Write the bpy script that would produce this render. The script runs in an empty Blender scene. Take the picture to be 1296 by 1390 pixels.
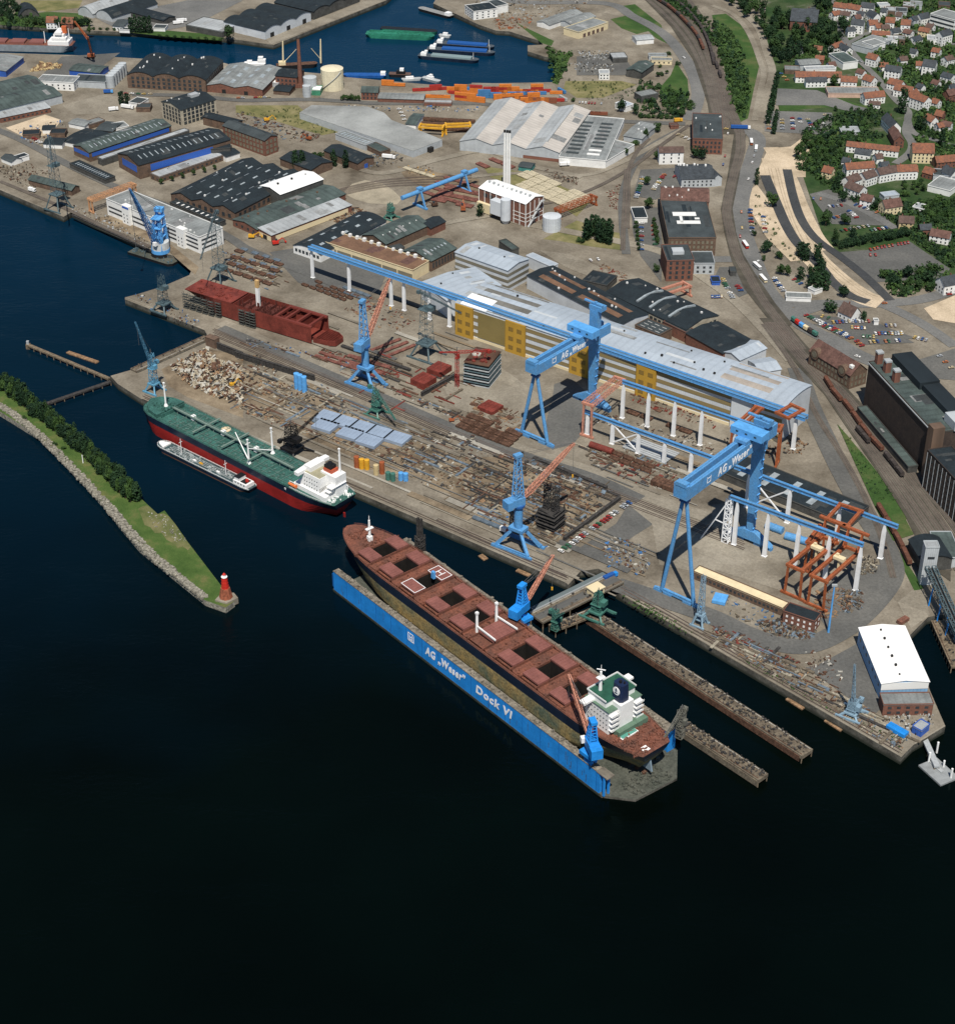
import bpy, math, random
from mathutils import Vector, Matrix, noise
from mathutils.geometry import tessellate_polygon
rad=math.radians
R=random.Random(11)
COL=bpy.context.scene.collection
# ---- the photograph's camera: pixels of the 1296x1390 photograph -> points on level planes of the place (metres)
FL,CX,CY,TH,HC=2400.,648.,650.,rad(32.3),600.
ST,CT=math.sin(TH),math.cos(TH)
def G(x,y,z=0.):
    u=(x-CX)/FL; v=(y-CY)/FL
    dy=CT-v*ST; dz=-ST-v*CT
    t=(z-HC)/dz
    return Vector((u*t,dy*t,z))
QO=dict(A=(0,0),B=(320,0),C=(640,0),D=(966,0),E=(0,220),F=(320,220),G=(640,220),H=(966,220),I=(0,440),J=(320,440),K=(640,440),L=(966,440),
        M=(160,660),N=(440,660),O=(640,660),P=(966,660),S=(440,860),T=(700,860),U=(966,840))
def Q(k,x,y):
    o=QO[k]; return (o[0]+x/3.927,o[1]+y/3.927)
def PT(k,*c): return [Q(k,c[i],c[i+1]) for i in range(0,len(c),2)]
def W(k,x,y,z=0.): return G(*Q(k,x,y),z)
# ---- materials
MATS={}
def mat(name,col,rough=.8,var=.25,sc=.15,metal=0.,bump=0.,wave=None,col2=None,spec=.3,fine=0.):
    """procedural surface: base colour broken by two noises (patchy wear), optional second colour, sheet ribs as bump"""
    if name in MATS: return MATS[name]
    m=bpy.data.materials.new(name); m.use_nodes=True; nt=m.node_tree; N=nt.nodes; Lk=nt.links
    b=N['Principled BSDF']; b.inputs['Roughness'].default_value=rough; b.inputs['Metallic'].default_value=metal
    b.inputs['Specular IOR Level'].default_value=spec
    tc=N.new('ShaderNodeTexCoord'); 
    no=N.new('ShaderNodeTexNoise'); no.inputs['Scale'].default_value=sc; no.inputs['Detail'].default_value=6; no.inputs['Roughness'].default_value=.65
    Lk.new(tc.outputs['Object'],no.inputs['Vector'])
    cr=N.new('ShaderNodeValToRGB'); e=cr.color_ramp.elements
    c2=col2 or tuple(c*(1-var) for c in col); c1=tuple(min(1,c*(1+var*.6)) for c in col) if not col2 else col
    e[0].position=.34; e[0].color=(*c2,1); e[1].position=.66; e[1].color=(*c1,1)
    Lk.new(no.outputs['Fac'],cr.inputs['Fac']); out=cr.outputs['Color']
    if fine:
        n2=N.new('ShaderNodeTexNoise'); n2.inputs['Scale'].default_value=.9; n2.inputs['Detail'].default_value=4
        Lk.new(tc.outputs['Object'],n2.inputs['Vector'])
        mr=N.new('ShaderNodeMapRange'); mr.inputs[1].default_value=.3; mr.inputs[2].default_value=.7; mr.inputs[3].default_value=1-fine; mr.inputs[4].default_value=1+fine
        Lk.new(n2.outputs['Fac'],mr.inputs[0])
        vm=N.new('ShaderNodeVectorMath'); vm.operation='SCALE'; Lk.new(out,vm.inputs[0]); Lk.new(mr.outputs[0],vm.inputs['Scale']); out=vm.outputs[0]
    Lk.new(out,b.inputs['Base Color'])
    if wave:
        # ribs / seams of sheet roofing across x or y: (axis, period, depth of the darker seam)
        ax,per,dep=wave
        wv=N.new('ShaderNodeTexWave'); wv.wave_type='BANDS'; wv.bands_direction=ax; wv.inputs['Scale'].default_value=1./per*math.pi*.1; wv.inputs['Distortion'].default_value=.4
        Lk.new(tc.outputs['Object'],wv.inputs['Vector'])
        pw=N.new('ShaderNodeMath'); pw.operation='POWER'; pw.inputs[1].default_value=5; Lk.new(wv.outputs['Fac'],pw.inputs[0])
        mr=N.new('ShaderNodeMapRange'); mr.inputs[3].default_value=1; mr.inputs[4].default_value=1-dep; Lk.new(pw.outputs[0],mr.inputs[0])
        vm=N.new('ShaderNodeVectorMath'); vm.operation='SCALE'; Lk.new(out,vm.inputs[0]); Lk.new(mr.outputs[0],vm.inputs['Scale'])
        Lk.new(vm.outputs[0],b.inputs['Base Color'])
    if bump:
        bp=N.new('ShaderNodeBump'); bp.inputs['Strength'].default_value=bump; bp.inputs['Distance'].default_value=.3
        n3=N.new('ShaderNodeTexNoise'); n3.inputs['Scale'].default_value=1.5; Lk.new(tc.outputs['Object'],n3.inputs['Vector'])
        Lk.new(n3.outputs['Fac'],bp.inputs['Height']); Lk.new(bp.outputs['Normal'],b.inputs['Normal'])
    MATS[name]=m; return m
# ---- mesh builder
class MB:
    def __init__(s): s.v=[]; s.f=[]; s.m=[]
    def add(s,vs,fs,m=0):
        o=len(s.v); s.v+= [tuple(v) for v in vs]; s.f+=[tuple(o+i for i in f) for f in fs]; s.m+=[m]*len(fs); return s
    def hexa(s,p,m=0):   # p: 4 bottom (ccw) + 4 top
        return s.add(p,[(3,2,1,0),(4,5,6,7),(0,1,5,4),(1,2,6,5),(2,3,7,6),(3,0,4,7)],m)
    def box(s,x,y,z,l,w,h,rz=0.,m=0):   # centre of its bottom
        c,sn=math.cos(rz),math.sin(rz); q=[]
        for zz in (z,z+h):
            for a,b in ((-l/2,-w/2),(l/2,-w/2),(l/2,w/2),(-l/2,w/2)): q.append((x+a*c-b*sn,y+a*sn+b*c,zz))
        return s.hexa(q,m)
    def beam(s,a,b,w,h=None,m=0,w2=None):
        a=Vector(a); b=Vector(b); h=h or w; d=(b-a).normalized()
        up=Vector((0,0,1)) if abs(d.z)<.95 else Vector((0,1,0))
        x=d.cross(up).normalized(); y=x.cross(d).normalized(); k=(w2 or w)/w; q=[]
        for p,t in ((a,1.),(b,k)):
            for i,j in ((-1,-1),(1,-1),(1,1),(-1,1)): q.append(p+x*(i*w*t/2)+y*(j*h*t/2))
        return s.hexa(q,m)
    def tube(s,a,b,r,r2=None,n=8,m=0):
        a=Vector(a); b=Vector(b); r2=r if r2 is None else r2; d=(b-a).normalized()
        up=Vector((0,0,1)) if abs(d.z)<.95 else Vector((0,1,0))
        x=d.cross(up).normalized(); y=x.cross(d).normalized(); q=[]
        for p,t in ((a,r),(b,r2)):
            for i in range(n): an=2*math.pi*i/n; q.append(p+(x*math.cos(an)+y*math.sin(an))*t)
        return s.add(q,[tuple(range(n-1,-1,-1)),tuple(range(n,2*n))]+[(i,(i+1)%n,n+(i+1)%n,n+i) for i in range(n)],m)
    def prism(s,poly,z0,z1,m=0,mt=None):
        """upright prism over a plan polygon (any shape)"""
        if sum(poly[i-1][0]*poly[i][1]-poly[i][0]*poly[i-1][1] for i in range(len(poly)))<0: poly=poly[::-1]
        n=len(poly); o=len(s.v)
        s.v+=[(p[0],p[1],z0) for p in poly]+[(p[0],p[1],z1) for p in poly]
        tr=tessellate_polygon([[Vector((p[0],p[1],0)) for p in poly]])
        for t in tr:
            a,b,c=[Vector((poly[i][0],poly[i][1],0)) for i in t]
            if (b-a).cross(c-a).z<0: t=t[::-1]
            s.f.append(tuple(o+n+i for i in t)); s.m.append(m if mt is None else mt)
            s.f.append(tuple(o+i for i in t[::-1])); s.m.append(m)
        for i in range(n):
            s.f.append((o+i,o+(i+1)%n,o+n+(i+1)%n,o+n+i)); s.m.append(m)
        return s
    def lattice(s,a,b,w0,w1,n,r,m=0):
        """four-chord lattice girder from a to b, width w0 -> w1"""
        a=Vector(a); b=Vector(b); d=(b-a).normalized()
        up=Vector((0,0,1)) if abs(d.z)<.9 else Vector((0,1,0))
        x=d.cross(up).normalized(); y=x.cross(d).normalized()
        P=[]
        for k in range(n+1):
            t=k/n; c=a.lerp(b,t); w=(w0+(w1-w0)*t)/2
            P.append([c+x*w*i+y*w*j for i,j in ((-1,-1),(1,-1),(1,1),(-1,1))])
        for i in range(4):
            s.beam(P[0][i],P[n][i],r*1.3,m=m)
        for k in range(n):
            for i in range(4):
                j=(i+1)%4
                if k%2: s.beam(P[k][i],P[k+1][j],r,m=m)
                else: s.beam(P[k][j],P[k+1][i],r,m=m)
                s.beam(P[k][i],P[k][j],r,m=m)
        return s
    def mesh(s,name,mats):
        me=bpy.data.meshes.new(name); me.from_pydata(s.v,[],s.f)
        for x in (mats if isinstance(mats,(list,tuple)) else [mats]): me.materials.append(x)
        if any(s.m): me.polygons.foreach_set('material_index',s.m)
        me.update(); return me
    def build(s,name,mats,parent=None,loc=None,rz=0.):
        o=bpy.data.objects.new(name,s.mesh(name,mats)); COL.objects.link(o)
        if parent is not None: o.parent=parent
        if loc is not None: o.location=loc
        o.rotation_euler.z=rz
        return o
def tag(o,label=None,cat=None,group=None,kind=None):
    if label: o['label']=label
    if cat: o['category']=cat
    if group: o['group']=group
    if kind: o['kind']=kind
    return o
def thing(name,label,cat,loc=(0,0,0),rz=0.,group=None):
    o=bpy.data.objects.new(name,None); COL.objects.link(o); o.location=loc; o.rotation_euler.z=rz
    o.empty_display_size=2
    return tag(o,label,cat,group)
def one(name,mb,mats,label,cat,loc=(0,0,0),rz=0.,group=None):
    return tag(mb.build(name,mats,None,loc,rz),label,cat,group)
def inst(name,me,parent=None,loc=(0,0,0),rz=0.,sc=None):
    o=bpy.data.objects.new(name,me); COL.objects.link(o)
    if parent is not None: o.parent=parent
    o.location=loc; o.rotation_euler.z=rz
    if sc is not None: o.scale=sc
    return o
def copy_tree(o,parent=None):
    c=o.copy(); COL.objects.link(c)
    if parent is not None: c.parent=parent
    for ch in list(o.children): copy_tree(ch,c)
    return c
def catmull(p,n=6):
    if len(p)<3: return [Vector(a) for a in p]
    p=[Vector(a) for a in p]; q=[p[0]*2-p[1]]+p+[p[-1]*2-p[-2]]; o=[]
    for i in range(1,len(q)-2):
        for k in range(n):
            t=k/n; a,b,c,d=q[i-1:i+3]
            o.append(.5*((2*b)+(c-a)*t+(2*a-5*b+4*c-d)*t*t+(3*b-a-3*c+d)*t**3))
    o.append(p[-1]); return o
def offset(pts,w):
    o=[]
    for i in range(len(pts)):
        a=pts[max(0,i-1)]; b=pts[min(len(pts)-1,i+1)]; d=(b-a); d.z=0; d.normalize()
        o.append(pts[i]+Vector((-d.y,d.x,0))*w)
    return o
def strip_mb(mb,pts,w,z,m=0,off=0.):
    l=offset(pts,off+w/2); r=offset(pts,off-w/2); n=len(pts)
    mb.add([(p.x,p.y,z) for p in l]+[(p.x,p.y,z) for p in r],[(i,n+i,n+i+1,i+1) for i in range(n-1)],m)
def flat(name,poly,m,z,kind='structure'):
    """a level sheet over a plan polygon"""
    mb=MB(); pl=[Vector((p[0],p[1],0)) for p in poly]
    fs=[]
    for t in tessellate_polygon([pl]):
        a,b,c=[pl[i] for i in t]
        fs.append(tuple(t) if (b-a).cross(c-a).z>0 else tuple(t[::-1]))
    mb.add([(p[0],p[1],z) for p in poly],fs)
    return tag(mb.build(name,m),kind=kind)
ORD=['first','second','third','fourth','fifth','sixth','seventh','eighth','ninth','tenth','eleventh','twelfth','thirteenth','fourteenth','fifteenth','sixteenth','seventeenth','eighteenth','nineteenth','twentieth']
def nth(i):
    if i<20: return ORD[i]
    t={2:'twenty',3:'thirty',4:'forty',5:'fifty',6:'sixty'}[(i+1)//10]
    u=(i+1)%10
    return (t[:-1]+'ieth') if u==0 else t+'-'+ORD[u-1]
# ---- camera, sky, sun
sc=bpy.context.scene
cd=bpy.data.cameras.new('camera'); cam=bpy.data.objects.new('camera',cd); COL.objects.link(cam)
cam.location=(0,0,HC); cam.rotation_euler=(math.pi/2-TH,0,0)
cd.sensor_fit='HORIZONTAL'; cd.sensor_width=36; cd.lens=36*FL/1296; cd.shift_y=-45/1296
cd.clip_start=5; cd.clip_end=12000; sc.camera=cam
w=bpy.data.worlds.new('World'); sc.world=w; w.use_nodes=True
nt=w.node_tree; sky=nt.nodes.new('ShaderNodeTexSky'); sky.sky_type='NISHITA'; sky.sun_disc=False
SE=rad(59.5); 
sky.sun_elevation=SE; sky.sun_rotation=rad(178.); sky.altitude=100; sky.air_density=1.; sky.dust_density=.0; sky.ozone_density=1.6
nt.links.new(sky.outputs[0],nt.nodes['Background'].inputs[0]); nt.nodes['Background'].inputs[1].default_value=.068
sd=bpy.data.lights.new('sun','SUN'); sd.energy=5.; sd.angle=rad(.5); sd.color=(1,.94,.84)
sun=bpy.data.objects.new('sun',sd); COL.objects.link(sun)
sv=Vector((.035*math.cos(SE),-math.cos(SE),math.sin(SE)))   # towards the sun
sun.rotation_euler=sv.to_track_quat('Z','Y').to_euler()
sc.view_settings.view_transform='Standard'; sc.view_settings.look='None'; sc.view_settings.exposure=.12
sc.view_settings.gamma=1
try: sc.cycles.use_denoising=True; sc.cycles.max_bounces=5
except Exception: pass
# ---- setting: water, land, quays, roads
def water_mat():
    m=bpy.data.materials.new('river_water'); m.use_nodes=True; nt=m.node_tree; N=nt.nodes; Lk=nt.links; b=N['Principled BSDF']
    b.inputs['Roughness'].default_value=.16; b.inputs['IOR'].default_value=1.16; b.inputs['Specular IOR Level'].default_value=.5; b.inputs['Specular Tint'].default_value=(.1,.75,.9,1)
    tc=N.new('ShaderNodeTexCoord')
    n0=N.new('ShaderNodeTexNoise'); n0.inputs['Scale'].default_value=.006; n0.inputs['Detail'].default_value=5; Lk.new(tc.outputs['Object'],n0.inputs['Vector'])
    cr=N.new('ShaderNodeValToRGB'); e=cr.color_ramp.elements; e[0].position=.35; e[0].color=(.0007,.0017,.0013,1); e[1].position=.7; e[1].color=(.0010,.0030,.0024,1)
    Lk.new(n0.outputs['Fac'],cr.inputs['Fac'])
    # base colour turns bluer with distance along Y: sky reflection painted in, noise-broken edge
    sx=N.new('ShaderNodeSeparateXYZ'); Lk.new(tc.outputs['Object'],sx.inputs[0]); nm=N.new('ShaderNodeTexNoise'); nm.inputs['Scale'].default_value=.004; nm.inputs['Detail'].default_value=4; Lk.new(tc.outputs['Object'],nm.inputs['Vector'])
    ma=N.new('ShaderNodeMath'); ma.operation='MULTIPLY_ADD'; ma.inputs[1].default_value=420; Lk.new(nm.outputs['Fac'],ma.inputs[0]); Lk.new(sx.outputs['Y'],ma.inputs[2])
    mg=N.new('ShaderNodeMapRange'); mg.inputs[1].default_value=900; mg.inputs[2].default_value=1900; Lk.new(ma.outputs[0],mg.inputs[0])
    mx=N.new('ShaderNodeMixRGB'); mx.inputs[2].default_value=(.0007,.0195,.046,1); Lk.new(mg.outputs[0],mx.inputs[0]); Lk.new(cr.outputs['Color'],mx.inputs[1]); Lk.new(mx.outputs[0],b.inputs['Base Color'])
    mp=N.new('ShaderNodeMapping'); mp.inputs['Scale'].default_value=(1,2.2,1); mp.inputs['Rotation'].default_value=(0,0,.3); Lk.new(tc.outputs['Object'],mp.inputs['Vector'])
    n1=N.new('ShaderNodeTexNoise'); n1.inputs['Scale'].default_value=.16; n1.inputs['Detail'].default_value=5; n1.inputs['Roughness'].default_value=.6; Lk.new(mp.outputs[0],n1.inputs['Vector'])
    bp=N.new('ShaderNodeBump'); bp.inputs['Strength'].default_value=.35; bp.inputs['Distance'].default_value=.7
    Lk.new(n1.outputs['Fac'],bp.inputs['Height']); Lk.new(bp.outputs['Normal'],b.inputs['Normal'])
    n4=N.new('ShaderNodeTexNoise'); n4.inputs['Scale'].default_value=.011; n4.inputs['Detail'].default_value=3; n4.inputs['Distortion'].default_value=1.5; Lk.new(mp.outputs[0],n4.inputs['Vector'])
    m4=N.new('ShaderNodeMapRange'); m4.inputs[1].default_value=.35; m4.inputs[2].default_value=.68; m4.inputs[3].default_value=.12; m4.inputs[4].default_value=.6; Lk.new(n4.outputs['Fac'],m4.inputs[0]); Lk.new(m4.outputs[0],bp.inputs['Strength'])
    m5=N.new('ShaderNodeMapRange'); m5.inputs[1].default_value=.35; m5.inputs[2].default_value=.68; m5.inputs[3].default_value=.07; m5.inputs[4].default_value=.2; Lk.new(n4.outputs['Fac'],m5.inputs[0]); Lk.new(m5.outputs[0],b.inputs['Roughness'])
    return m
def ground_mat(name,cols,rot=-.63,brick=True,sc=1.):
    """weathered yard surface: slab-like patches, big stains, fine grit"""
    m=bpy.data.materials.new(name); m.use_nodes=True; nt=m.node_tree; N=nt.nodes; Lk=nt.links; b=N['Principled BSDF']; b.inputs['Roughness'].default_value=.9; b.inputs['Specular IOR Level'].default_value=.15
    tc=N.new('ShaderNodeTexCoord'); mp=N.new('ShaderNodeMapping'); mp.inputs['Rotation'].default_value=(0,0,-rot); Lk.new(tc.outputs['Object'],mp.inputs['Vector'])
    n1=N.new('ShaderNodeTexNoise'); n1.inputs['Scale'].default_value=.022*sc; n1.inputs['Detail'].default_value=8; n1.inputs['Roughness'].default_value=.68; Lk.new(mp.outputs[0],n1.inputs['Vector'])
    cr=N.new('ShaderNodeValToRGB'); e=cr.color_ramp.elements
    for i,c in enumerate(cols):
        p=.30+.4*i/(len(cols)-1)
        if i<2: e[i].position=p; e[i].color=(*c,1)
        else: k=e.new(p); k.color=(*c,1)
    Lk.new(n1.outputs['Fac'],cr.inputs['Fac']); out=cr.outputs['Color']
    if brick:
        br=N.new('ShaderNodeTexVoronoi'); br.distance='CHEBYCHEV'; br.inputs['Scale'].default_value=.05*sc; Lk.new(mp.outputs[0],br.inputs['Vector'])
        sp=N.new('ShaderNodeSeparateColor'); Lk.new(br.outputs['Color'],sp.inputs[0])
        mr=N.new('ShaderNodeMapRange'); mr.inputs[3].default_value=.90; mr.inputs[4].default_value=1.08; Lk.new(sp.outputs[0],mr.inputs[0])
        vm=N.new('ShaderNodeVectorMath'); vm.operation='SCALE'; Lk.new(out,vm.inputs[0]); Lk.new(mr.outputs[0],vm.inputs['Scale']); out=vm.outputs[0]
    n2=N.new('ShaderNodeTexNoise'); n2.inputs['Scale'].default_value=.55*sc; n2.inputs['Detail'].default_value=5; n2.inputs['Roughness'].default_value=.8; Lk.new(mp.outputs[0],n2.inputs['Vector'])
    mr=N.new('ShaderNodeMapRange'); mr.inputs[1].default_value=.3; mr.inputs[2].default_value=.7; mr.inputs[3].default_value=.72; mr.inputs[4].default_value=1.22; Lk.new(n2.outputs['Fac'],mr.inputs[0])
    vm=N.new('ShaderNodeVectorMath'); vm.operation='SCALE'; Lk.new(out,vm.inputs[0]); Lk.new(mr.outputs[0],vm.inputs['Scale'])
    Lk.new(vm.outputs[0],b.inputs['Base Color']); MATS[name]=m; return m
m_yard=ground_mat('yard_ground',[(.080,.067,.050),(.155,.134,.104),(.212,.187,.148),(.285,.256,.206)])
m_conc=ground_mat('quay_concrete',[(.14,.122,.095),(.222,.198,.158),(.30,.272,.22)])
m_asph=ground_mat('asphalt',[(.075,.076,.074),(.105,.105,.10),(.14,.137,.127)],brick=False)
m_asphd=ground_mat('fresh_asphalt',[(.035,.038,.042),(.05,.053,.056),(.07,.07,.07)],brick=False)
m_road=ground_mat('road_surface',[(.10,.102,.10),(.14,.14,.136),(.18,.178,.168)],brick=False)
m_sand=ground_mat('sand',[(.30,.24,.165),(.47,.38,.27),(.60,.49,.36)],brick=False,sc=1.5)
m_scrap=ground_mat('dirt',[(.06,.047,.033),(.145,.112,.076),(.225,.178,.122),(.31,.255,.18)],brick=False,sc=2)
m_grass=ground_mat('grass_field',[(.022,.052,.013),(.042,.085,.022),(.095,.105,.042)],brick=False,sc=1.5)
m_dry=ground_mat('dry_grass',[(.07,.085,.03),(.16,.15,.065),(.26,.22,.12)],brick=False,sc=2)
m_town=ground_mat('garden_ground',[(.014,.034,.011),(.026,.055,.017),(.050,.072,.030),(.14,.135,.11)],rot=.3,sc=1.2)
m_ball=ground_mat('rail_ballast',[(.060,.054,.047),(.105,.093,.078),(.145,.13,.108)],brick=False,sc=2)
m_rock=mat('rock',(.24,.225,.185),.95,.55,.5,fine=.4)
m_quay=mat('quay_wall',(.10,.095,.08),.95,.6,.12,fine=.3)
_nt=m_quay.node_tree; _b=_nt.nodes['Principled BSDF']; _src=_b.inputs['Base Color'].links[0].from_socket
_tc=_nt.nodes.new('ShaderNodeTexCoord'); _sx=_nt.nodes.new('ShaderNodeSeparateXYZ'); _nt.links.new(_tc.outputs['Object'],_sx.inputs[0]); _mr=_nt.nodes.new('ShaderNodeMapRange'); _mr.inputs[1].default_value=-4.2; _mr.inputs[2].default_value=-2.4
_nt.links.new(_sx.outputs['Z'],_mr.inputs[0]); _mx=_nt.nodes.new('ShaderNodeMixRGB'); _mx.inputs[1].default_value=(.022,.026,.018,1); _nt.links.new(_mr.outputs[0],_mx.inputs[0]); _nt.links.new(_src,_mx.inputs[2]); _nt.links.new(_mx.outputs[0],_b.inputs['Base Color'])   # weed and tide stain near the water
m_rail=mat('rail_steel',(.13,.10,.085),.6,.3,.2)
WL=-5.
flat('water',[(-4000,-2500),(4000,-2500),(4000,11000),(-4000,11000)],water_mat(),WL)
def gp(*c): return [(v.x,v.y) for v in (G(c[i],c[i+1]) for i in range(0,len(c),2))]
main=gp(-300,130,0,257.5,86,294,97,287.5,206,340,237,347,263,360,257,373,222,388,190,398,169.5,403.5,169.5,406,277.6,448,282,456,181,501,150,510,160,521,191,541,483,668,768,791,771,794,788,775,812,772,836,784,836,803,1223,1028,1240,1011,1254,1003,1283,986,1263,940,1240,880,1233,864,1259,838,1272,835,1330,834,1500,900)
main+=[(3200,520),(3200,10500),(250,10500)]
main+=gp(600,-15,588,4,650,33,673,41,691,42,716,50,733,55,737,60,716,61,716,69,738,76,755,79,762,87,752,111,640,113,613,117,468,104,432,99,320,90,305,85,191,79,122,75,0,71,-300,58)
def land(poly,name,m):
    mb=MB(); mb.prism(poly,-14,0,1,0); return tag(mb.build(name,[m,m_quay]),kind='structure')
land(main,'ground',m_yard)
land(gp(524,0,371,60.5,330,54.5,303,51,178,43,122,41,0,33,-300,20)+[(-3200,2300),(-3200,10500),(-90,10500)]+gp(545,-18),'ground',m_yard)
ZL=[.02]
def zn():
    ZL[0]+=.004; return ZL[0]
def patch(name,m,*c,kind='structure'): return flat(name,gp(*c),m,zn(),kind)
def patchq(name,m,k,*c,kind='structure'):
    return flat(name,[(v.x,v.y) for v in (G(*q) for q in PT(k,*c))],m,zn(),kind)
RPT=[]
def road(name,m,wd,*c,n=6):
    mb=MB(); pts=catmull([G(c[i],c[i+1]) for i in range(0,len(c),2)],n); RPT.extend((p.x,p.y,wd*.5+2) for p in pts); strip_mb(mb,pts,wd,zn())
    return tag(mb.build(name,m),kind='structure'),pts
def track(*c,g=1.9,bal=True,n=8):
    pts=catmull([G(c[i],c[i+1]) for i in range(0,len(c),2)],n)
    mb=MB(); z=zn()
    if bal: strip_mb(mb,pts,4.2,z,0)
    for s in (-1,1):
        l=offset(pts,s*g/2+.18); r=offset(pts,s*g/2-.18)
        for i in range(len(pts)-1):
            mb.hexa([(r[i].x,r[i].y,z),(r[i+1].x,r[i+1].y,z),(l[i+1].x,l[i+1].y,z),(l[i].x,l[i].y,z),(r[i].x,r[i].y,z+.2),(r[i+1].x,r[i+1].y,z+.2),(l[i+1].x,l[i+1].y,z+.2),(l[i].x,l[i].y,z+.2)],1)
    return tag(mb.build('railway_track',[m_ball,m_rail]),kind='structure')
# town gardens, fields, lawns
patch('garden_ground',m_town,1040,0,1035,60,1045,100,1060,160,1100,190,1085,215,1090,240,1120,330,1190,375,1300,395,1500,400,1500,-60,1060,-60)
patch('grass',m_grass,966,20,985,18,1008,35,1022,60,1030,90,1022,125,1015,160,1004,166,985,100,975,60,kind='stuff')
patch('grass',m_grass,700,30,720,40,745,52,752,55,748,62,735,58,kind='stuff')
patchq('grass',m_grass,'C',740,100,830,80,920,120,960,160,880,180,800,150,kind='stuff')
patchq('grass',m_grass,'C',800,30,870,20,1010,130,1040,230,980,200,kind='stuff')
patchq('grass',m_grass,'C',1090,330,1150,420,1160,520,1040,560,1000,470,1060,400,kind='stuff')
patchq('grass',m_grass,'C',400,280,530,290,500,360,460,450,430,440,470,350,kind='stuff')
patchq('grass',m_dry,'C',500,430,800,430,880,450,700,520,560,520,490,470,kind='stuff')
patchq('grass',m_grass,'L',670,540,720,590,860,760,990,943,870,943,780,770,kind='stuff')
patchq('grass',m_grass,'P',830,0,920,0,1030,110,1060,170,1000,190,920,110,kind='stuff')
patchq('grass',m_grass,'P',960,290,1000,400,1080,560,1130,545,1060,440,kind='stuff')
patchq('grass',m_dry,'G',380,410,560,310,740,370,810,380,808,470,640,450,470,420,kind='stuff')
patchq('grass',m_grass,'A',0,95,250,60,430,70,480,130,300,150,0,130,kind='stuff')
patchq('grass',m_dry,'A',110,0,440,0,420,40,250,60,120,50,kind='stuff')
patchq('grass',m_grass,'A',680,170,880,160,1180,185,1180,215,900,195,kind='stuff')
patchq('grass',m_dry,'B',0,560,330,560,420,640,560,700,460,720,200,640,0,600,kind='stuff')
patchq('grass',m_grass,'D',360,480,600,500,800,560,900,560,860,610,640,570,360,590,kind='stuff')
patchq('grass',m_grass,'D',640,640,760,720,900,740,940,780,780,760,620,760,kind='stuff')
# sandy and dirty patches of the yard
patchq('dirt',m_scrap,'J',0,210,300,330,700,520,1000,600,1296,720,1100,850,700,770,300,560,0,420)
patchq('dirt',m_scrap,'I',860,240,1100,130,1296,170,1296,500,1000,390,900,330)
patchq('dirt',m_scrap,'K',300,700,700,900,640,943,0,943,-260,860,-180,720)
patchq('dirt',m_scrap,'O',0,-20,480,-20,700,90,440,320,200,240,0,150,-150,70)
patchq('dirt',m_sand,'A',30,680,240,610,330,640,260,720,130,730)
patchq('dirt',ground_mat('pale_gravel',[(.20,.175,.13),(.30,.265,.20),(.42,.36,.27)],brick=False,sc=2),'F',570,165,620,115,690,95,780,112,840,150,885,195,860,225,720,220,640,200)
patchq('grass',m_dry,'G',60,20,330,60,640,200,560,290,480,240,390,180,100,80,kind='stuff')
patchq('dirt',m_scrap,'F',860,20,1296,90,1296,240,1100,190,900,80)
patchq('pavement',m_conc,'A',330,560,560,500,650,520,620,600,400,610)
patchq('dirt',m_sand,'D',300,790,420,780,500,720,560,760,500,850,500,943,230,943)
patchq('pavement',m_conc,'K',-130,180,100,190,420,420,250,560,-80,450,-180,300)
patchq('dirt',m_scrap,'E',500,300,620,280,900,430,1060,560,1040,600,880,460)
patchq('pavement',m_asph,'K',440,320,530,290,610,360,610,560,540,640,430,670,380,580,430,400)
patchq('pavement',m_asph,'F',180,480,420,440,800,600,760,700,600,660,560,740,330,640)
patchq('pavement',m_asph,'O',840,90,1020,170,860,270,700,400,560,340,770,200)
patchq('pavement',m_conc,'O',800,70,1296,250,1296,480,1000,420,960,200)
patchq('pavement',m_conc,'P',0,100,380,60,640,200,700,470,560,620,0,440)
patchq('pavement',m_asph,'P',560,560,760,420,920,420,990,470,960,560,800,740,640,800,560,680)
patchq('pavement',m_conc,'P',1060,560,1130,550,1160,690,1060,760,990,620)
patchq('pavement',m_asph,'U',560,250,800,120,900,480,860,520,640,360,500,260)
patchq('pavement',m_asph,'A',330,300,640,280,440,430,200,420)
patchq('pavement',m_asph,'B',580,470,800,500,1296,540,1296,560,700,560,440,520)
patchq('pavement',m_conc,'B',440,420,640,440,680,500,1200,470,1296,500,1296,550,700,545,450,520)
patchq('pavement',m_conc,'C',0,440,440,450,500,530,440,560,0,550)
patchq('pavement',m_asph,'C',560,300,800,280,880,400,560,400)
patchq('pavement',m_road,'A',500,90,700,60,1000,0,1296,0,1040,130,880,160,620,150)
patchq('pavement',m_conc,'B',190,236,800,0,700,0,155,205)
patchq('pavement',m_conc,'G',360,470,520,490,830,620,700,640,500,560)
patchq('pavement',m_asph,'G',850,250,1000,240,1020,480,1010,640,900,500,860,380)
patchq('pavement',m_asph,'G',900,40,1100,30,1110,130,980,200,860,180)
patchq('pavement',m_road,'D',290,590,640,600,640,720,280,700)
patchq('pavement',m_road,'D',350,470,560,480,760,560,930,600,760,600,600,560,340,560)
patchq('pavement',m_asph,'H',520,170,640,140,940,300,960,340,640,330)
patchq('pavement',m_asph,'H',680,480,820,470,1050,420,1270,570,1220,620,880,640)
patchq('pavement',m_asph,'H',480,810,820,840,1100,943,700,943)
patchq('pavement',m_asph,'L',540,0,900,0,1080,100,820,110)
patchq('pavement',m_asph,'L',1100,190,1296,130,1296,300,1180,290)
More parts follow.
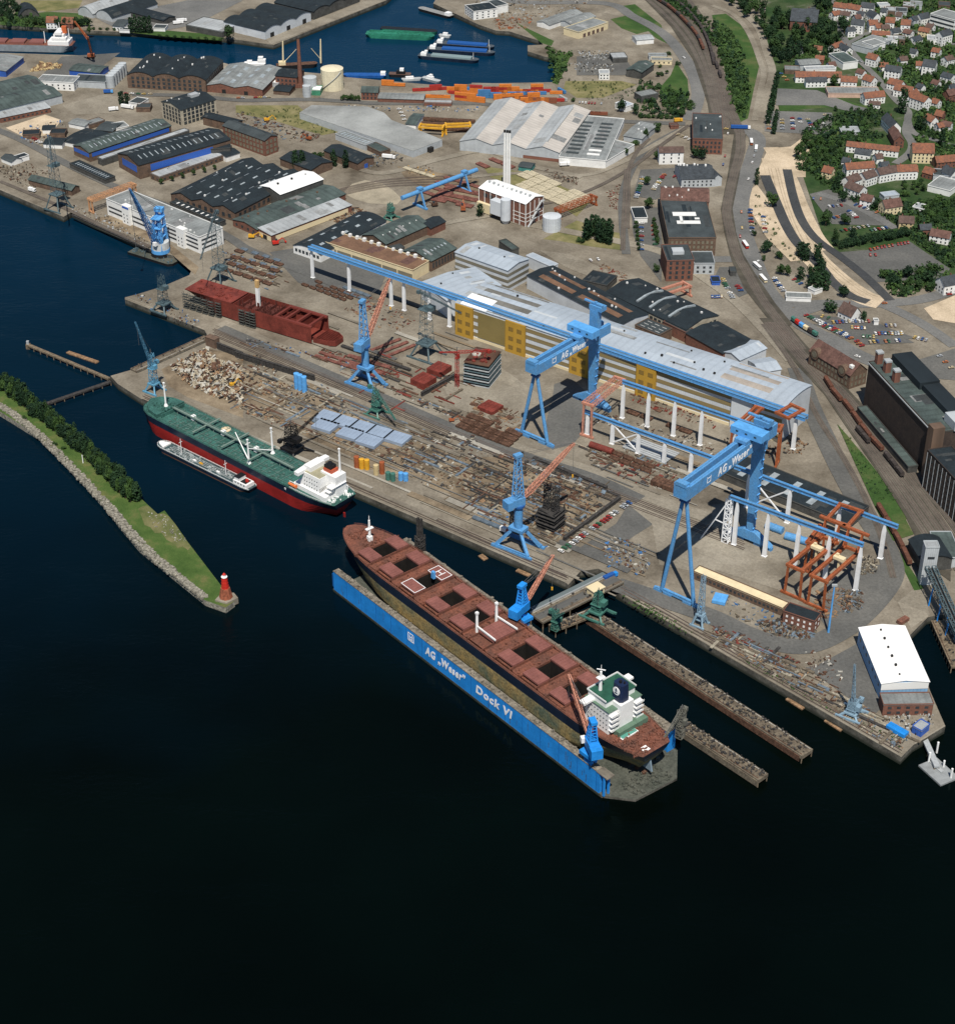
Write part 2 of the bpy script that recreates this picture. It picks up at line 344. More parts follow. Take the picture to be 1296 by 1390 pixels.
patchq('dirt',m_sand,'H',1130,780,1296,710,1296,860,1180,840)
patchq('dirt',m_sand,'H',200,150,240,120,330,240,480,450,500,520,420,530,290,400,200,250)
patchq('pavement',m_conc,'H',330,610,480,600,560,720,420,720)
patchq('pavement',m_asph,'H',40,560,130,560,190,700,100,740,0,640)
# roads
road('road',m_road,13,640,-14,700,2,820,4,859,22,897,43,920,66,938,94,947,122,944,145,934,163)
R1=road('road',m_road,15,966,176,990,177,1016,178,1028,190,1022,214,1012,245,1005,270,1004,291,1010.6,322,1021,350,1030,373,1042,396,1075,431,1108,452,1130,462,1160,480,1190,493)[1]
R2=road('road',m_road,12,1044,398,1058,409,1090,413,1119,412,1160,413,1195,412,1246,407,1296,394,1330,385)[1]
road('road',m_road,11,966,352,1000,352,1032,354)
road('road',m_road,10,1195,412,1230,428,1262,446,1296,470)
road('road',m_road,14,1119,412,1080,425,1070,432)
road('road',m_road,7,1145,50,1160,75,1190,105,1215,135,1232,150,1232,165,1240,180,1262,188,1296,198,1330,205)
road('road',m_road,8,1232,165,1230,180,1238,195,1234,208,1215,222)
road('road',m_road,8,1110,262,1150,275,1190,295,1215,310)
road('road',m_road,6,1120,-20,1135,10,1140,40,1147,60)
road('road',m_road,6,1147,60,1190,40,1230,40,1296,60)
road('path',m_conc,6,966,7,996,20,1017,46,1032,84,1036,102,1031,127,1024,163)
road('path',m_conc,8,985,-5,1010,18,1030,40,1040,70,1048,98,1040,130,1034,160)
SAND=[H for H in (1050,215,1056,235,1062,260,1070,285,1082,315,1100,345,1125,370,1150,390,1175,405,1196,411)]
road('dirt_road',m_sand,22,*SAND)
road('dirt_road',m_sand,14,1046,200,1070,240,1086,280,1105,318,1122,340)
m_wsand=ground_mat('rutted_sand',[(.24,.19,.13),(.36,.29,.205),(.47,.385,.28)],brick=False,sc=3)
for o in (-7.5,-5.2,-1.2,1.1,5.5,8):
    _p=offset(catmull([G(SAND[i],SAND[i+1]) for i in range(0,len(SAND),2)],6),o); _m=MB(); strip_mb(_m,_p[4:-3],.9,zn()); tag(_m.build('path',m_wsand),kind='structure')
road('road',m_asphd,9,1038,238,1052,272,1066,304,1082,330,1110,358,1130,383,1155,402,1178,410)
road('road',m_asphd,8,1068,230,1076,266,1088,299,1108,325,1140,348,1175,376,1208,408)
# yard roads
road('road',m_asph,9,-20,170,30,190,90,222,160,255,240,285,310,322,340,340,420,372,500,404)
road('road',m_conc,11,300,438,420,490,520,533,640,585,720,615,800,640,895,680,960,703)
road('road',m_asph,9,300,445,420,497,520,540,640,592,720,622,800,647,870,678)
road('road',m_asph,14,836,794,900,815,966,838,1017,862,1068,877,1106,874,1149,852,1182,823,1207,790,1210,765,1195,731,1177,703,1144,644,1119,593,1098,547,1082,500)
road('road',m_conc,10,640,275,700,300,760,312,850,330,905,345,960,380,1000,410,1040,450,1075,490)
road('road',m_asph,7,850,345,845,300,846,260,860,225,880,200,930,172)
road('road',m_conc,6,640,240,700,235,790,238,840,222,900,190,932,172)
road('road',m_asph,9,180,128,260,130,330,136,420,135,520,140,650,140,740,160,850,165,930,168)
road('road',m_conc,8,470,222,520,235,600,215,660,205,720,225,790,240)
road('road',m_conc,7,500,290,560,310,620,300,680,290)
# dock craneway and harbour rails
for off in (0,5,11):
    track(290,447+off*.75,420,501+off*.8,520,544+off*.85,640,595+off*.9,760,640+off*.95,900,693+off,1010,735+off,bal=False,g=1.6)
for off in (0,4.5): track(195,537+off,300,581+off,420,632+off,483,658+off,600,708+off,700,752+off,770,782+off,bal=False)
for off in (0,5): track(845,798+off,940,852+off,1040,910+off,1140,968+off,1222,1016+off,bal=False,g=2.2)
track(0,246,84,281,150,312,206,336); 
# main line fans
m_bed=ground_mat('rail_bed',[(.040,.038,.030),(.070,.063,.050),(.10,.092,.072)],brick=False,sc=2)
patch('rail_bed',m_bed,866,-10,925,-12,948,18,963,45,975,80,984,110,993,140,1004,165,1011,182,966,182,960,140,940,80,910,35)
patch('rail_bed',m_bed,996,182,1013,182,1003,240,994,284,999,316,1009,346,1025,372,1052,412,1075,440,1062,450,1040,430,1010,392,992,352,983,316,978,284,987,240)
patch('rail_bed',m_bed,1030,432,1062,432,1095,470,1135,512,1180,560,1225,620,1290,720,1290,790,1262,770,1228,700,1190,640,1155,590,1118,535,1085,500)
patch('grass',m_grass,1136,576,1150,592,1182,632,1215,680,1240,726,1212,735,1188,690,1165,640,kind='stuff')
for i in range(5):
    track(868+i*9,-10,905+i*9,22,935+i*8,58,955+i*6,100,966+i*4.,140,975+i*3.5,175)
for i in range(3):
    track(912+i*7,-12,936+i*7,20,955+i*6,56,970+i*5,100,985+i*4,142,1000+i*4,180)
for i in range(2):
    track(1001+i*7,180,1001+i*7,205,992+i*6,240,983+i*6,284,988+i*6,314,997+i*6,345,1012+i*6,372,1025+i*6,396,1040+i*6,418,1062+i*6,446,1085+i*6,475)
track(1036,440,1077,498,1107,562,1142,618,1175,679,1198,735,1212,785)
for i in range(5):
    track(1040+i*3,438,1087+i*3.5,491,1119+i*5.5,528,1159+i*7.5,584,1193+i*9,633,1229+i*11,686,1288+i*12,775)
track(850,230,848,270,846,310,845,340); track(880,188,862,210,853,235,852,275,851,310)
track(640,262,720,278,790,262,850,232,900,195,935,170)
for i in range(4): track(420,268+i*2.6,520,245+i*3,640,238+i*4,bal=False)
# ---- long worn strips, kerbs and crane tracks parallel to the quay
q0,q1=G(191,541),G(768,791); qd=(q1-q0).normalized(); qn=Vector((-qd.y,qd.x,0)); ql=(q1-q0).length; rs=random.Random(14)
m_strip=ground_mat('worn_strip',[(.10,.085,.065),(.17,.15,.12),(.24,.215,.175)],brick=False,sc=2)
m_pale2=ground_mat('pale_strip',[(.20,.185,.155),(.30,.28,.24),(.38,.36,.31)],brick=False,sc=2)
for i in range(58):
    o=rs.uniform(6,92); a=rs.uniform(-10,ql*.95); l=rs.uniform(25,130)
    if o>20 and a<45: a+=50
    b=min(a+l,ql+40-o*.2); mb=MB(); strip_mb(mb,[q0+qd*a+qn*o,q0+qd*(a+b)/2+qn*(o+rs.uniform(-.4,.4)),q0+qd*b+qn*o],rs.choice((.7,.9,1.2,2.,3.4,5.)),zn())
    tag(mb.build('pavement',rs.choice((m_strip,m_strip,m_scrap,m_pale2,m_asph,m_conc))),kind='structure')
for i in range(26):
    p=G(rs.uniform(780,960),rs.uniform(560,700)) if i<12 else G(rs.uniform(330,620),rs.uniform(395,520)); l=rs.uniform(12,50); mb=MB(); strip_mb(mb,[p,p+qd*l],rs.choice((.7,1.2,2.4,4.)),zn()); tag(mb.build('pavement',rs.choice((m_strip,m_scrap,m_pale2,m_asph))),kind='structure')
# kerb stones along the quay edges
def kerb(*c):
    P=[G(c[i],c[i+1]) for i in range(0,len(c),2)]; mb=MB()
    for a,b in zip(P,P[1:]): mb.beam((a.x,a.y,.12),(b.x,b.y,.12),.9,.26)
    tag(mb.build('kerb',m_conc),kind='structure')
kerb(191.5,540.6,483,667.2,767,790); kerb(837,802,1222,1026.5); kerb(170.5,403.5,278,447.5); kerb(0,257,85,293); kerb(98,287,206,339.5); kerb(1241,1010,1254,1002.5,1282,985.5)
# ---- the wooded spit with its rock bank
m_spit=ground_mat('spit_grass',[(.030,.066,.014),(.062,.105,.026),(.15,.135,.055)],brick=False,sc=2.2)
isl=gp(-120,470,-60,528,0,557,52,589,104,642,145,687,161,708,189,741,272,808,278,813,306,823,318,814,303,797,251,729,230,700,223,691,214,696,198,681,100,590,0,512,-60,462)
mb=MB(); mb.prism(isl,-14,-1.,1,0); tag(mb.build('ground',[m_spit,m_rock]),kind='structure')
ZL[0]=-.98
flat('dry_grass',gp(187,689,192,686,199,684,206,689,214,696,222,695,230,700,238,710,245,720,252,730,259,741,255,745,248,740,241,742,234,735,226,731,219,722,210,722,204,714,196,711,192,700),ground_mat('dry_meadow',[(.055,.085,.022),(.12,.125,.05),(.19,.17,.085)],brick=False,sc=3),-.95,'stuff')
def bank():
    """tumbled stone bank: a low rough ridge of angular stones"""
    mb=MB(); rr=random.Random(3)
    pts=catmull([G(*p,-1) for p in ((-60,522),(0,551),(30,571),(60,596),(108,645),(148,688),(170,714),(202,749),(242,782),(266,801),(278,811))],24)
    for i in range(len(pts)-1):
        d=(pts[i+1]-pts[i]); nrm=Vector((-d.y,d.x,0)).normalized(); 
        wd=3.1 if pts[i].y>850 else 1.9
        for k in range(9):
            q=pts[i].lerp(pts[i+1],rr.random())+nrm*rr.uniform(-wd,wd)*.75
            s=rr.uniform(.5,1.5); mb.box(q.x,q.y,-2.2,s*1.6,s,rr.uniform(1.2,2.2),rr.uniform(0,3))
    tag(mb.build('rock_bank',m_rock),kind='stuff')
bank()
# ---- building kit
m_brick=mat('red_brick',(.20,.085,.058),.9,.35,.4,col2=(.12,.062,.046),fine=.15)
m_brickd=mat('dark_brick',(.060,.042,.034),.9,.35,.2,col2=(.038,.029,.026),fine=.2)
m_brickb=mat('brown_brick',(.155,.100,.070),.9,.35,.3,col2=(.09,.062,.046),fine=.2)
m_white=mat('white_render',(.74,.74,.72),.7,.12,.2)
m_cream=mat('cream_render',(.66,.56,.36),.8,.12,.2)
m_greyw=mat('grey_cladding',(.42,.45,.47),.6,.15,.2,wave=('X',1.2,.18))
m_palew=mat('pale_cladding',(.53,.565,.60),.55,.14,.12,wave=('X',1.4,.12))
m_yelw=mat('yellow_cladding',(.40,.235,.035),.6,.2,.3,wave=('X',1.5,.3))
m_bluew=mat('blue_cladding',(.035,.11,.42),.5,.2,.2,wave=('X',1.5,.25))
m_dkwall=mat('dark_wall',(.07,.07,.066),.8,.35,.2,fine=.2)
m_concw=mat('concrete_frame',(.40,.36,.28),.85,.25,.3)
r_black=mat('bitumen_roof',(.016,.025,.031),.8,.4,.09,col2=(.009,.014,.018),fine=.25)
r_dark=mat('dark_grey_roof',(.045,.056,.060),.8,.35,.07,fine=.15)
r_green=mat('grey_green_roof',(.060,.082,.078),.8,.4,.07,fine=.15,wave=('X',6.,.2))
r_grey=mat('fibre_cement_roof',(.20,.215,.215),.8,.35,.06,fine=.12,wave=('X',4.,.14))
r_lgrey=mat('pale_grey_roof',(.33,.35,.36),.7,.25,.05,fine=.1,wave=('X',5.,.12))
r_beige=mat('beige_sheet_roof',(.44,.41,.375),.7,.16,.06,wave=('Y',5.,.14))
r_blue=mat('blue_grey_sheet_roof',(.35,.40,.455),.5,.16,.03,fine=.06,wave=('X',6.,.1))
r_white=mat('white_roof',(.80,.80,.79),.6,.08,.1)
r_brown=mat('brown_gravel_roof',(.155,.088,.055),.9,.3,.08,fine=.15)
r_tile=mat('orange_tile_roof',(.235,.092,.050),.85,.35,.35,col2=(.12,.060,.043),fine=.2)
r_tiled=mat('brown_tile_roof',(.095,.062,.052),.85,.35,.35,fine=.2)
r_slate=mat('slate_roof',(.042,.050,.058),.7,.35,.3,fine=.2)
r_rust=mat('rust_brown_tile_roof',(.115,.062,.050),.85,.4,.25,fine=.2)
m_glass=mat('window_glass',(.030,.038,.045),.25,.4,1.,spec=.6)
m_glassl=mat('wired_glass',(.17,.155,.115),.35,.35,.4,spec=.6)
m_sky=mat('rooflight_glass',(.30,.34,.36),.4,.3,.3,spec=.5)
m_trim=mat('white_trim',(.70,.70,.68),.6,.1,.5)
m_metal=mat('galvanised_metal',(.36,.38,.39),.45,.2,.6)
m_dark=mat('dark_opening',(.018,.018,.018),.9,.2,.5)
_c=MB().box(0,0,-.5,1,1,1)
UNIT={}
def unit(m):
    if m.name not in UNIT: UNIT[m.name]=_c.mesh('block',m)
    return UNIT[m.name]
def kid(name,par,m,x,y,z,l,w,h,rz=0.):
    """a boxy part sharing one unit mesh; (x,y,z) is its centre"""
    return inst(name,unit(m),par,(x,y,z),rz,(l,w,h))
class Bld: pass
HALLS=[]
def profile(kind,n,rh,k=6):
    """roof profile over 0..1 as [(t,dz)] """
    if kind=='flat': return [(0,0),(1,0)]
    o=[]
    for i in range(n):
        a,b=i/n,(i+1)/n
        if kind=='gable': q=[(a,0),((a+b)/2,rh),(b,0)]
        elif kind=='saw': q=[(a,0),(a+.999*(b-a)*.28,rh),(b,0)]
        elif kind=='lean': q=[(a,0),(b,rh)]
        else:
            q=[(a+(b-a)*j/k,rh*math.sin(math.pi*j/k)**.8) for j in range(k+1)]
        o+=q if not o else q[1:]
    return o
def rect(A,B,C,h):
    a,b,c=G(*A,h),G(*B,h),G(*C,h); u=(b-a); l=u.length; u.normalize(); v=Vector((-u.y,u.x,0)); w=(c-a).dot(v)
    if w<0: a,b=b,a; u=-u; v=-v; w=-w   # keep x along AB with y pointing towards C
    return a,u,v,l,w
def hall(name,label,cat,A,B,C,h,roof='flat',rh=0.,n=1,axis='x',wm=None,rm=None,group=None,over=.5,wid=None,rm2=None,zc=None,bm=None,bh=0):
    """a building from three eave corners of the photograph (A-B one side, C on the opposite one)"""
    a,u,v,l,w=rect(A,B,C,h if zc is None else zc)
    if wid: w=wid
    b=Bld(); b.l,b.w,b.h=l,w,h; ang=math.atan2(u.y,u.x); ctr=a+u*l/2+v*w/2
    b.flip=False
    b.t=thing(name,label,cat,(ctr.x,ctr.y,0),ang,group); b.ang=ang
    pr=profile(roof,n,rh); b.pr=pr; b.axis=axis
    L,Wd=(l,w) if axis=='x' else (w,l)     # L along the ridge, Wd across
    def P(s,t,z):   # s along ridge, t across, both centred
        return (s,t,z) if axis=='x' else (t,s,z)
    b.P=P; b.L=L; b.Wd=Wd
    def zf(t):
        t=min(max(t/Wd+.5,0),1)
        for i in range(len(pr)-1):
            if pr[i][0]<=t<=pr[i+1][0]:
                d=pr[i+1][0]-pr[i][0]; return h+pr[i][1]+(pr[i+1][1]-pr[i][1])*((t-pr[i][0])/d if d>0 else 0)
        return h
    b.zf=zf
    mb=MB(); ins=.12; m=len(pr); vs=[]; 
    for s in (-L/2+.05,L/2-.05):
        vs+=[P(s,-Wd/2+.05,0)]+[P(s,(t-.5)*(Wd-.1),h+z-ins) for t,z in pr]+[P(s,Wd/2-.05,0)]
    k=m+2
    f0=tuple(range(k)); f1=tuple(k+i for i in range(k))
    fs=[f0[::-1],f1]+[(i,i+1,k+i+1,k+i) for i in range(k-1)]
    if axis=='x': fs=[f[::-1] for f in fs]
    # end walls: split into quads so that profiles with valleys fill properly
    fs=fs[2:]
    for e,off in ((0,0),(1,k)):
        for i in range(m-1):
            t0,t1=pr[i][0],pr[i+1][0]
            q=[P((-L/2+.05) if e==0 else L/2-.05,(tt-.5)*(Wd-.1),zz) for tt,zz in ((t0,0),(t1,0),(t1,h+pr[i+1][1]-ins),(t0,h+pr[i][1]-ins))]
            o=len(vs); vs+=q; fs.append((o,o+1,o+2,o+3) if (e==1)==(axis=='x') else (o+3,o+2,o+1,o))
    mb.add(vs,fs); b.wall=mb.build('wall',wm,b.t)
    if bm: # plinth storey of another material
        mb=MB(); mb.box(0,0,0,l+.16,w+.16,bh); mb.build('base_storey',bm,b.t)
    # roof shell
    mb=MB(); vs=[]; th=.28; Lo=L/2+over
    ov=over
    tt=[((t-.5)*Wd,h+z) for t,z in pr]
    if roof!='flat':
        s0=(tt[1][1]-tt[0][1])/max(.01,tt[1][0]-tt[0][0]); s1=(tt[-1][1]-tt[-2][1])/max(.01,tt[-1][0]-tt[-2][0])
        s0=min(s0,1.2); s1=max(s1,-1.2)
        tt[0]=(tt[0][0]-ov,tt[0][1]-s0*ov); tt[-1]=(tt[-1][0]+ov,tt[-1][1]+s1*ov)
    else: tt[0]=(tt[0][0]-ov*.3,h); tt[-1]=(tt[-1][0]+ov*.3,h); Lo=L/2+ov*.3
    k=len(tt)
    for s in (-Lo,Lo):
        for dz in (th,0.): vs+=[P(s,t,z+dz) for t,z in tt]
    fs=[];ms=[]
    for i in range(k-1):
        fs.append((i,i+1,2*k+i+1,2*k+i)); ms.append(0 if (rm2 is None or tt[i+1][1]>tt[i][1]) else 1)
        fs.append((k+i,3*k+i,3*k+i+1,k+i+1)); ms.append(0)
        fs.append((i,k+i,k+i+1,i+1)); ms.append(0); fs.append((2*k+i,2*k+i+1,3*k+i+1,3*k+i)); ms.append(0)
    fs.append((0,2*k,3*k,k)); fs.append((k-1,2*k-1,4*k-1,3*k-1)); ms+=[0,0]
    if axis=='x': fs=[f[::-1] for f in fs]
    o=len(mb.v); mb.v+=vs; mb.f+=fs; mb.m+=ms
    b.roof=mb.build('roof',[rm,rm2] if rm2 else rm,b.t)
    b.rm=rm; HALLS.append(b)
    if roof=='flat':   # parapet
        for x,y,ll,ww in ((0,-w/2,l,.35),(0,w/2,l,.35),(-l/2,0,.35,w-.7),(l/2,0,.35,w-.7)):
            kid('parapet',b.t,wm,x,y,h+.55,ll,ww,.55)
    return b
def faces(b):
    """faces turned to the viewer: (name, length, base point function)"""
    ca,sa=math.cos(b.ang),math.sin(b.ang)
    wy=lambda x,y: x*sa+y*ca
    o=[]
    for nm,nx,ny,ln in (('f',0,-1,b.l),('b',0,1,b.l),('r',1,0,b.w),('l',-1,0,b.w)):
        o.append((nm,wy(nx,ny),nx,ny,ln))
    return o
def wins(b,face,rows,cols,ww,wh,z0,dz,m=None,x0=.04,x1=.96,name='window',proud=.08):
    """a grid of windows on one wall; face f/b/l/r, or v = both walls turned to the camera"""
    m=m or m_glass
    fl=[f for f in faces(b) if (f[0]==face) or (face=='v' and f[1]<-.12)]
    for nm,_,nx,ny,ln in fl:
        cn=cols if isinstance(cols,int) else max(1,int(ln*(x1-x0)/cols))
        for r in range(rows):
            for c in range(cn):
                s=(x0+(x1-x0)*(c+.5)/cn-.5)*ln; z=z0+r*dz+wh/2
                if nx==0: kid(name,b.t,m,s,ny*(b.w/2),z,ww,proud*2,wh)
                else: kid(name,b.t,m,nx*(b.l/2),s,z,proud*2,ww,wh)
def bands(b,face,zs,hh,m,x0=.02,x1=.98,name='window_band'):
    for nm,_,nx,ny,ln in [f for f in faces(b) if f[0]==face or (face=='v' and f[1]<-.12)]:
        for z in zs:
            s=((x0+x1)/2-.5)*ln; e=(x1-x0)*ln
            if nx==0: kid(name,b.t,m,s,ny*b.w/2,z+hh/2,e,.2,hh)
            else: kid(name,b.t,m,nx*b.l/2,s,z+hh/2,.2,e,hh)
def doors(b,face,xs,ww,hh,m,name='door'):
    for nm,_,nx,ny,ln in [f for f in faces(b) if f[0]==face]:
        for x in xs:
            s=(x-.5)*ln
            if nx==0: kid(name,b.t,m,s,ny*b.w/2,hh/2,ww,.24,hh)
            else: kid(name,b.t,m,nx*b.l/2,s,hh/2,.24,ww,hh)
def slope_patch(b,name,s0,s1,t0,t1,m,up=.14,th=.12):
    """a panel lying on the roof; s along the ridge, t across, both 0..1"""
    P=b.P; mb=MB(); ts=[t0+(t1-t0)*i/3 for i in range(4)]; S0=(s0-.5)*b.L; S1=(s1-.5)*b.L
    for i in range(3):
        a,c=(ts[i]-.5)*b.Wd,(ts[i+1]-.5)*b.Wd; za,zc=b.zf(a)+.28,b.zf(c)+.28
        q=[P(S0,a,za),P(S1,a,za),P(S1,c,zc),P(S0,c,zc)]
        q+=[(x,y,z+up) for x,y,z in q]
        if b.axis=='y': q=[q[3],q[2],q[1],q[0],q[7],q[6],q[5],q[4]]
        mb.hexa(q)
    return mb.build(name,m,b.t)
def lights(b,rows,cols,m=None,fs=.5,ft=.3,s0=.05,s1=.95,t0=.08,t1=.92,name='skylight'):
    for i in range(cols):
        for j in range(rows):
            ds=(s1-s0)/cols; dt=(t1-t0)/rows; a=s0+ds*(i+.5); c=t0+dt*(j+.5)
            slope_patch(b,name,a-ds*fs/2,a+ds*fs/2,c-dt*ft/2,c+dt*ft/2,m or m_sky)
def vents(b,n,sd=1,m=None,sz=1.1,ts=None,name='roof_vent'):
    rr=random.Random(sd)
    for i in range(n):
        s=(rr.random()-.5)*.92*b.L if ts is None else ((i+.5)/n-.5)*.96*b.L; t=((rr.random()-.5)*.85 if ts is None else (ts-.5))*b.Wd; k=rr.uniform(.6,1.2)*sz
        x,y,_=b.P(s,t,0); kid(name,b.t,m or m_trim,x,y,b.zf(t)+.3+k*.5,k,k,k)
def chim(b,s,t,hh=2.5,sz=.9,m=None):
    x,y,_=b.P((s-.5)*b.L,(t-.5)*b.Wd,0); z=b.zf((t-.5)*b.Wd); kid('chimney',b.roof,m or m_brickb,x,y,z+hh/2,sz,sz,hh+.6)
def qh(name,label,k,c,h,cat='building',**kw):
    p=PT(k,*c); return hall(name,label,cat,p[0],p[1],p[2],h,**kw)
def px(name,label,c,h,cat='building',**kw):
    return hall(name,label,cat,c[0:2],c[2:4],c[4:6],h,**kw)
# ---- harbour sheds beyond the channel
b=qh('warehouse','long harbour warehouse with three barrel roofs beside the pier corner','B',(155,165,400,65,-55,110),9,roof='barrel',rh=3,n=3,axis='y',wm=m_palew,rm=r_black)
doors(b,'f',(.15,.5,.85),6,5,m_dark); doors(b,'b',(.15,.5,.85),6,5,m_dark)
b=qh('warehouse','far harbour warehouse with dark open quay side under barrel roofs','B',(415,60,660,-35,205,10),9,roof='barrel',rh=3,n=3,axis='y',wm=m_dkwall,rm=r_black)
b=qh('storage_hall','arched hall with pale grey vault on the far bank','A',(415,52,610,-14,508,67),5,roof='barrel',rh=6,wm=m_greyw,rm=r_lgrey)
b=qh('storage_hall','arched hall with black vault on the far bank','A',(512,68,755,-8,600,92),5,roof='barrel',rh=6,wm=m_greyw,rm=r_black)
b=qh('shed','long black roofed shed with trailers behind the poplars','A',(690,60,870,108,905,78),5,roof='gable',rh=2,wm=m_dkwall,rm=r_black)
b=qh('shed','flat light grey shed in front of the black vaulted roofs','A',(990,132,1185,170,1245,120),6,wm=m_dkwall,rm=r_lgrey)
b=qh('shed','black arched hut among trees at the far left bank','A',(100,88,208,76,215,40),2,roof='barrel',rh=8,wm=m_dkwall,rm=r_black,axis='y')
b=qh('gatehouse','small grey house beside the poplars on the far bank','A',(600,135,655,142,650,100),5,roof='gable',rh=3,wm=m_white,rm=r_dark); wins(b,'v',1,3,1.2,1.4,2,3)
b=qh('gatehouse','low white cabin right of the bankside poplars','A',(815,150,880,152,875,130),3,wm=m_white,rm=r_dark)
b=qh('gatehouse','white hut under the far bank poplars','A',(635,158,690,160,690,148),3,wm=m_white,rm=r_dark)
# west quay
b=qh('warehouse','grey roofed warehouse with blue quay wall at the left edge','A',(30,378,125,302,-110,330),6,roof='gable',rh=2,wm=m_bluew,rm=r_grey)
b=qh('shed','green grey shed with blue fascia beside the orange crane','A',(368,372,530,388,560,350),5,roof='gable',rh=1.5,wm=m_bluew,rm=r_green)
b=qh('shed','low dark grey shed next to the silos','A',(385,432,560,440,545,400),6,wm=m_greyw,rm=r_dark)
b=qh('warehouse','white windowed quay store with grey flat roof','A',(195,432,392,442,385,405),8,wm=m_white,rm=r_grey); wins(b,'v',2,5.,1.6,1.4,1.5,3)
b=qh('warehouse','large grey green shed behind the long brick workshop','A',(0,585,330,505,-10,435),8,roof='gable',rh=3,n=2,wm=m_greyw,rm=r_green)
b=qh('workshop','long low brick workshop with pale roof at the left edge','A',(0,628,268,572,-10,600),5,roof='lean',rh=.8,wm=m_brick,rm=r_lgrey); wins(b,'v',1,4.5,2,1.6,1.5,3)
b=qh('factory','three bay brick factory with arched gables by the channel','A',(675,398,1095,425,1185,322),13,roof='barrel',rh=4,n=3,axis='y',wm=m_brickb,rm=r_black,rm2=None)
wins(b,'v',3,5.,2.6,2.6,1.5,3.9); vents(b,12,4,m_trim,1.3)
b=px('warehouse','grey double roofed brick warehouse next to the three bay factory',(281,115,356,121.5,374,92),7,roof='gable',rh=3,n=2,axis='y',wm=m_brick,rm=r_grey); doors(b,'f',(.3,.7),4,4,m_dark); lights(b,4,3)
b=qh('boiler_house','tall brick house with black roof beside the brick chimney','B',(210,402,325,412,300,366),11,roof='gable',rh=2,wm=m_brick,rm=r_black); wins(b,'v',2,4.,1.6,2.2,2,4)
b=qh('cabin','white roofed cabin in front of the brick boiler house','B',(185,438,225,445,228,412),4,wm=m_greyw,rm=r_white)
b=qh('shed','dark roofed lean shed beside the grey double roof','B',(200,480,285,488,295,455),4,roof='gable',rh=1.5,wm=m_brickb,rm=r_black)
b=qh('kiosk','small white and green kiosk beside the cream tank','B',(403,480,450,482,448,458),5,wm=mat('green_panel',(.05,.22,.13),.6),rm=r_white)
b=qh('brick_house','brick block with dark green roof beside the containers','B',(668,490,757,492,766,460),8,roof='gable',rh=3,wm=m_brick,rm=r_green); wins(b,'v',2,3.6,1.5,2.2,1.5,3.6)
b=qh('shed','long brick shed with pale green roof by the container yard','B',(757,522,1000,530,1008,500),4,roof='gable',rh=1,wm=m_brick,rm=r_grey)
b=qh('shed','low flat brick shed next to the pale green roof','B',(1003,546,1150,550,1152,534),3,wm=m_brick,rm=r_lgrey)
b=qh('shed','dark green hut by the yellow crane frames','B',(905,660,960,665,975,605),5,roof='gable',rh=1.5,wm=m_white,rm=r_green)
b=qh('factory','concrete framed factory block with black roof and grids of windows','A',(965,585,1150,528,832,548),16,roof='gable',rh=3,wm=m_concw,rm=r_black)
wins(b,'v',4,4.2,3.1,2.9,1.0,3.8); vents(b,5,3); kid('roof_cabin',b.t,m_metal,6,0,19.8,9,6,3)
b=qh('workshop','low black roofed workshop behind the framed factory','A',(1080,620,1250,662,1290,640),8,roof='gable',rh=1.5,wm=m_brickb,rm=r_black)
b=px('factory','three storey brick loft building with dark ridge roof',(302,170,359,190.5,377,184),15,roof='gable',rh=2.5,wm=m_brick,rm=r_dark)
wins(b,'v',3,4.4,2.9,3.0,1.8,4.5,m_glassl)
b=qh('hall','brick ended shed with grey green roof and blue glazed side, upper of the pair','A',(475,812,912,668,365,782),9,roof='gable',rh=3,wm=m_brickb,rm=r_green); bands(b,'v',(4.2,),3.4,m_bluew,.03,.97,'clerestory'); lights(b,2,16,m_sky,.18,.5)
b=qh('hall','pale flat infill roof between the two blue sided sheds','A',(545,850,1010,695,520,838),6,wm=m_dkwall,rm=r_lgrey)
b=qh('hall','black roofed shed with bright blue side and white roof ribs','A',(740,880,1228,742,545,838),13,roof='gable',rh=4,wm=m_brickb,rm=r_black); bands(b,'v',(5,),6,m_bluew,.12,.8,'clerestory'); lights(b,2,15,m_sky,.16,.42)
b=qh('workshop','flat grey lean-to along the bright blue shed','A',(850,945,1225,815,795,925),5,wm=m_brickb,rm=r_lgrey); wins(b,'v',1,5.,2,1.6,1.5,3); vents(b,6,8,m_dark,.8)
b=qh('workshop','black roofed end block behind the bright blue shed','A',(1228,735,1230,790,985,650),9,roof='flat',wm=m_dkwall,rm=r_black)
b=qh('shed','small black shed with white end right of the blue shed','A',(1205,835,1278,812,1250,775),5,roof='gable',rh=1.5,wm=m_white,rm=r_black)
b=qh('shed','dark ridged shed with rooflights before the brick gables','E',(370,8,560,95,600,70),4,roof='flat',wm=m_dkwall,rm=r_black); lights(b,1,14,m_sky,.3,.5)
b=qh('workshop','green grey hipped shed beside the west lattice crane','E',(150,92,380,150,395,120),5,roof='gable',rh=2.5,wm=m_brickb,rm=r_green)
b=qh('hut','small grey cottage at the left edge of the yard','A',(5,840,60,862,95,835),4,roof='gable',rh=2,wm=m_white,rm=r_dark)
b=qh('hut','white and black hut at the left edge of the yard','A',(65,855,155,828,140,812),4,wm=m_white,rm=r_black)
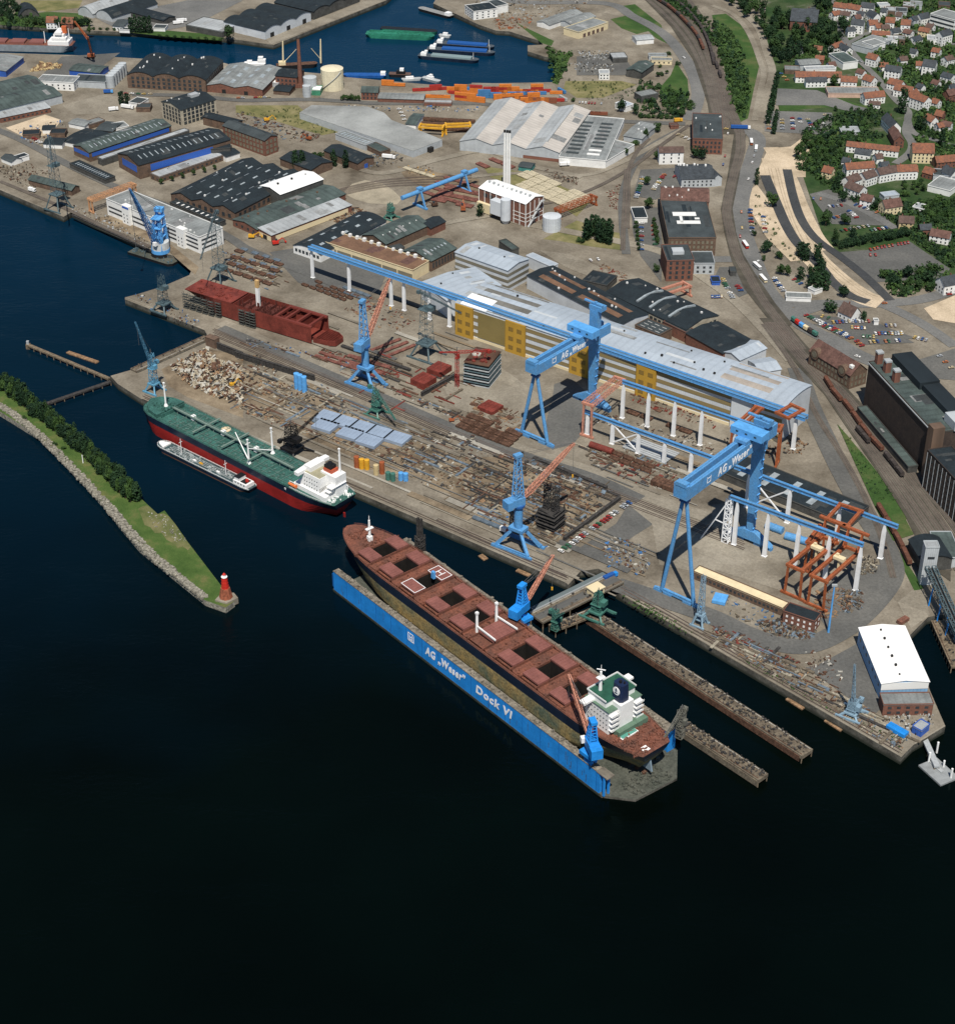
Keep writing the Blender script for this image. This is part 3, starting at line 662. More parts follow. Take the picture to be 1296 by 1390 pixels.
for c,l in (((365,655,450,672,470,640),'grey gabled hut in the sandy yard'),((225,690,290,688,290,665),'black roofed hut in the sandy yard'),((265,712,345,712,350,685),'brick hut with black roof in the sandy yard'),
            ((230,765,330,770,340,735),'long flat hut with yellowish wall in the sandy yard'),((480,665,560,640,540,620),'grey shed with white end near the trailers'),((510,690,600,700,610,650),'L shaped dark roof among the yard sheds'),
            ((600,690,688,672,640,650),'brick shed with dark roof near the trailers'),((330,750,470,780,570,705),'broad flat pale roof behind the blue sided sheds'),((685,545,745,555,750,520),'brick hut below the dark conifer'),((725,575,800,575,800,550),'low black hut beside the brick hut'),((120,720,210,715,215,690),'low pale blue shed by the sand heap'),((435,712,490,712,490,695),'tiny dark hut with white wall')):
    b=qh('hut',l,'A',c,4,roof=R.choice(('flat','gable')),rh=1.2,wm=R.choice((m_brickb,m_dkwall,m_white)),rm=R.choice((r_dark,r_grey,r_black)))
b=qh('shed','black roofed brick shed behind the left pair of poplars','B',(235,842,400,905,455,838),7,roof='gable',rh=2.5,wm=m_brickb,rm=r_black)
b=qh('shed','black roofed brick shed with blue door behind the right pair of poplars','B',(470,800,650,870,705,825),7,roof='gable',rh=2.5,wm=m_brickb,rm=r_black); doors(b,'r',(.5,),4,4,m_bluew)
b=qh('shed','low glazed lean-to along the huge flat roof','B',(530,715,690,775,715,745),5,wm=m_greyw,rm=r_grey); lights(b,1,9,m_sky,.5,.6)
b=qh('shed','dark green hut at the wall of the huge flat roof','B',(695,775,770,812,800,785),4,wm=m_brickb,rm=r_green)
# big dark machine halls
b=px('machine_hall','wide black roofed machine hall with three brick gables',(231.7,263,318.5,288.5,399,235),8,roof='gable',rh=4,n=3,axis='y',wm=m_brickb,rm=r_black)
lights(b,6,5,m_sky,.35,.12); vents(b,10,5,m_trim,1.2); wins(b,'v',1,6.,3,3.4,2.2,4)
b=qh('machine_hall','white roofed hall with dark side standing over the black roofs','F',(237,172,466,90,122,128),12,roof='gable',rh=2.5,wm=m_dkwall,rm=r_white); vents(b,3,2,m_dark,1.2,ts=.5)
b=qh('machine_hall','grey green roofed brick shed below the white roof','F',(115,360,585,168,-5,300),6,roof='gable',rh=2.5,wm=m_brick,rm=r_green); wins(b,'v',1,6.,2.4,2.2,2,3); vents(b,8,3,m_brickb,1.4)
b=qh('machine_hall','pale flat roofed workshop with brick end and white door','F',(190,390,618,228,118,358),6,roof='lean',rh=1.2,wm=m_brick,rm=r_lgrey); bands(b,'v',(.3,),4,m_cream,.05,.95,'side_panel'); doors(b,'l',(.5,),5,4,m_dark); doors(b,'r',(.5,),5,4,m_white)
b=qh('canopy','dark rooflit canopy before the black machine hall','E',(905,215,1165,325,1180,300),4,wm=m_dkwall,rm=r_black); lights(b,1,9,m_trim,.25,.5)
# white waterfront office
b=qh('office_block','long white waterfront office with grey roof and dark window bands','E',(565,196,1062,402,1192,352),14,wm=m_white,rm=r_grey)
for x0,x1,zz in ((.02,.17,(3.5,7.5)),(.28,.42,(3.5,7.5)),(.45,.58,(3.5,7.5)),(.62,.78,(3,6.7,10.2)),(.86,.98,(3,6.7,10.2))):
    bands(b,'f',zz,1.4,m_glass,x0,x1); 
bands(b,'r',(3,6.7,10.2),1.4,m_glass,.08,.7)
for x in (.235,.82):
    kid('stair_tower',b.t,m_white,(x-.5)*b.l,-b.w/2,8.2,9,5,16.4)
    for zz in (2.5,5.5,8.5): kid('window',b.t,m_glass,(x-.5)*b.l-2,-b.w/2-2.5,zz,1,.2,1.2); kid('window',b.t,m_glass,(x-.5)*b.l+2,-b.w/2-2.5,zz,1,.2,1.2)
kid('sign_band',b.t,m_bluew,(.24-.5)*b.l,-b.w/2-2.56,15,8,.2,1.6)
vents(b,26,9,m_trim,1.0)
# craneway row: cream hall, sheds behind
Z2=lambda x,y:(400+x/5.184,310+y/5.184)
b=px('workshop','cream fronted workshop with brown gravel roof behind the craneway',Z2(190,90)+Z2(830,297)+Z2(978,242),9,wm=m_cream,rm=r_brown)
for i in range(6): kid('bay_opening',b.t,m_glassl,(-.5+(i+.5)/6)*b.l,-b.w/2,2.9,b.l/6-1.2,.2,5.6)
vents(b,12,5,m_trim,2.2,ts=.97,name='roof_fan')
b=qh('workshop','white fronted shed with black vaulted roof at the craneway end','F',(306,442,452,492,800,312),7,roof='barrel',rh=3,axis='y',wm=m_white,rm=r_black); wins(b,'v',1,7,2.4,2.6,2.6,3); lights(b,2,5,m_sky,.3,.2)
b=qh('workshop','dark green gabled hall behind the cream workshop','F',(800,437,1035,332,662,392),8,roof='gable',rh=4,wm=m_brickb,rm=r_green); lights(b,1,6,m_trim,.12,.1,t0=.2,t1=.5)
b=qh('workshop','small black gabled shed behind the dark green hall','F',(1038,352,1118,315,1002,312),7,roof='gable',rh=2.5,wm=m_brick,rm=r_black)
b=qh('workshop','brick ended hall with green grey roof beside the cream workshop','F',(1040,528,1176,458,892,472),9,roof='gable',rh=4,wm=m_brickb,rm=r_green); wins(b,'v',1,3.2,1.8,4.5,2,3); lights(b,1,7,m_sky,.3,.2,t0=.1,t1=.5)
b=qh('shed','low shed roof between the dark gabled halls','F',(840,470,900,455,860,440),5,wm=m_dkwall,rm=r_dark)
# grey and long assembly halls
b=px('assembly_hall','grey box hall with brown window bands above the long hall',(617.5,342,689,367,715,350.5),18,roof='gable',rh=2,wm=m_palew,rm=r_blue); bands(b,'v',(2.5,7.4,12.4),2.4,m_glassl,.0,1.); vents(b,2,4,m_dark,1.4,ts=.5)
b=px('assembly_hall','pale low hall roof joining the long assembly hall',(572,383,607,408,655,370),14,roof='gable',rh=2,wm=m_palew,rm=r_blue); vents(b,2,7,m_dark)
h=hall('assembly_hall','very long pale roofed assembly hall with yellow door bays','building',(619,452),(1058,601),(760,400),25,roof='barrel',rh=2.6,wm=m_palew,rm=r_blue,wid=40,zc=0)
bands(h,'f',(3.,8.6,14.6,20.),2.9,mat('olive_band',(.20,.155,.075),.55,.3,.15,fine=.15),.0,1.)
kid('base_wall',h.t,m_cream,0,-h.w/2,1,h.l,.5,2)
for i,(x,y) in enumerate(((631,0),(700,0),(786,0),(876,0),(1005,0))):
    p0=G(x,452+(x-619)*.3395,0); s=(p0-h.t.location).dot(Vector((math.cos(h.ang),math.sin(h.ang),0)))
    d=kid('door_bay',h.t,m_yelw if i<4 else m_palew,s,-h.w/2-.5,12.4,15.5 if i!=1 else 17,2,24.8)
    if i<4:
        for dx in (-3.6,3.6):
            for zz in (4.5,11.5,19): kid('window',h.t,mat('ochre_panel',(.20,.125,.03),.6,.3,.4),s+dx,-h.w/2-1.55,zz,4,.15,3.2)
slope_patch(h,'roof_panel',.0,.03,.02,.98,r_lgrey); slope_patch(h,'roof_panel',.03,.21,.02,.98,mat('worn_grey_roof',(.15,.145,.13),.8,.3,.05,fine=.15)); slope_patch(h,'roof_panel',.015,.10,.0,.36,r_white,up=.3); slope_patch(h,'roof_panel',.80,.94,.02,.97,mat('beige_patch_roof',(.33,.29,.25),.7,.2,.08,fine=.1))
for i in range(3):
    s0=(.155+i*.19-.5)*h.l; kid('glazed_bay',h.t,mat('ochre_glazing',(.20,.155,.06),.5,.3,.3) if i==0 else m_glassl,s0-(9 if i==0 else 30),-h.w/2-.25,13,24 if i==0 else 1.2,.4,20)
vents(h,12,6,m_dark,1.2)
b=qh('assembly_hall','long black roofed hall with brown roof strips behind the long hall','G',(295,603,800,866,715,694),11,roof='gable',rh=1.5,wm=m_palew,rm=r_black)
for s0,s1 in ((.08,.44),(.5,.92)):
    for t0,t1 in ((.16,.34),(.56,.72)): slope_patch(b,'roof_panel',s0,s1,t0,t1,r_brown)
vents(b,12,3,m_trim)
b=qh('shed','small blue grey roof at the head of the long black hall','G',(290,500,425,560,445,538),9,wm=m_palew,rm=r_blue)
b=qh('shed','low green grey shed end left of the black hall','G',(145,420,215,470,245,455),6,wm=m_dkwall,rm=r_green)
b=qh('machine_shop','black gabled machine shop with pale window wall','G',(718,690,1142,893,862,606),9,roof='gable',rh=3.5,wm=m_concw,rm=r_black); wins(b,'v',1,4.,2.8,4.2,2.5,4); vents(b,9,5,m_trim)
for s in (.34,.5,.74): slope_patch(b,'roof_monitor',s,s+.02,.1,.9,m_sky,up=1.2)
b=px('machine_shop','black flat roofed brick shop at the end of the black gables',(931,452,981,480,1016,459),9,roof='gable',rh=2,wm=m_brick,rm=r_black)
b=px('machine_shop','dark valley roof linking the two black shops',(900,437,931,452,938,446),8,wm=m_brick,rm=r_dark)
b=qh('workshop','dark low shops with pale edges between the black halls','G',(870,870,1000,925,1000,860),8,wm=m_brickb,rm=r_dark); lights(b,3,3,m_trim,.6,.06)
b=qh('shed','pale gabled shed at the east end of the black shop','L',(150,192,292,128,48,152),9,roof='gable',rh=2.5,wm=m_palew,rm=r_blue)
b=qh('shed','smaller pale gabled shed stepping down from its twin','L',(258,258,370,240,160,200),6,roof='gable',rh=2,wm=m_palew,rm=r_blue)
b=qh('shed','dark low roofs by the machine shop head','G',(590,630,720,660,740,600),5,wm=m_dkwall,rm=r_black)
# patched and sooty roofs
def patchy(b,n,ms,sd):
    rr=random.Random(sd)
    for i in range(n):
        s0=rr.uniform(0,.9); l=rr.uniform(.03,.11); k=len(b.pr)-1; q=rr.randrange(k); t0,t1=b.pr[q][0],b.pr[q+1][0]; a=t0+(t1-t0)*rr.uniform(.04,.5); c=a+(t1-a)*rr.uniform(.3,.9)
        slope_patch(b,'roof_panel',s0,min(.99,s0+l),a,c,rr.choice(ms),up=.03+.0067*i)
m_pa=mat('patched_felt',(.040,.046,.048),.85,.3,.2,fine=.2); m_pb=mat('patched_sheet',(.28,.29,.29),.7,.25,.2,fine=.15); m_pc=mat('sooty_sheet',(.19,.195,.195),.8,.3,.2,fine=.2); m_pd=mat('new_sheet',(.46,.49,.51),.5,.1,.2)
patchy(h,16,(m_pc,m_pb,m_pd),3); patchy(b,6,(m_pa,),4)
# boiler house
Z4=lambda x,y:(640+x/9.925,180+y/9.925)
b=px('boiler_house','brick boiler house with white roof and outside stairs',Z4(100,742)+Z4(730,962)+Z4(985,858),20,roof='gable',rh=3,wm=m_brick,rm=r_white)
for i in range(9): kid('pilaster',b.t,m_trim,(-.5+i/8)*b.l,-b.w/2,10,.6,.5,20)
for i in range(5): kid('pilaster',b.t,m_trim,b.l/2,(-.5+i/4)*b.w,10,.5,.6,20)
for zz in (4,7.4,10.8): kid('string_course',b.t,m_trim,b.l*.36,-b.w/2,zz,b.l*.26,.36,.4); kid('string_course',b.t,m_trim,b.l/2,0,zz,.36,b.w*.96,.4)
for i in range(4): kid('window',b.t,m_glass,(-.36+i*.115)*b.l,-b.w/2,15.6,4.2,.3,3.2)
kid('loading_box',b.t,m_palew,-b.l*.02,-b.w/2-3.6,11,12,7,12); kid('loading_box',b.t,m_cream,-b.l*.34,-b.w/2-1.5,5,16,3,8)
mb=MB(); mb.tube((b.l*.17,-b.w/2-5.5,3.5),(b.l*.17,-b.w/2-5.5,21.5),4.2,n=16); mb.tube((b.l*.17,-b.w/2-5.5,0),(b.l*.17,-b.w/2-5.5,3.6),2.2,4.2,n=16); mb.build('hopper',m_palew,b.t)
mb=MB()
for k in range(3): mb.beam((b.l/2+2,-b.w/2+1+k*5.,k*6.),(b.l/2+2,-b.w/2+8+k*5,k*6+6),1.6,.5); mb.box(b.l/2+2,-b.w/2+9.+k*5,k*6+5.4,2.4,3,.5)
mb.build('outside_stair',m_metal,b.t); vents(b,10,6,m_metal,1.6,ts=.42)
for i,xx in enumerate((684.2,687.7,691.)):
    p=G(xx,261.5+i*.4); t=thing('flue','white steel flue behind the boiler house, %s of three from the west'%ORD[i],'chimney',p,0,'three white boiler flues')
    MB().tube((0,0,0),(0,0,55),1.15,.95,12).build('stack',m_white,t); MB().tube((0,0,54.5),(0,0,56.5),1.0,1.0,12).build('tip',m_dark,t); MB().box(0,0,0,3.2,3.2,3).build('plinth',m_concw,t)
# corrugated stores
b=px('store_hall','big corrugated store with three ridges in beige and grey',(624,191,759,207,783,148),9,roof='gable',rh=4.2,n=3,axis='y',wm=m_greyw,rm=r_lgrey,rm2=r_beige)
slope_patch(b,'ridge_vent',.1,.92,.815,.85,m_metal,up=1.2); bands(b,'v',(.2,),2.8,m_brick,.64,1.,'brick_panel')
b=px('store_hall','grey store with ranks of rooflights and white front',(758.5,213,822,218.5,831,160),7,wm=m_white,rm=r_grey)
for i in range(9):
    for t0 in (.1,.55):
        slope_patch(b,'skylight',t0,t0+.27,.1+.09*i,.135+.09*i,r_dark if (i>1 or t0<.5) else m_trim,up=.5)
b=qh('store_hall','low wing with white side wall right of the rooflit store','C',(715,862,868,772,752,748),6,wm=m_white,rm=r_grey)
b=qh('shed','narrow grey shed behind the rooflit store','C',(722,735,765,738,787,645),5,wm=m_greyw,rm=r_grey)
b=qh('shed','grey roofed shed with four roof cowls right of the stores','C',(810,722,908,740,918,650),5,roof='gable',rh=1.5,wm=m_greyw,rm=r_grey); vents(b,5,2,m_trim,1.2)
b=qh('hut','green open hut before the corrugated store','C',(250,885,315,895,325,868),4,roof='gable',rh=1.5,wm=mat('teal_paint',(.06,.22,.20),.6),rm=r_dark)
mb=MB(); sp=gp(*sum(([q[0],q[1]] for q in PT('B',340,598,405,556,700,560,800,600,905,668,1100,742,945,805)),[]))
sh=[(v.x,v.y) for v in (G(*q,6) for q in PT('B',340,600,405,560,700,568,790,600,830,640,990,700,1100,745,945,805))]
t=thing('store_hall','huge flat grey roof with long wall across the west yard','building',(sh[0][0],sh[0][1],0)); lo=[(x-sh[0][0],y-sh[0][1]) for x,y in sh]
MB().prism(lo,0,6).build('wall',m_greyw,t); MB().prism(lo,6.02,6.4).build('roof',mat('worn_flat_roof',(.25,.26,.255),.9,.4,.02,fine=.12),t); 
kid('door',t,m_dark,(lo[-2][0]*.55+lo[-1][0]*.45)+1.0,(lo[-2][1]*.55+lo[-1][1]*.45)-1.,2.2,5,4,4.4,.9)
b=qh('shed','beige workshop with brown doors on the east basin quay','C',(570,172,728,118,498,145),7,wm=m_cream,rm=r_grey); doors(b,'f',(.2,.35,.5,.65,.8),4,4,r_tiled)
b=qh('shed','long narrow grey shed, upper one on the basin quay','C',(415,132,592,68,352,112),5,roof='gable',rh=2,wm=m_white,rm=r_grey)
b=qh('shed','long narrow grey shed beside the beige workshop','C',(530,128,662,85,470,108),5,roof='gable',rh=2,wm=m_greyw,rm=r_grey)
b=qh('shed','small white shed with grey roof by the curving main road','C',(880,213,972,205,868,188),5,roof='gable',rh=1.2,wm=m_white,rm=r_lgrey)
b=qh('shed','dark sided hall in the east depot','C',(905,385,972,338,828,367),7,roof='gable',rh=2,wm=m_dkwall,rm=r_green)
b=qh('canopy','white roofed filling canopy in the east depot','C',(752,310,832,306,738,282),5,wm=m_dkwall,rm=r_lgrey)
b=qh('cabin','long yellow cabin beside the road bend','C',(958,322,1068,324,1066,306),4,wm=m_cream,rm=r_grey); wins(b,'v',1,4,1.6,1.4,1.5,3)
b=qh('cabin','grey hut above the yellow cabin','C',(945,300,1040,300,1040,284),4,wm=m_greyw,rm=r_grey)
b=qh('cabin','white depot office with rows of windows','C',(680,392,735,392,735,372),6,wm=m_white,rm=r_lgrey); wins(b,'v',2,3,1.5,1.2,1,2.8)
b=qh('shed','black box shed with grey roof below the rail curve','C',(905,515,996,497,880,490),6,wm=m_dkwall,rm=r_grey)
b=qh('shed','pale blue roofed shed between round trees','C',(822,570,865,555,815,532),5,wm=m_white,rm=r_blue)
b=qh('cabin','small brick hut at the road junction','C',(1060,672,1105,670,1100,655),3,wm=m_brick,rm=r_tiled)
b=qh('office_block','white harbour office with black roofs at the basin head','C',(10,62,140,45,60,15),9,wm=m_white,rm=r_black); wins(b,'v',3,4,1.8,1.2,1.2,2.8)
b=qh('office_block','white quay building behind the harbour office','C',(110,40,195,22,100,2),8,wm=m_white,rm=r_dark)
# offices by the main gate
b=px('office_block','long grey roofed head office with pale courts and columned front',(907,323,972,323,966,272),15,wm=m_brickb,rm=r_dark); wins(b,'v',3,3.4,1.8,2.4,2.,4.,m_glassl)
for x,y,l,w_ in ((-.05,.12,.5,.10),(-.14,-.02,.06,.2),(.2,0,.1,.04),(.0,-.1,.5,.08)): kid('roof_court',b.t,m_trim,x*b.l,y*b.w,15.5,l*b.l,w_*b.w,.3)
b=px('office_block','brown hipped wing at the back of the head office',(897,272,962,274,960,255),15,roof='gable',rh=5,wm=m_brick,rm=r_rust); wins(b,'v',2,4,1.8,2.4,3,4); vents(b,9,7,m_trim,1.2)
b=px('office_block','brick corner tower block in front of the head office',(905,354.5,942,353.5,937,331.5),17,wm=m_brick,rm=r_dark); wins(b,'v',4,4.2,2,2.4,2,4); kid('roof_cabin',b.t,m_greyw,0,0,18.6,9,8,2.6)
b=px('office_block','low many windowed wing beside the brick corner tower',(942,358,970,358,968,342),9,wm=m_greyw,rm=r_dark); wins(b,'v',2,3,1.9,1.8,1.5,3.6)
b=qh('cabin','dark flat gate cabin between the hedges','G',(868,300,938,298,930,240),4,wm=m_white,rm=r_black)
b=px('office_block','dark brick office beside the railway bridge',(940,188,981,189.5,980,155),14,wm=m_brick,rm=r_dark); wins(b,'v',3,3.4,1.7,2.2,1.8,4); vents(b,6,2)
b=px('apartment_block','white apartment block with grey mansard and six window bays',(895,207,928,206.5,926,199),11,roof='gable',rh=3,wm=m_white,rm=r_tiled); wins(b,'v',3,3,1.2,1.7,1.6,3.3)
b=px('apartment_block','dark roofed villa with white dormers behind the head office',(925,243,970,241.5,968,222),8,roof='gable',rh=5,wm=m_greyw,rm=r_slate); wins(b,'v',2,3.4,1.3,1.6,1.4,3.2); vents(b,8,3,m_white,1.6)
b=px('apartment_block','grey terrace beside the upper street bend',(965,226,980,240,958,232),8,roof='gable',rh=3,wm=m_greyw,rm=r_slate)
# station, mill
Z3=lambda x,y:(1040+x/4.965,440+y/4.965)
b=px('station','old brick station with rust brown roof and round gables',Z3(290,178)+Z3(566,346)+Z3(672,302),11,roof='gable',rh=7,wm=m_brickb,rm=r_rust); wins(b,'v',2,3.4,1.8,2.6,1.8,4.6,m_glassl)
for s in (-.36,.3):
    mb=MB(); mb.tube((s*b.l,-b.w/2-.6,11),(s*b.l,-b.w/2+8,11),4.,n=16); mb.build('round_gable',m_brickb,b.t); mb=MB().tube((s*b.l,-b.w/2-.75,11),(s*b.l,-b.w/2-.6,11),2.4,n=16); mb.build('gable_window',m_glassl,b.t)
kid('dormer',b.t,m_trim,.42*b.l,-4,15.5,3,2.4,2)
b=px('grain_mill','huge dark brown grain mill with blank wall and roof stacks',Z3(690,256)+Z3(1135,737)+Z3(925,168),34,wm=m_brickd,rm=r_green)
for x0,x1,y0,y1,hh in ((-.48,-.05,.0,.46,5),(-.04,.34,.05,.44,4)): kid('upper_roof',b.t,r_black,(x0+x1)/2*b.l,(y0+y1)/2*b.w,34.3+hh/2,(x1-x0)*b.l,(y1-y0)*b.w,hh)
kid('gutter',b.t,m_metal,0,-b.w/2-.3,33.6,b.l,.7,.7)
for x in (-.47,-.34,-.2): kid('roof_stack',b.t,m_brick,x*b.l,-.32*b.w,38,4,4,8); kid('stack_cowl',b.t,m_metal,x*b.l,-.32*b.w,42.6,4.4,4.4,1.2)
kid('roof_house',b.t,m_greyw,.44*b.l,.1*b.w,37.5,14,12,6); kid('brick_tower',b.t,m_brickb,.48*b.l,-.44*b.w,19,7,8,39)
b2=px('shed','low green grey lean-to at the foot of the grain mill',Z3(612,560)+Z3(955,965)+Z3(660,535),5,wm=m_dkwall,rm=r_green)
b=px('grain_mill','dark silo block with ribbed wall at the right edge',Z3(1085,850)+Z3(1330,1110)+Z3(1220,800),27,wm=m_brickd,rm=r_black)
for i in range(10): kid('wall_rib',b.t,m_greyw,(-.48+i*.105)*b.l,-b.w/2,13,.35,.4,26)
wins(b,'f',6,12,1.2,1.6,2,4); 
b=qh('mill_annexe','dark vaulted shed at the conveyor pier','P',(1050,285,1120,400,1180,225),8,roof='barrel',rh=3,wm=m_dkwall,rm=r_black); 
b=qh('mill_annexe','flat grey roof beside the conveyor tower','P',(1215,385,1330,385,1300,245),7,wm=m_greyw,rm=r_green)
b=qh('conveyor_tower','grey conveyor tower with slit window on the quay','P',(1140,330,1214,330,1196,295),26,wm=m_greyw,rm=r_lgrey); kid('window',b.t,m_glass,.1,-b.w/2,19,4,.2,1.6)
# white waterside hall and annexe
b=qh('boat_hall','large white roofed hall with blue side at the quay point','U',(785,50,905,346,1026,38),11,roof='gable',rh=1.6,wm=mat('sky_blue_cladding',(.20,.38,.60),.5,.12,.2,wave=('Y',2.,.15)),rm=r_white)
vents(b,6,3,m_dark,1.2,ts=.42); wins(b,'l',1,7,1.6,1.8,5.5,3); wins(b,'f',1,7,1.6,1.8,5.5,3); kid('fascia',b.t,m_white,b.l/2,0,8.9,.3,b.w,4.6)
b=qh('boat_hall_office','two storey brick annexe in front of the white hall','U',(915,462,1182,458,1172,396),7,wm=m_brick,rm=r_grey); wins(b,'v',2,4.6,2,1.5,1.2,3.2)
b=qh('shed','small pale shed with blue side near the landing stage','U',(1068,575,1118,602,1112,538),4,wm=m_bluew,rm=r_lgrey)
# runway offices
b=hall('yard_office','long low brick office with cream roof strip along the crane runway','building',(940.4,776),(1062,827),(950,760),5,roof='flat',wm=m_brickb,rm=m_cream,wid=7); wins(b,'f',1,20,1.6,1.4,2,3); 
b=qh('yard_office','two storey brick office with black roof and small windows','P',(380,668,548,725,612,690),8,wm=m_brick,rm=r_black); wins(b,'v',2,3.,1.2,1.4,1.8,3.2,m_trim)
b=hall('shed','low black rooflit shed under the craneway end','building',(975,640),(1150,712),(1000,622),5,roof='flat',wm=m_dkwall,rm=r_black,wid=26); lights(b,1,5,m_sky,.25,.8)
# wear on the larger roofs: odd sheets, felt repairs
for _i,_b in enumerate(HALLS):
    if _b.l*_b.w<420 or _b is h: continue
    _n=_b.rm.name
    _ms=(m_pa,) if 'bitumen' in _n else (m_pa,MATS['bitumen_roof']) if 'dark' in _n else (m_pa,m_pc) if 'green' in _n else (m_pc,m_pb) if ('fibre' in _n or 'pale' in _n) else (m_pd,m_pb) if 'blue' in _n else (MATS['rust_brown_tile_roof'],) if 'gravel' in _n else None
    if _ms: patchy(_b,min(9,3+int(_b.l*_b.w/700)),_ms,100+_i)
# ---- ships, floating dock
def paint(n,c,rough=.45,var=.18,sc=.3,**k): return mat(n,c,rough,var,sc,**k)
p_blue=paint('crane_blue',(.082,.275,.56),.5,.22,.2,col2=(.10,.25,.45),fine=.18); p_lblue=paint('light_crane_blue',(.10,.335,.68))
p_dblue=paint('dock_blue',(.020,.235,.66),.45,.2,.12,fine=.1); p_salmon=paint('salmon_jib',(.46,.21,.145),fine=.2); p_orange=paint('orange_crane',(.30,.088,.035),fine=.25)
p_red=paint('signal_red',(.50,.03,.02)); p_yel=paint('yellow_paint',(.62,.33,.03)); p_wht=paint('ship_white',(.78,.78,.77),.4,.08)
p_navy=paint('navy_hull',(.010,.018,.036),.4,.35,.1,fine=.2); p_redh=paint('red_boot_hull',(.26,.018,.016),.5,.25,.1,fine=.12); p_gdeck=paint('green_deck',(.038,.112,.094),.6,.4,.12,fine=.35)
p_rdeck=paint('rust_deck',(.19,.070,.044),.7,.4,.12,col2=(.095,.045,.033),fine=.35); p_hatch=paint('hatch_cover_red',(.215,.085,.070),.6,.22,.15,fine=.12); p_prim=paint('red_primer_steel',(.165,.034,.024),.7,.4,.12,fine=.25)
p_black=paint('black_paint',(.012,.012,.013),.5,.3); p_teal=paint('green_crane_paint',(.055,.16,.13)); p_dlat=paint('weathered_blue_steel',(.075,.115,.13),.6,.35,.4)
p_rust=paint('rusty_steel',(.105,.056,.036),.85,.5,.4,fine=.4); p_pont=mat('pontoon_deck',(.085,.088,.072),.85,.5,.1,col2=(.045,.052,.042),fine=.3)
def stained(n):
    m=mat(n,(.36,.245,.09),.8,.5,.07,col2=(.10,.125,.085),fine=.45); return m
p_stain=stained('stained_antifouling')
def text(s,size,m,parent,loc,rot,name='lettering',ext=.06,wid=None,off=.015,shear=0.):
    cu=bpy.data.curves.new('t','FONT'); cu.body=s; cu.size=size; cu.extrude=ext; cu.offset=off; cu.shear=shear; cu.resolution_u=3; cu.space_character=1.16 if off>.1 else 1.
    o=bpy.data.objects.new('t',cu); COL.objects.link(o); bpy.context.view_layer.update()
    me=bpy.data.meshes.new_from_object(o.evaluated_get(bpy.context.evaluated_depsgraph_get())); bpy.data.objects.remove(o); bpy.data.curves.remove(cu)
    xs=[v.co.x for v in me.vertices]; k=(wid/(max(xs)-min(xs))) if wid else 1
    me.materials.clear(); me.materials.append(m)
    r=inst(name,me,parent,loc,0,(k,1,1)); r.rotation_euler=rot; return r
def hull_mesh(L,B,D,z0,bands,bow=.2,stern=.2,rake=6.,ov=5.,zl=(0,.08,.2,.45,.7,1.),deckm=None,full=1.,nst=26,tr=.62,inset=0):
    """ship's hull lofted from stern (x=0) to bow (x=L); bands = [(upper z fraction, material index)]"""
    mb=MB(); S=[]
    for i in range(nst+1):
        t=i/nst; S.append(t)
    S=sorted(set([0,.01,.03,.06,.1]+S+[.9,.93,.96,.98,.993,1.]))
    rings=[]
    for s in S:
        row=[]
        for zf in zl:
            xa=ov*(1-zf)**1.6; xb=L-rake*(1-zf); x=xa+s*(xb-xa)
            h=B/2*(1. if zf>.15 else (.80 if zf<.02 else .96))
            if s>1-bow:
                t=(s-1+bow)/bow; p=1.5+1.3*zf*full; h*=max(0,1-t**p)**(.55+.25*(1-zf))
            if s<stern:
                t=s/stern; w=tr*zf**1.2+.03; h*=w+(1-w)*min(1,(math.sin(t*math.pi/2))**(.7+.9*(1-zf)))
            row.append((x,max(h,.12),z0+D*zf))
        rings.append(row)
    n=len(rings); k=len(zl); vs=[];
    for row in rings:
        vs+=[(x,h,z) for x,h,z in row]+[(x,-h,z) for x,h,z in row]
    fs=[];ms=[]
    def bm(j):
        zc=(zl[j]+zl[j+1])/2
        for u,m in bands:
            if zc<=u: return m
        return bands[-1][1]
    for i in range(n-1):
        a=i*2*k; b=(i+1)*2*k
        for j in range(k-1):
            fs.append((b+j,a+j,a+j+1,b+j+1)); ms.append(bm(j)); fs.append((a+k+j,b+k+j,b+k+j+1,a+k+j+1)); ms.append(bm(j))
        fs.append((a,b,b+k,a+k)); ms.append(bands[0][1])
        if deckm is not None: fs.append((a+k-1,a+2*k-1,b+2*k-1,b+k-1)); ms.append(deckm)
    for j in range(k-1): fs.append((j,k+j,k+j+1,j+1)); ms.append(bm(j))
    e=(n-1)*2*k
    for j in range(k-1): fs.append((e+k+j,e+j,e+j+1,e+k+j+1)); ms.append(bm(j))
    mb.v=vs; mb.f=fs; mb.m=ms; mb.rings=rings
    return mb
def rail_mb(mb,rings,h=1.1,every=1,ins=.25,m=0):
    for sgn in (1,-1):
        P=[(r[-1][0],sgn*(r[-1][1]-ins),r[-1][2]) for r in rings]
        for a,b in zip(P,P[1:]):
            mb.beam((a[0],a[1],a[2]+h),(b[0],b[1],b[2]+h),.14,m=m); mb.beam((a[0],a[1],a[2]+h*.5),(b[0],b[1],b[2]+h*.5),.1,m=m)
            mb.beam(a,(a[0],a[1],a[2]+h),.12,m=m)
def bits(mb,n,x0,x1,y0,y1,z,sd,s=(.5,2.),m=0):
    rr=random.Random(sd)
    for i in range(n):
        mb.box(rr.uniform(x0,x1),rr.uniform(y0,y1),z,rr.uniform(*s),rr.uniform(*s),rr.uniform(.3,1.3),rr.uniform(0,3),m)
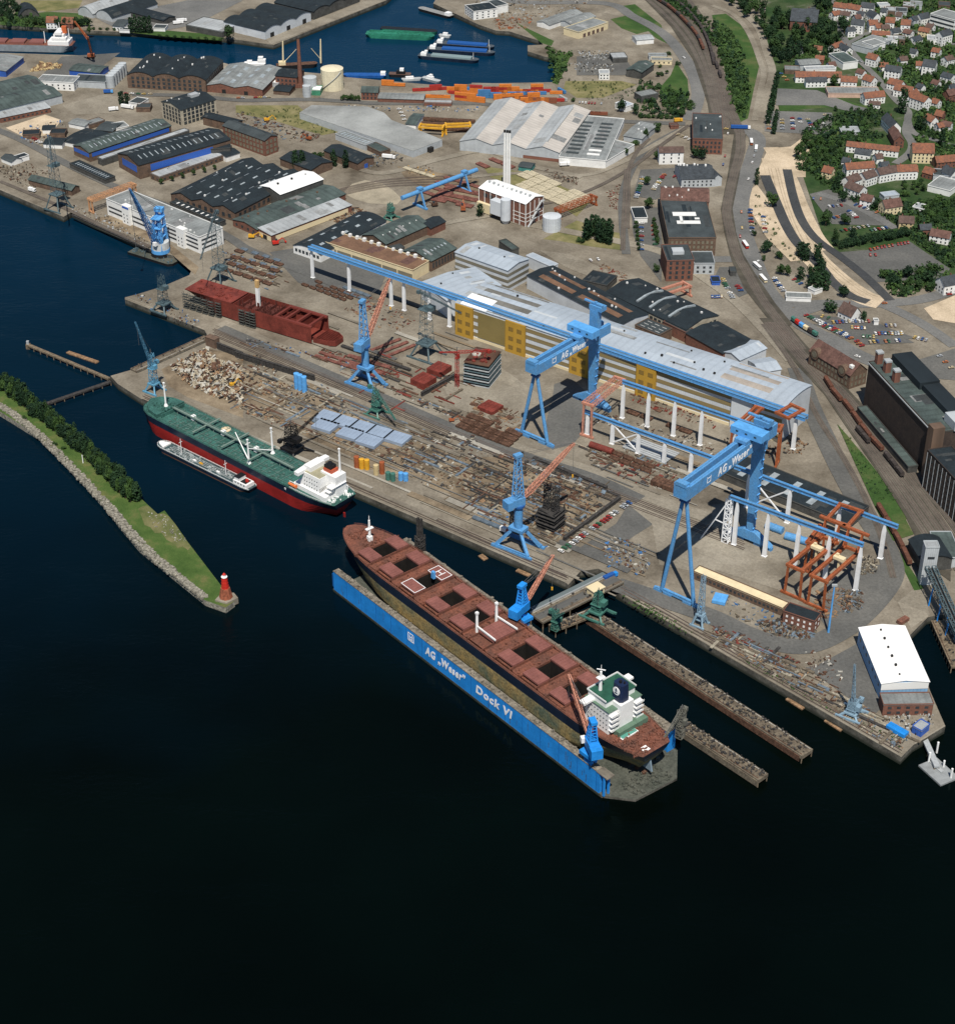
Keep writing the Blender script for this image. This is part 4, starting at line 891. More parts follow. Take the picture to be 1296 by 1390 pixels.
# == floating dock ==
DA=rad(-50.3)
dock=thing('floating_dock','big bright blue floating dock carrying the rust decked bulk carrier','floating dock',(-84,835,WL),DA)
mb=MB(); out=[(0,.0),(228,0),(241,11),(243,38),(228,53.5),(0,53.5)]; mb.prism(out,-3,1.5,0,1); mb.build('pontoon',[m_quay,p_pont],dock)
mb=MB(); mb.box(113.5,1.9,1.5,225,3.8,13,0,0)
for x in range(14,226,14): mb.box(x,-.04,1.6,.22,.1,12.6,0,1)
for i in range(4): mb.box(.6,.5+i*.9,3,2.5,.4,9,0,1)
mb.build('wing_wall',[p_dblue,paint('dock_seam_blue',(.012,.10,.33))],dock)
mb=MB(); mb.box(113.5,1.9,14.5,225,4.1,.35,0,0); bits(mb,150,3,222,.6,3.4,14.8,4,(.4,1.5)); mb.build('wing_deck',mat('worn_dock_deck',(.19,.168,.135),.9,.5,.3,fine=.3),dock)
mb=MB(); mb.box(113.5,50.7,1.5,225,5.6,13,0,0); mb.build('wing_wall',[p_dblue],dock)
mb=MB(); mb.box(113.5,50.7,14.5,225,6,.35,0,0); bits(mb,260,3,222,48.3,53,14.8,9,(.5,2.2)); mb.build('wing_deck',MATS['worn_dock_deck'],dock)
mb=MB(); bits(mb,120,228,241,12,37,1.5,5,(.4,1.6)); bits(mb,60,200,228,40,47,1.5,6,(.6,2.4)); tag(mb.build('deck_clutter',p_pont,dock),kind='stuff')
mb=MB()
for x in range(-0,232,5): mb.box(x,28,1.5,1.6,3,1.5)
mb.build('keel_blocks',p_rust,dock)
for (x,y) in ((226,.6),(226,3.6)):
    kid('end_post',dock,p_dblue,x+3,y,8,1,1,13)
kid('end_platform',dock,MATS['worn_dock_deck'],228,2.2,14.7,8,5,.6)
mb=MB(); mb.box(113.5,-.1,-.2,226,.22,1.5); mb.build('waterline_stain',mat('waterline_grime',(.03,.035,.026),.9,.5,.2,fine=.4),dock)
mb=MB(); rr=random.Random(2)
for i in range(26): mb.box(rr.uniform(2,225),-.02,rr.uniform(1.5,8),rr.uniform(.15,.5),.09,rr.uniform(2,6))
tag(mb.build('rust_streaks',mat('rust_streak',(.05,.11,.22),.8,.5,.5,fine=.3),dock),kind='stuff')
m_let=mat('white_lettering',(.82,.82,.82),.5,.04)
text('AG \u201eWeser\u201d',7.2,m_let,dock,(87.2,-.16,6.4),(rad(90),0,0),wid=34.5,off=.235,shear=.12)
text('Dock VI',7.2,m_let,dock,(130.,-.16,6.4),(rad(90),0,0),wid=29.5,off=.235,shear=.12)
mb=MB(); mb.box(74,-.1,6.6,5.6,.1,.5); mb.box(74,-.1,11.6,5.6,.1,.5); mb.box(71.5,-.1,6.6,.5,.1,5.5); mb.box(76.5,-.1,6.6,.5,.1,5.5); mb.box(74,-.1,7.6,3.2,.1,.5); mb.box(74,-.1,9.2,3.2,.1,.5); mb.box(72.9,-.1,7.6,.5,.1,3.4); mb.box(75.1,-.1,7.6,.5,.1,3.4)
mb.build('emblem',m_let,dock)
# == bulk carrier in the dock ==
u=Vector((math.cos(DA),math.sin(DA),0)); v=Vector((-u.y,u.x,0)); D0=Vector((-84,835,0))
SA=math.atan2(-u.y,-u.x)
org=D0+u*237+v*28
ship=thing('bulk_carrier','long rust decked bulk carrier with open holds standing in the blue dock','cargo ship',(org.x,org.y,-2),SA)
hm=hull_mesh(260,34,19,0,[(.68,1),(1.1,0)],zl=(0,.07,.2,.4,.68,.85,1.),deckm=2,bow=.24,stern=.17,rake=12,ov=11,tr=.52,full=.85)
# cut the deck away over the holds: deck is built as its own plates instead
keep=[i for i,m in enumerate(hm.m) if m!=2]; hb=MB(); hb.v=hm.v; hb.f=[hm.f[i] for i in keep]; hb.m=[hm.m[i] for i in keep]
hb.build('hull',[p_navy,p_stain],ship)
HX=[237-u_ for u_ in (12.5,32.6,53.,75.,96.,114.6,137.,157.3,178.1)]
def half(x):
    R_=hm.rings
    for a,b in zip(R_,R_[1:]):
        if a[-1][0]<=x<=b[-1][0]:
            t=(x-a[-1][0])/max(1e-6,b[-1][0]-a[-1][0]); return a[-1][1]+(b[-1][1]-a[-1][1])*t
    return .1
mb=MB(); cuts=sorted(set([r[-1][0] for r in hm.rings]+[h+d for i,h in enumerate(HX) for d in (-6,6)]))
for a,b in zip(cuts,cuts[1:]):
    if b-a<.01: continue
    mid=(a+b)/2; hole=any(abs(mid-h)<6 for i,h in enumerate(HX) if i!=5)
    ha,hb_=half(a)-.05,half(b)-.05
    if hole:
        for s in (1,-1):
            q=[(a,s*6,19),(b,s*6,19),(b,s*hb_,19),(a,s*ha,19)]
            mb.add(q,[(0,1,2,3) if s>0 else (3,2,1,0)])
    else: mb.add([(a,-ha,19),(b,-hb_,19),(b,hb_,19),(a,ha,19)],[(0,1,2,3)])
mb.build('deck',p_rdeck,ship)
mb=MB(); rail_mb(mb,hm.rings[1:-1],1.1); 
for z_ in (19,): bits(mb,70,233,252,-6,6,19,21,(.4,1.6)); bits(mb,170,2,20,-13,13,19,22,(.4,1.7))
for i in range(len(HX)-1):
    xm=(HX[i]+HX[i+1])/2; bits(mb,16,xm-2.6,xm+2.6,-14,14,19,30+i,(.3,1.3))
    for y in (-15.2,15.2): mb.beam((HX[i]+8,y,19.4),(HX[i+1]-8,y,19.4),.35,.8)
tag(mb.build('deck_gear',p_rdeck,ship),kind='stuff')
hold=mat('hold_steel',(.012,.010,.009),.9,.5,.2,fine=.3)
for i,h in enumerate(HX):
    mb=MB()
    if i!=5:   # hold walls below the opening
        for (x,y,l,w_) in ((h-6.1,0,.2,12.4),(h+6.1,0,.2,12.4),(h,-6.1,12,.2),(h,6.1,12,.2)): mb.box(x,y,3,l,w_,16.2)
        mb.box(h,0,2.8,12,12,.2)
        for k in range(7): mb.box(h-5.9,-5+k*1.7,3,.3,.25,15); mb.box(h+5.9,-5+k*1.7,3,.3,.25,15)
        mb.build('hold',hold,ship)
    mb=MB()
    for (x,y,l,w_) in ((h-6.2,0,.4,13),(h+6.2,0,.4,13),(h,-6.3,12,.4),(h,6.3,12,.4)): mb.box(x,y,19,l,w_,1.6)
    for s in (-1,1): mb.box(h-6.2,s*11,19,.35,10,1.5); mb.box(h+6.2,s*11,19,.35,10,1.5)
    mb.build('coaming',p_rdeck,ship)
    for s in (-1,1):
        c=4.0 if i==5 else 9.6
        mb=MB(); mb.box(h,s*c*1.0 if i!=5 else s*4.1,20.6,12.6,8.0 if i!=5 else 8.1,1.1)
        for k in range(6): mb.box(h-5.2+k*2.1,s*(c if i!=5 else 4.1),21.7,.2,7.6,.12)
        cv=mb.build('hatch_cover',p_hatch,ship)
        if i==2:
            mk=MB(); cy=s*9.6
            for (x,y,l,w_) in ((h-6.1,cy,.35,8),(h+6.1,cy,.35,8),(h,cy-3.8,12.2,.35),(h,cy+3.8,12.2,.35)): mk.box(x,y,21.74,l,w_,.12)
            if s==-1:
                for (x,y,l,w_) in ((h-1.9,cy,.5,5),(h+1.9,cy,.5,5),(h,cy,3.6,.5)): mk.box(x,y,21.84,l,w_,.1)
            mk.build('landing_mark',m_let,cv)
mb=MB(); mb.tube((239,-1,19),(239,-1,33),1.0,.6,10); mb.box(239,-1,27,2,5,.5); mb.tube((239,-1,33),(239,-1,36),.25,.2,6); mb.box(239,-1,19,2.6,2.6,3); mb.build('foremast',p_wht,ship)
kid('deck_box',ship,p_lblue,184,-4.8,22.5,2.2,1.6,4.5)
for y in (7.2,-6.6):
    mb=MB(); mb.tube((131.,y,19),(131.,y,32),.9,.7,10); mb.box(131,y,31,1.6,1.6,1.2); mb.beam((131,y*1.02,23.),(114.5,y*1.12,23.4),.7,.9); mb.build('derrick_post',p_wht,ship)
# superstructure: x = 237-u
g_deck=paint('dark_green_roof_deck',(.020,.085,.055),.6,.25,.3)
mb=MB(); mb.box(32,0,19,17,22,14); mb.build('deck_house',p_wht,ship)
mb=MB(); mb.box(32,0,33,18,23,.4); mb.build('house_roof',paint('sage_green',(.10,.17,.12),.6),ship)
mb=MB(); mb.box(33.5,0,33.4,13,20,3.6); mb.box(37,13,33.4,4,8,1.2); mb.box(37,-13,33.4,4,8,1.2); mb.build('wheelhouse',p_wht,ship)
mb=MB(); mb.box(33.5,0,37.,14,21,.3); 
for y in (-10.4,10.4): mb.box(33.5,y,37.3,14,.25,.9,0,1)
mb.box(40.4,0,37.3,.25,21,.9,0,1); mb.build('wheelhouse_roof',[g_deck,p_wht],ship)
bandw=mat('bridge_window',(.03,.05,.06),.2,.1)
kid('window_band',ship,bandw,40.06,0,35.7,.15,18,1.1)
for lv in range(4):
    for k in range(7): kid('window',ship,bandw,25+k*2.2,11.03,21.4+lv*3,.7,.12,.7)
for lv in range(4):
    for s in (-1,1):
        kid('side_deck',ship,p_wht,22.2,s*8.5,22+lv*3.,2.6,5,.25); kid('side_rail',ship,p_wht,20.95,s*8.5,22.7+lv*3.,.12,5,.9)
mb=MB(); mb.box(25,1.,19,8,9,17); mb.build('engine_casing',p_wht,ship)
mb=MB(); fp=[]
for z_,l,w_ in ((36,7.5,6.6),(46,6.6,5.6)):
    fp+= [(26+a*l/2,1.+b*w_/2,z_) for a,b in ((-.7,-1),(.7,-1),(1,-.6),(1,.6),(.7,1),(-.7,1),(-1,.6),(-1,-.6))]
n=8; mb.add(fp,[tuple(range(7,-1,-1)),tuple(range(8,16))]+[(i,(i+1)%8,8+(i+1)%8,8+i) for i in range(8)])
fn=mb.build('funnel',paint('funnel_navy',(.012,.022,.060),.4),ship)
mb=MB().tube((26,4.0,42),(26,4.35,42),2.3,n=24); em=mb.build('funnel_disc',m_let,fn)
mb=MB(); mb.beam((26,4.4,40.6),(26,4.4,43.2),.28); mb.beam((25,4.4,41.),(27,4.4,41.),.25); mb.beam((25.3,4.4,42.6),(26.7,4.4,42.6),.25); mb.tube((26,4.38,43.4),(26,4.46,43.4),.42,n=10); mb.build('disc_emblem',MATS['funnel_navy'],fn)
mb=MB(); mb.tube((26,1.5,46),(26,1.5,47.4),.8,n=8); mb.tube((24.2,.5,46),(24.2,.5,47),.5,n=8); mb.build('exhaust',p_black,ship)
mb=MB(); mb.tube((36,5.5,37.3),(36,5.5,49),1.,.6,8); mb.box(36,5.5,45,3,4,.4); mb.box(36,5.5,50,4.5,.5,.4,.6); mb.tube((36,5.5,49),(36,5.5,53),.2,.15,6); mb.build('radar_mast',p_wht,ship)
mb=MB(); mb.box(20,-1.5,19,4.2,20,3.2); mb.build('aft_house',paint('sage_green',(.10,.17,.12),.6),ship)
mb=MB(); mb.box(17,3,19,3,11,.6); mb.build('pool',p_wht,ship); kid('pool_floor',ship,paint('pool_green',(.10,.32,.26),.4),17,3,19.75,2.2,10,.3)
kid('landing_pad',ship,m_let,3.8,4.3,19.3,3.6,4,.3); kid('pad_mark',ship,p_navy,3.8,4.3,19.5,.9,.9,.06)
mb=MB(); mb.add([(2,-.4,3),(9,-.4,3),(9,-.4,12),(4,-.4,12),(2,.4,3),(9,.4,3),(9,.4,12),(4,.4,12)],[(3,2,1,0),(4,5,6,7),(0,1,5,4),(1,2,6,5),(2,3,7,6),(3,0,4,7)]); mb.build('rudder',paint('blue_grey_rudder',(.20,.27,.33),.6),ship)
# == docked tanker ==
TA=rad(138.6); tO=Vector((-81.4,912.2,0)); tu=Vector((math.cos(TA),math.sin(TA),0)); tv=Vector((-tu.y,tu.x,0))
tk=thing('tanker','green decked tanker with red and navy hull moored along the scrap quay','tanker',(tO.x,tO.y,WL),TA)
def TL(x,y,h,o=(180,510),s=4.05):
    p=G(o[0]+x/s,o[1]+y/s,h)-tO; return (p.dot(tu),p.dot(tv),h-WL)
hm=hull_mesh(186,27,17,-4,[(.72,0),(1.1,1)],zl=(0,.2,.35,.5,.72,.85,1.),deckm=2,bow=.12,stern=.15,rake=3,ov=9,tr=.66,full=1.2)
hm.build('hull',[p_redh,p_navy,p_gdeck],tk)
mb=MB(); rail_mb(mb,hm.rings[1:-1],1.0); tag(mb.build('deck_rail',p_gdeck,tk),kind='stuff')
mb=MB(); rr=random.Random(8)
for k in range(14):
    x=46+k*8; mb.box(x,0,13,.5,25,.5); 
    for y in (-9,-4.5,4.5,9): mb.box(x+4,y,13,1.3,1.3,.9)
for y in (-10.5,-6,6,10.5): mb.beam((40,y,13.3),(155,y,13.3),.35)
for i in range(90): mb.box(rr.uniform(38,158),rr.uniform(-12,12),13,rr.uniform(.4,1.6),rr.uniform(.3,1.2),rr.uniform(.3,1.1),rr.uniform(0,3))
mb.build('deck_pipes',paint('pale_green_pipes',(.085,.155,.135),.6,.3,.3),tk)
mb=MB(); mb.box(162,0,13,34*.0+.6,20,2.6); mb.prism([(164,-12),(174,-10.5),(181,-6),(184.4,0),(181,6),(174,10.5),(164,12)],13.05,15.6); mb.build('forecastle',p_gdeck,tk)
mb=MB(); bits(mb,34,163,176,-6,6,15.6,12,(.4,1.4)); tag(mb.build('windlass',p_gdeck,tk),kind='stuff')
mb=MB(); mb.beam((47,-.8,16.6),(162,-.8,16.6),1.8,.35); 
for x in range(50,162,9): mb.beam((x,-.8,13),(x,-.8,16.5),.4)
for x in (75,100,128): mb.beam((x,-12,16.4),(x,12,16.4),1.1,.4); 
mb.beam((47,-1.8,17.5),(162,-1.8,17.5),.14); mb.beam((47,.2,17.5),(162,.2,17.5),.14)
mb.build('catwalk',paint('grey_green_catwalk',(.16,.22,.19),.6),tk)
for x,y in ((143,-2),(113.5,-2),(82,-2)): kid('deck_locker',tk,p_wht,x,y,15.6,2.6,2.6,3.2)
mb=MB(); mb.tube((118.6,-8.4,13.),(118.6,-8.4,13.35),3.4,n=20); mb.build('round_mark',paint('cream_disc',(.62,.50,.33),.7),tk)
def mast(nm,x,y,z0,h,r,yard=0,boom=None):
    mb=MB(); mb.tube((x,y,z0),(x,y,z0+h),r,r*.6,10); mb.tube((x,y,z0),(x,y,z0+1.6),r*2.2,r*1.2,10)
    if yard: mb.beam((x,y-yard,z0+h*.86),(x,y+yard,z0+h*.86),.35); mb.box(x,y,z0+h,1.2,1.2,.8)
    if boom: mb.tube((x,y,z0+2),boom,.42,.28,8)
    mb.build(nm,p_wht,tk)
mast('foremast',168.6,0,15.6,17,.7,1.5); mast('derrick_post',76,10,13,17,.75,2,(92,6.,28)); mast('derrick_post',74,-8.5,13,18,.75,1.2,(75.5,9.6,24)); mast('crane_mast',8,-4.5,14,30,.9,1.)
# aft superstructure
mb=MB(); mb.box(21,0,13,28,20,3.1); mb.box(22,0,16.1,17,17,3); mb.add([(13.5,-9,13),(30.5,-9,13),(30.5,9,13),(13.5,9,13),(13.5,-8,26),(28,-8,26),(28,8,26),(13.5,8,26)],[(3,2,1,0),(4,5,6,7),(0,1,5,4),(1,2,6,5),(2,3,7,6),(3,0,4,7)]); mb.build('deck_house',p_wht,tk)
mb=MB(); mb.prism([(26.5,-13.5),(30,-13.5),(31.5,0),(30,13.5),(26.5,13.5),(27,0)],25.4,27.6); mb.box(26,0,26,6,12,3.6); mb.build('bridge',p_wht,tk); kid('window_band',tk,bandw,29.05,0,28.6,.15,10,.9)
mb=MB(); mb.box(20.8,0,26,14,15,.25); mb.build('house_roof',paint('buff_deck',(.30,.28,.19),.7),tk)
mb=MB(); mb.box(12,-2.5,13,13,9,14.5); mb.build('engine_casing',p_wht,tk)
mb=MB(); mb.box(14,-2.5,27.5,7,6,2.2,0,0); mb.box(14.5,-2.5,29.7,5.6,5,2.2,0,1); mb.tube((14.5,-2.5,31.9),(14.5,-2.5,33.4),2.,1.5,10,1); mb.build('funnel',[paint('funnel_orange_red',(.42,.085,.04),.5),p_black],tk)
for lv in range(4):
    for k in range(6): kid('window',tk,bandw,15.5+k*2.2,8.9-lv*.24,15+lv*2.7,.7,.2,.7)
for s in (1,-1):
    mb=MB(); mb.tube((30,s*12.4,15.8),(36.5,s*12.4,15.8),1.15,1.0,8); mb.build('lifeboat',paint('lifeboat_orange',(.66,.17,.05),.5),tk)
    mb=MB(); mb.beam((31,s*11.6,13),(31,s*12.6,18),.4); mb.beam((35.6,s*11.6,13),(35.6,s*12.6,18),.4); mb.beam((31,s*12.6,18),(35.6,s*12.6,18),.3); mb.build('davit',p_wht,tk)
mb=MB()
for lv in range(3): mb.box(9.5-lv*1.2,0,15.8+lv*2.8,5,17-lv*2,.22)
for i in range(34): mb.box(rr.uniform(0.8,9),rr.uniform(-8,8),13,rr.uniform(.5,1.5),rr.uniform(.4,1.2),rr.uniform(.4,1.6),rr.uniform(0,3))
mb.tube((5,-6,13),(5,-6,14.6),.9,n=10); mb.build('aft_decks',p_wht,tk)
mb=MB(); rail_mb(mb,[r for r in hm.rings if r[0][0]<48][1:],1.2); mb.build('aft_rail',p_wht,tk)
for x in (157,40): text('n',3.2,m_let,tk,(x,13.62-(.9 if x>100 else .05),10.4),(rad(90),0,rad(180)),name='hull_mark',off=.06)
mb=MB(); mb.box(1.2,0,0,1.4,.7,3.2); mb.build('rudder',p_redh,tk)
# == bunker barge ==
bO=G(180+660/4.05,510+625/4.05,-3); BA=rad(140.3)
bg=thing('bunker_barge','small dark tank barge moored alongside the red hulled tanker','barge',(bO.x,bO.y,WL),BA)
hm=hull_mesh(88,9.5,4.5,-1.5,[(.5,0),(1.1,1)],zl=(0,.3,.5,.8,1.),deckm=2,bow=.1,stern=.08,rake=2,ov=2,tr=.75)
hm.build('hull',[paint('brown_boot',(.14,.07,.04)),p_navy,paint('barge_deck',(.045,.075,.082),.7,.4,.4,fine=.3)],bg)
mb=MB(); rail_mb(mb,[r for r in hm.rings if r[0][0]>70 or r[0][0]<14],.8); mb.prism([(80,-3.6),(86,-1.6),(87.4,0),(86,1.6),(80,3.6)],3.0,4.); mb.build('bulwark',p_wht,bg)
mb=MB(); rr=random.Random(5)
for y in (-2.,-.7,.7,2.): mb.beam((18,y,3.5),(76,y,3.5),.3)
for i in range(60): mb.box(rr.uniform(18,77),rr.uniform(-3.4,3.4),3,rr.uniform(.5,2.2),rr.uniform(.4,1.2),rr.uniform(.3,1.),0)
mb.build('deck_pipes',paint('pale_pipes',(.34,.38,.38),.6,.4,.6),bg)
for x,c in ((46,p_yel),(30,p_wht),(52,p_wht)): kid('deck_locker',bg,c,x,1.4,3.6,2.6,1.3,1.2)
mb=MB(); mb.box(8,0,3,12,7,2.6); mb.box(11,0,5.6,4,6,2.4); mb.build('deck_house',p_wht,bg); mb=MB(); mb.box(6,0,5.6,5,5,.3); mb.box(11,0,8,4.4,6.4,.2); mb.build('house_roof',p_black,bg); kid('funnel',bg,p_red,4.6,0,6.8,1.4,1.6,1.8)
for k in range(4): kid('window',bg,bandw,4+k*2.6,3.52,4.6,1.2,.1,.9)
for x in (24,66): mb=MB(); mb.tube((x,0,3),(x,0,14),.3,.18,8); mb.beam((x,-1.5,11.5),(x,1.5,11.5),.2); mb.build('mast',p_wht,bg)
# == hull under construction ==
NA=rad(-31.7); nh=thing('unfinished_hull','unfinished brick red ship hull on the slipway behind scaffolds','ship hull',(-219.1,1192.3,0),NA)
mb=MB(); pr=[(-1,0,.9),(14,0,6),(0,0,0)]
# outline of the plating: pointed to the left, blunt to the right
def sect(x):
    if x<28: t=x/28; return (.2+10.3*t**.6, 10.5)
    return (10.6,10.6)
xs=[0,3,8,14,20,28,45,60,75,90,104,117]
vs=[]
for x in xs:
    d0=max(0,9.*(1-x/32.)) if x<32 else 0
    t=min(1,x/30.); w=10.6; wl=10.6*(.12+.88*t**.9)
    vs+=[(x+d0*.25,10.6-wl,.8+d0*.55),(x,10.6-w*(.95 if x<3 else 1),14),(x,10.6+w*(.95 if x<3 else 1),14),(x+d0*.25,10.6+wl,.8+d0*.55)]
fs=[]
for i in range(len(xs)-1):
    a=i*4;b=a+4; fs+=[(a,b,b+1,a+1),(b+3,a+3,a+2,b+2),(b,a,a+3,b+3)]
fs+=[(0,1,2,3)]
mb.add(vs,fs); mb.build('hull_plating',p_prim,nh)
mb=MB(); mb.prism([(0,.6),(28,.1),(44,.1),(44,21),(28,21),(0,20.6)],13.4,14.05); bits(mb,30,3,42,2,19,14,3,(.5,2.2)); mb.build('foredeck',p_prim,nh)
mb=MB(); mb.box(64,10.6,9.5,40,20.6,.4); rr=random.Random(6)
for i in range(70): mb.box(rr.uniform(46,84),rr.uniform(1,20),9.9,.7,.5,rr.uniform(2,5.2),0)
for x in (50,57,64,71,78): mb.box(x,10.6,9.8,.4,20,2.2)
mb.build('open_tween_deck',paint('dark_primer',(.095,.028,.022),.7,.4,.2,fine=.3),nh)
for (x,y,z,l,w_,h_) in [(46,10.6,9.4,.5,21,4.6),(84,10.6,9.4,.5,21,4.6),(100,1.,12.6,34,2.2,1.5),(100,20.2,12.6,34,2.2,1.5)]+[(x,10.6,12.4,1.7,18,1.7) for x in (84.5,93,103,114)]+[(x,10.6,4,.4,20,8.4) for x in (88,93,103)]+[(94,y,3,18,.4,9) for y in (7,14)]:
    kid('web_frame',nh,p_prim,x,y,z+h_/2,l,w_,h_)
mb=MB(); mb.prism([(117,2),(128,3),(134,6),(134,15),(128,18.6),(117,19.6)],.8,1.6)
for x in range(118,134,2): mb.box(x,10.6,1.6,.3,16-(x-117)*.3,2.4)
for (a,b) in (((117,2),(128,3)),((128,3),(134,6)),((134,6),(134,15)),((134,15),(128,18.6)),((128,18.6),(117,19.6))): mb.beam((*a,2.6),(*b,2.6),.4,4)
mb.build('stern_block',p_prim,nh)
m_scaf=mat('dark_scaffold',(.06,.065,.06),.8,.4,.6)
for x in (3,9,15,21,27,33,55,61,65):
    mb=MB(); y0=-1.8-(.9 if x<30 else 0)
    for k in range(6): mb.box(x,y0,.5+k*2.2,4.6,1.7,.3)
    for dx in (-2.2,2.2):
        for dy in (-.8,.8): mb.beam((x+dx,y0+dy,0),(x+dx,y0+dy,13.6),.2)
    mb.build('scaffold',m_scaf,nh)
mb=MB(); mb.box(59,13.7,9.9,2.6,2,15); mb.box(59,13.7,24.9,2.7,2.1,6,0,1); mb.build('vent_trunk',[p_wht,paint('buff_top',(.55,.36,.16))],nh)
# == shipping beyond: freighter at the west quay and basin craft ==
def craft(name,label,cat,p0,p1,B,D,bands,mats,deckm,z=0.,group=None,house=None,extra=None,bow=.12,draft=1.5,h_=None):
    a=G(*p0,WL+2); b=G(*p1,WL+2); d=b-a; L=d.length; t=thing(name,label,cat,(a.x,a.y,WL),math.atan2(d.y,d.x),group)
    hm=hull_mesh(L,B,D+draft,-draft,bands,zl=(0,.25,.5,.75,1.),deckm=deckm,bow=bow,stern=.08,rake=D*.4,ov=D*.4,tr=.8,nst=12); hm.build('hull',mats,t)
    if house:
        for (x,y,l,w_,z0,hh,m) in house: kid('deck_house',t,m,x if x>=0 else L+x,y,D+z0+hh/2,l,w_,hh)
    return t,L
fr,L=craft('freighter','grey freighter with rust red hatches and white bridge at the west quay','cargo ship',(101,66),(-60,62),18,8,[(.5,0),(1.1,0)],[paint('grey_hull',(.22,.25,.27)),p_rdeck],1,house=[(14,0,22,16,0,4,p_wht),(13,0,15,15,4,3.6,p_wht),(13,0,11,13,7.6,3.4,p_wht),(13,0,7,16,11,2.6,p_wht),(8,0,5,4,11,7,paint('orange_funnel',(.5,.12,.04)))])
for k in range(4): kid('hatch',fr,p_hatch,38+k*20,0,9,15,12,2)
mb=MB(); mb.tube((4,0,8),(4,0,24),.5,.3,8); mb.tube((13,0,21),(13,0,30),.4,.2,8); mb.tube((30,0,8),(30,0,20),.5,.4,8); mb.build('mast',p_wht,fr)
gb,L=craft('dredger_barge','long green hopper barge anchored in the harbour basin','barge',(497,46),(590,50),13,4,[(1.1,0)],[paint('harbour_green',(.025,.17,.11),.5,.3,.1,fine=.2),MATS['harbour_green']],1)
mb=MB(); 
for y in (-5.5,5.5): mb.beam((4,y,4.6),(L-4,y,4.6),1.,1.4)
bits(mb,40,3,L-3,-5,5,4,9,(.6,2)); mb.build('hopper_coaming',MATS['harbour_green'],gb)
craft('dredger_barge','second green barge half hidden behind the long green barge','barge',(517,39),(594,44),10,4,[(1.1,0)],[MATS['harbour_green'],p_black],1)
craft('workboat','small grey workboat at the end of the green barge','boat',(596,46.5),(612,48),5,2.4,[(1.1,0)],[paint('pale_hull',(.4,.42,.42)),MATS['pale_hull']],1,house=[(7,0,5,3,0,2.4,p_wht)])
hatchb=paint('cobalt_tarpaulin',(.014,.085,.30),.5,.2)
for i,(a,b,l) in enumerate((((590,58),(671,64),'blue hatched motor barge, farthest of the rafted three'),((580,66),(672,72),'blue hatched motor barge between its two neighbours in the raft'),((568,75),(650,82),'dark motor barge with grey hatches, nearest of the rafted three'))):
    t,L=craft('motor_barge',l,'barge',a,b,10,3.4,[(1.1,0)],[p_navy,paint('dark_side_deck',(.06,.075,.09),.7,.3,.3)],1,house=[(6,0,6,6,0,2.6,p_wht),(8,0,3,5,2.6,2.,p_wht)],group='motor barges rafted in the basin')
    kid('hatch',t,hatchb if i<2 else paint('grey_tarpaulin',(.20,.27,.28),.6),L*.55,0,4.3,L*.66,7.6,1.6)
    mb=MB(); mb.tube((L-6,0,3.4),(L-6,0,10),.3,.2,6); mb.build('mast',p_wht,t)
t,L=craft('motor_barge','long low blue barge along the basin quay right of the cream tank','barge',(524,101),(466,100.5),9,2.4,[(1.1,0)],[hatchb,hatchb],1,house=[(3,0,5,6,0,2.6,p_wht)])
t,L=craft('tugboat','dark tug with black deckhouse at the basin quay','boat',(528,100),(558,101),8,3,[(1.1,0)],[p_black,paint('brown_deck',(.12,.07,.05))],1,house=[(12,0,9,5,0,3,p_black),(13,0,4,4,3,2.4,p_wht)])
t,L=craft('workboat','slim pale launch beside the dark tug','boat',(545,106.5),(572,105),5,2,[(1.1,0)],[MATS['pale_hull'],MATS['pale_hull']],1,house=[(8,0,8,3,0,2,p_wht)])
t,L=craft('workboat','grey survey boat moored past the pale launch','boat',(574,104),(597,110),6,2.4,[(1.1,0)],[MATS['grey_hull'],MATS['pale_hull']],1,house=[(9,0,7,4,0,2.4,p_wht),(10,0,3,3,2.4,2,p_wht)])
t,L=craft('motor_barge','black barge tied to the far basin pier','barge',(613,22),(569,10),9,3,[(1.1,0)],[p_black,paint('barge_grey_deck',(.25,.25,.24))],1,house=[(5,0,6,6,0,2.8,p_wht)])
t,L=craft('coaster','small white coaster behind the grey double roofed store','ship',(361,87),(331,87),8,4,[(.5,0),(1.1,1)],[p_black,p_wht,p_wht],2,house=[(4,0,8,6,0,3.4,p_wht),(5,0,5,5,3.4,2.6,p_wht),(-6,0,5,5,0,2,p_wht)])
t,L=craft('sailing_ship','dark coaster with two pale masts moored behind the brick chimney','ship',(375,90),(431,87),9,4,[(1.1,0)],[p_black,p_rust],1,house=[(6,0,7,6,0,3.2,p_cream if False else m_cream)])
for x in (7,45):
    mb=MB(); mb.tube((x,-2,4),(x+1,0,28),.9,.6,8); mb.tube((x,2,4),(x+1,0,28),.9,.6,8); mb.tube((x+1,0,6),(x+ (14 if x<20 else -9),-3,20),.4,.3,6); mb.build('mast',m_cream,t)
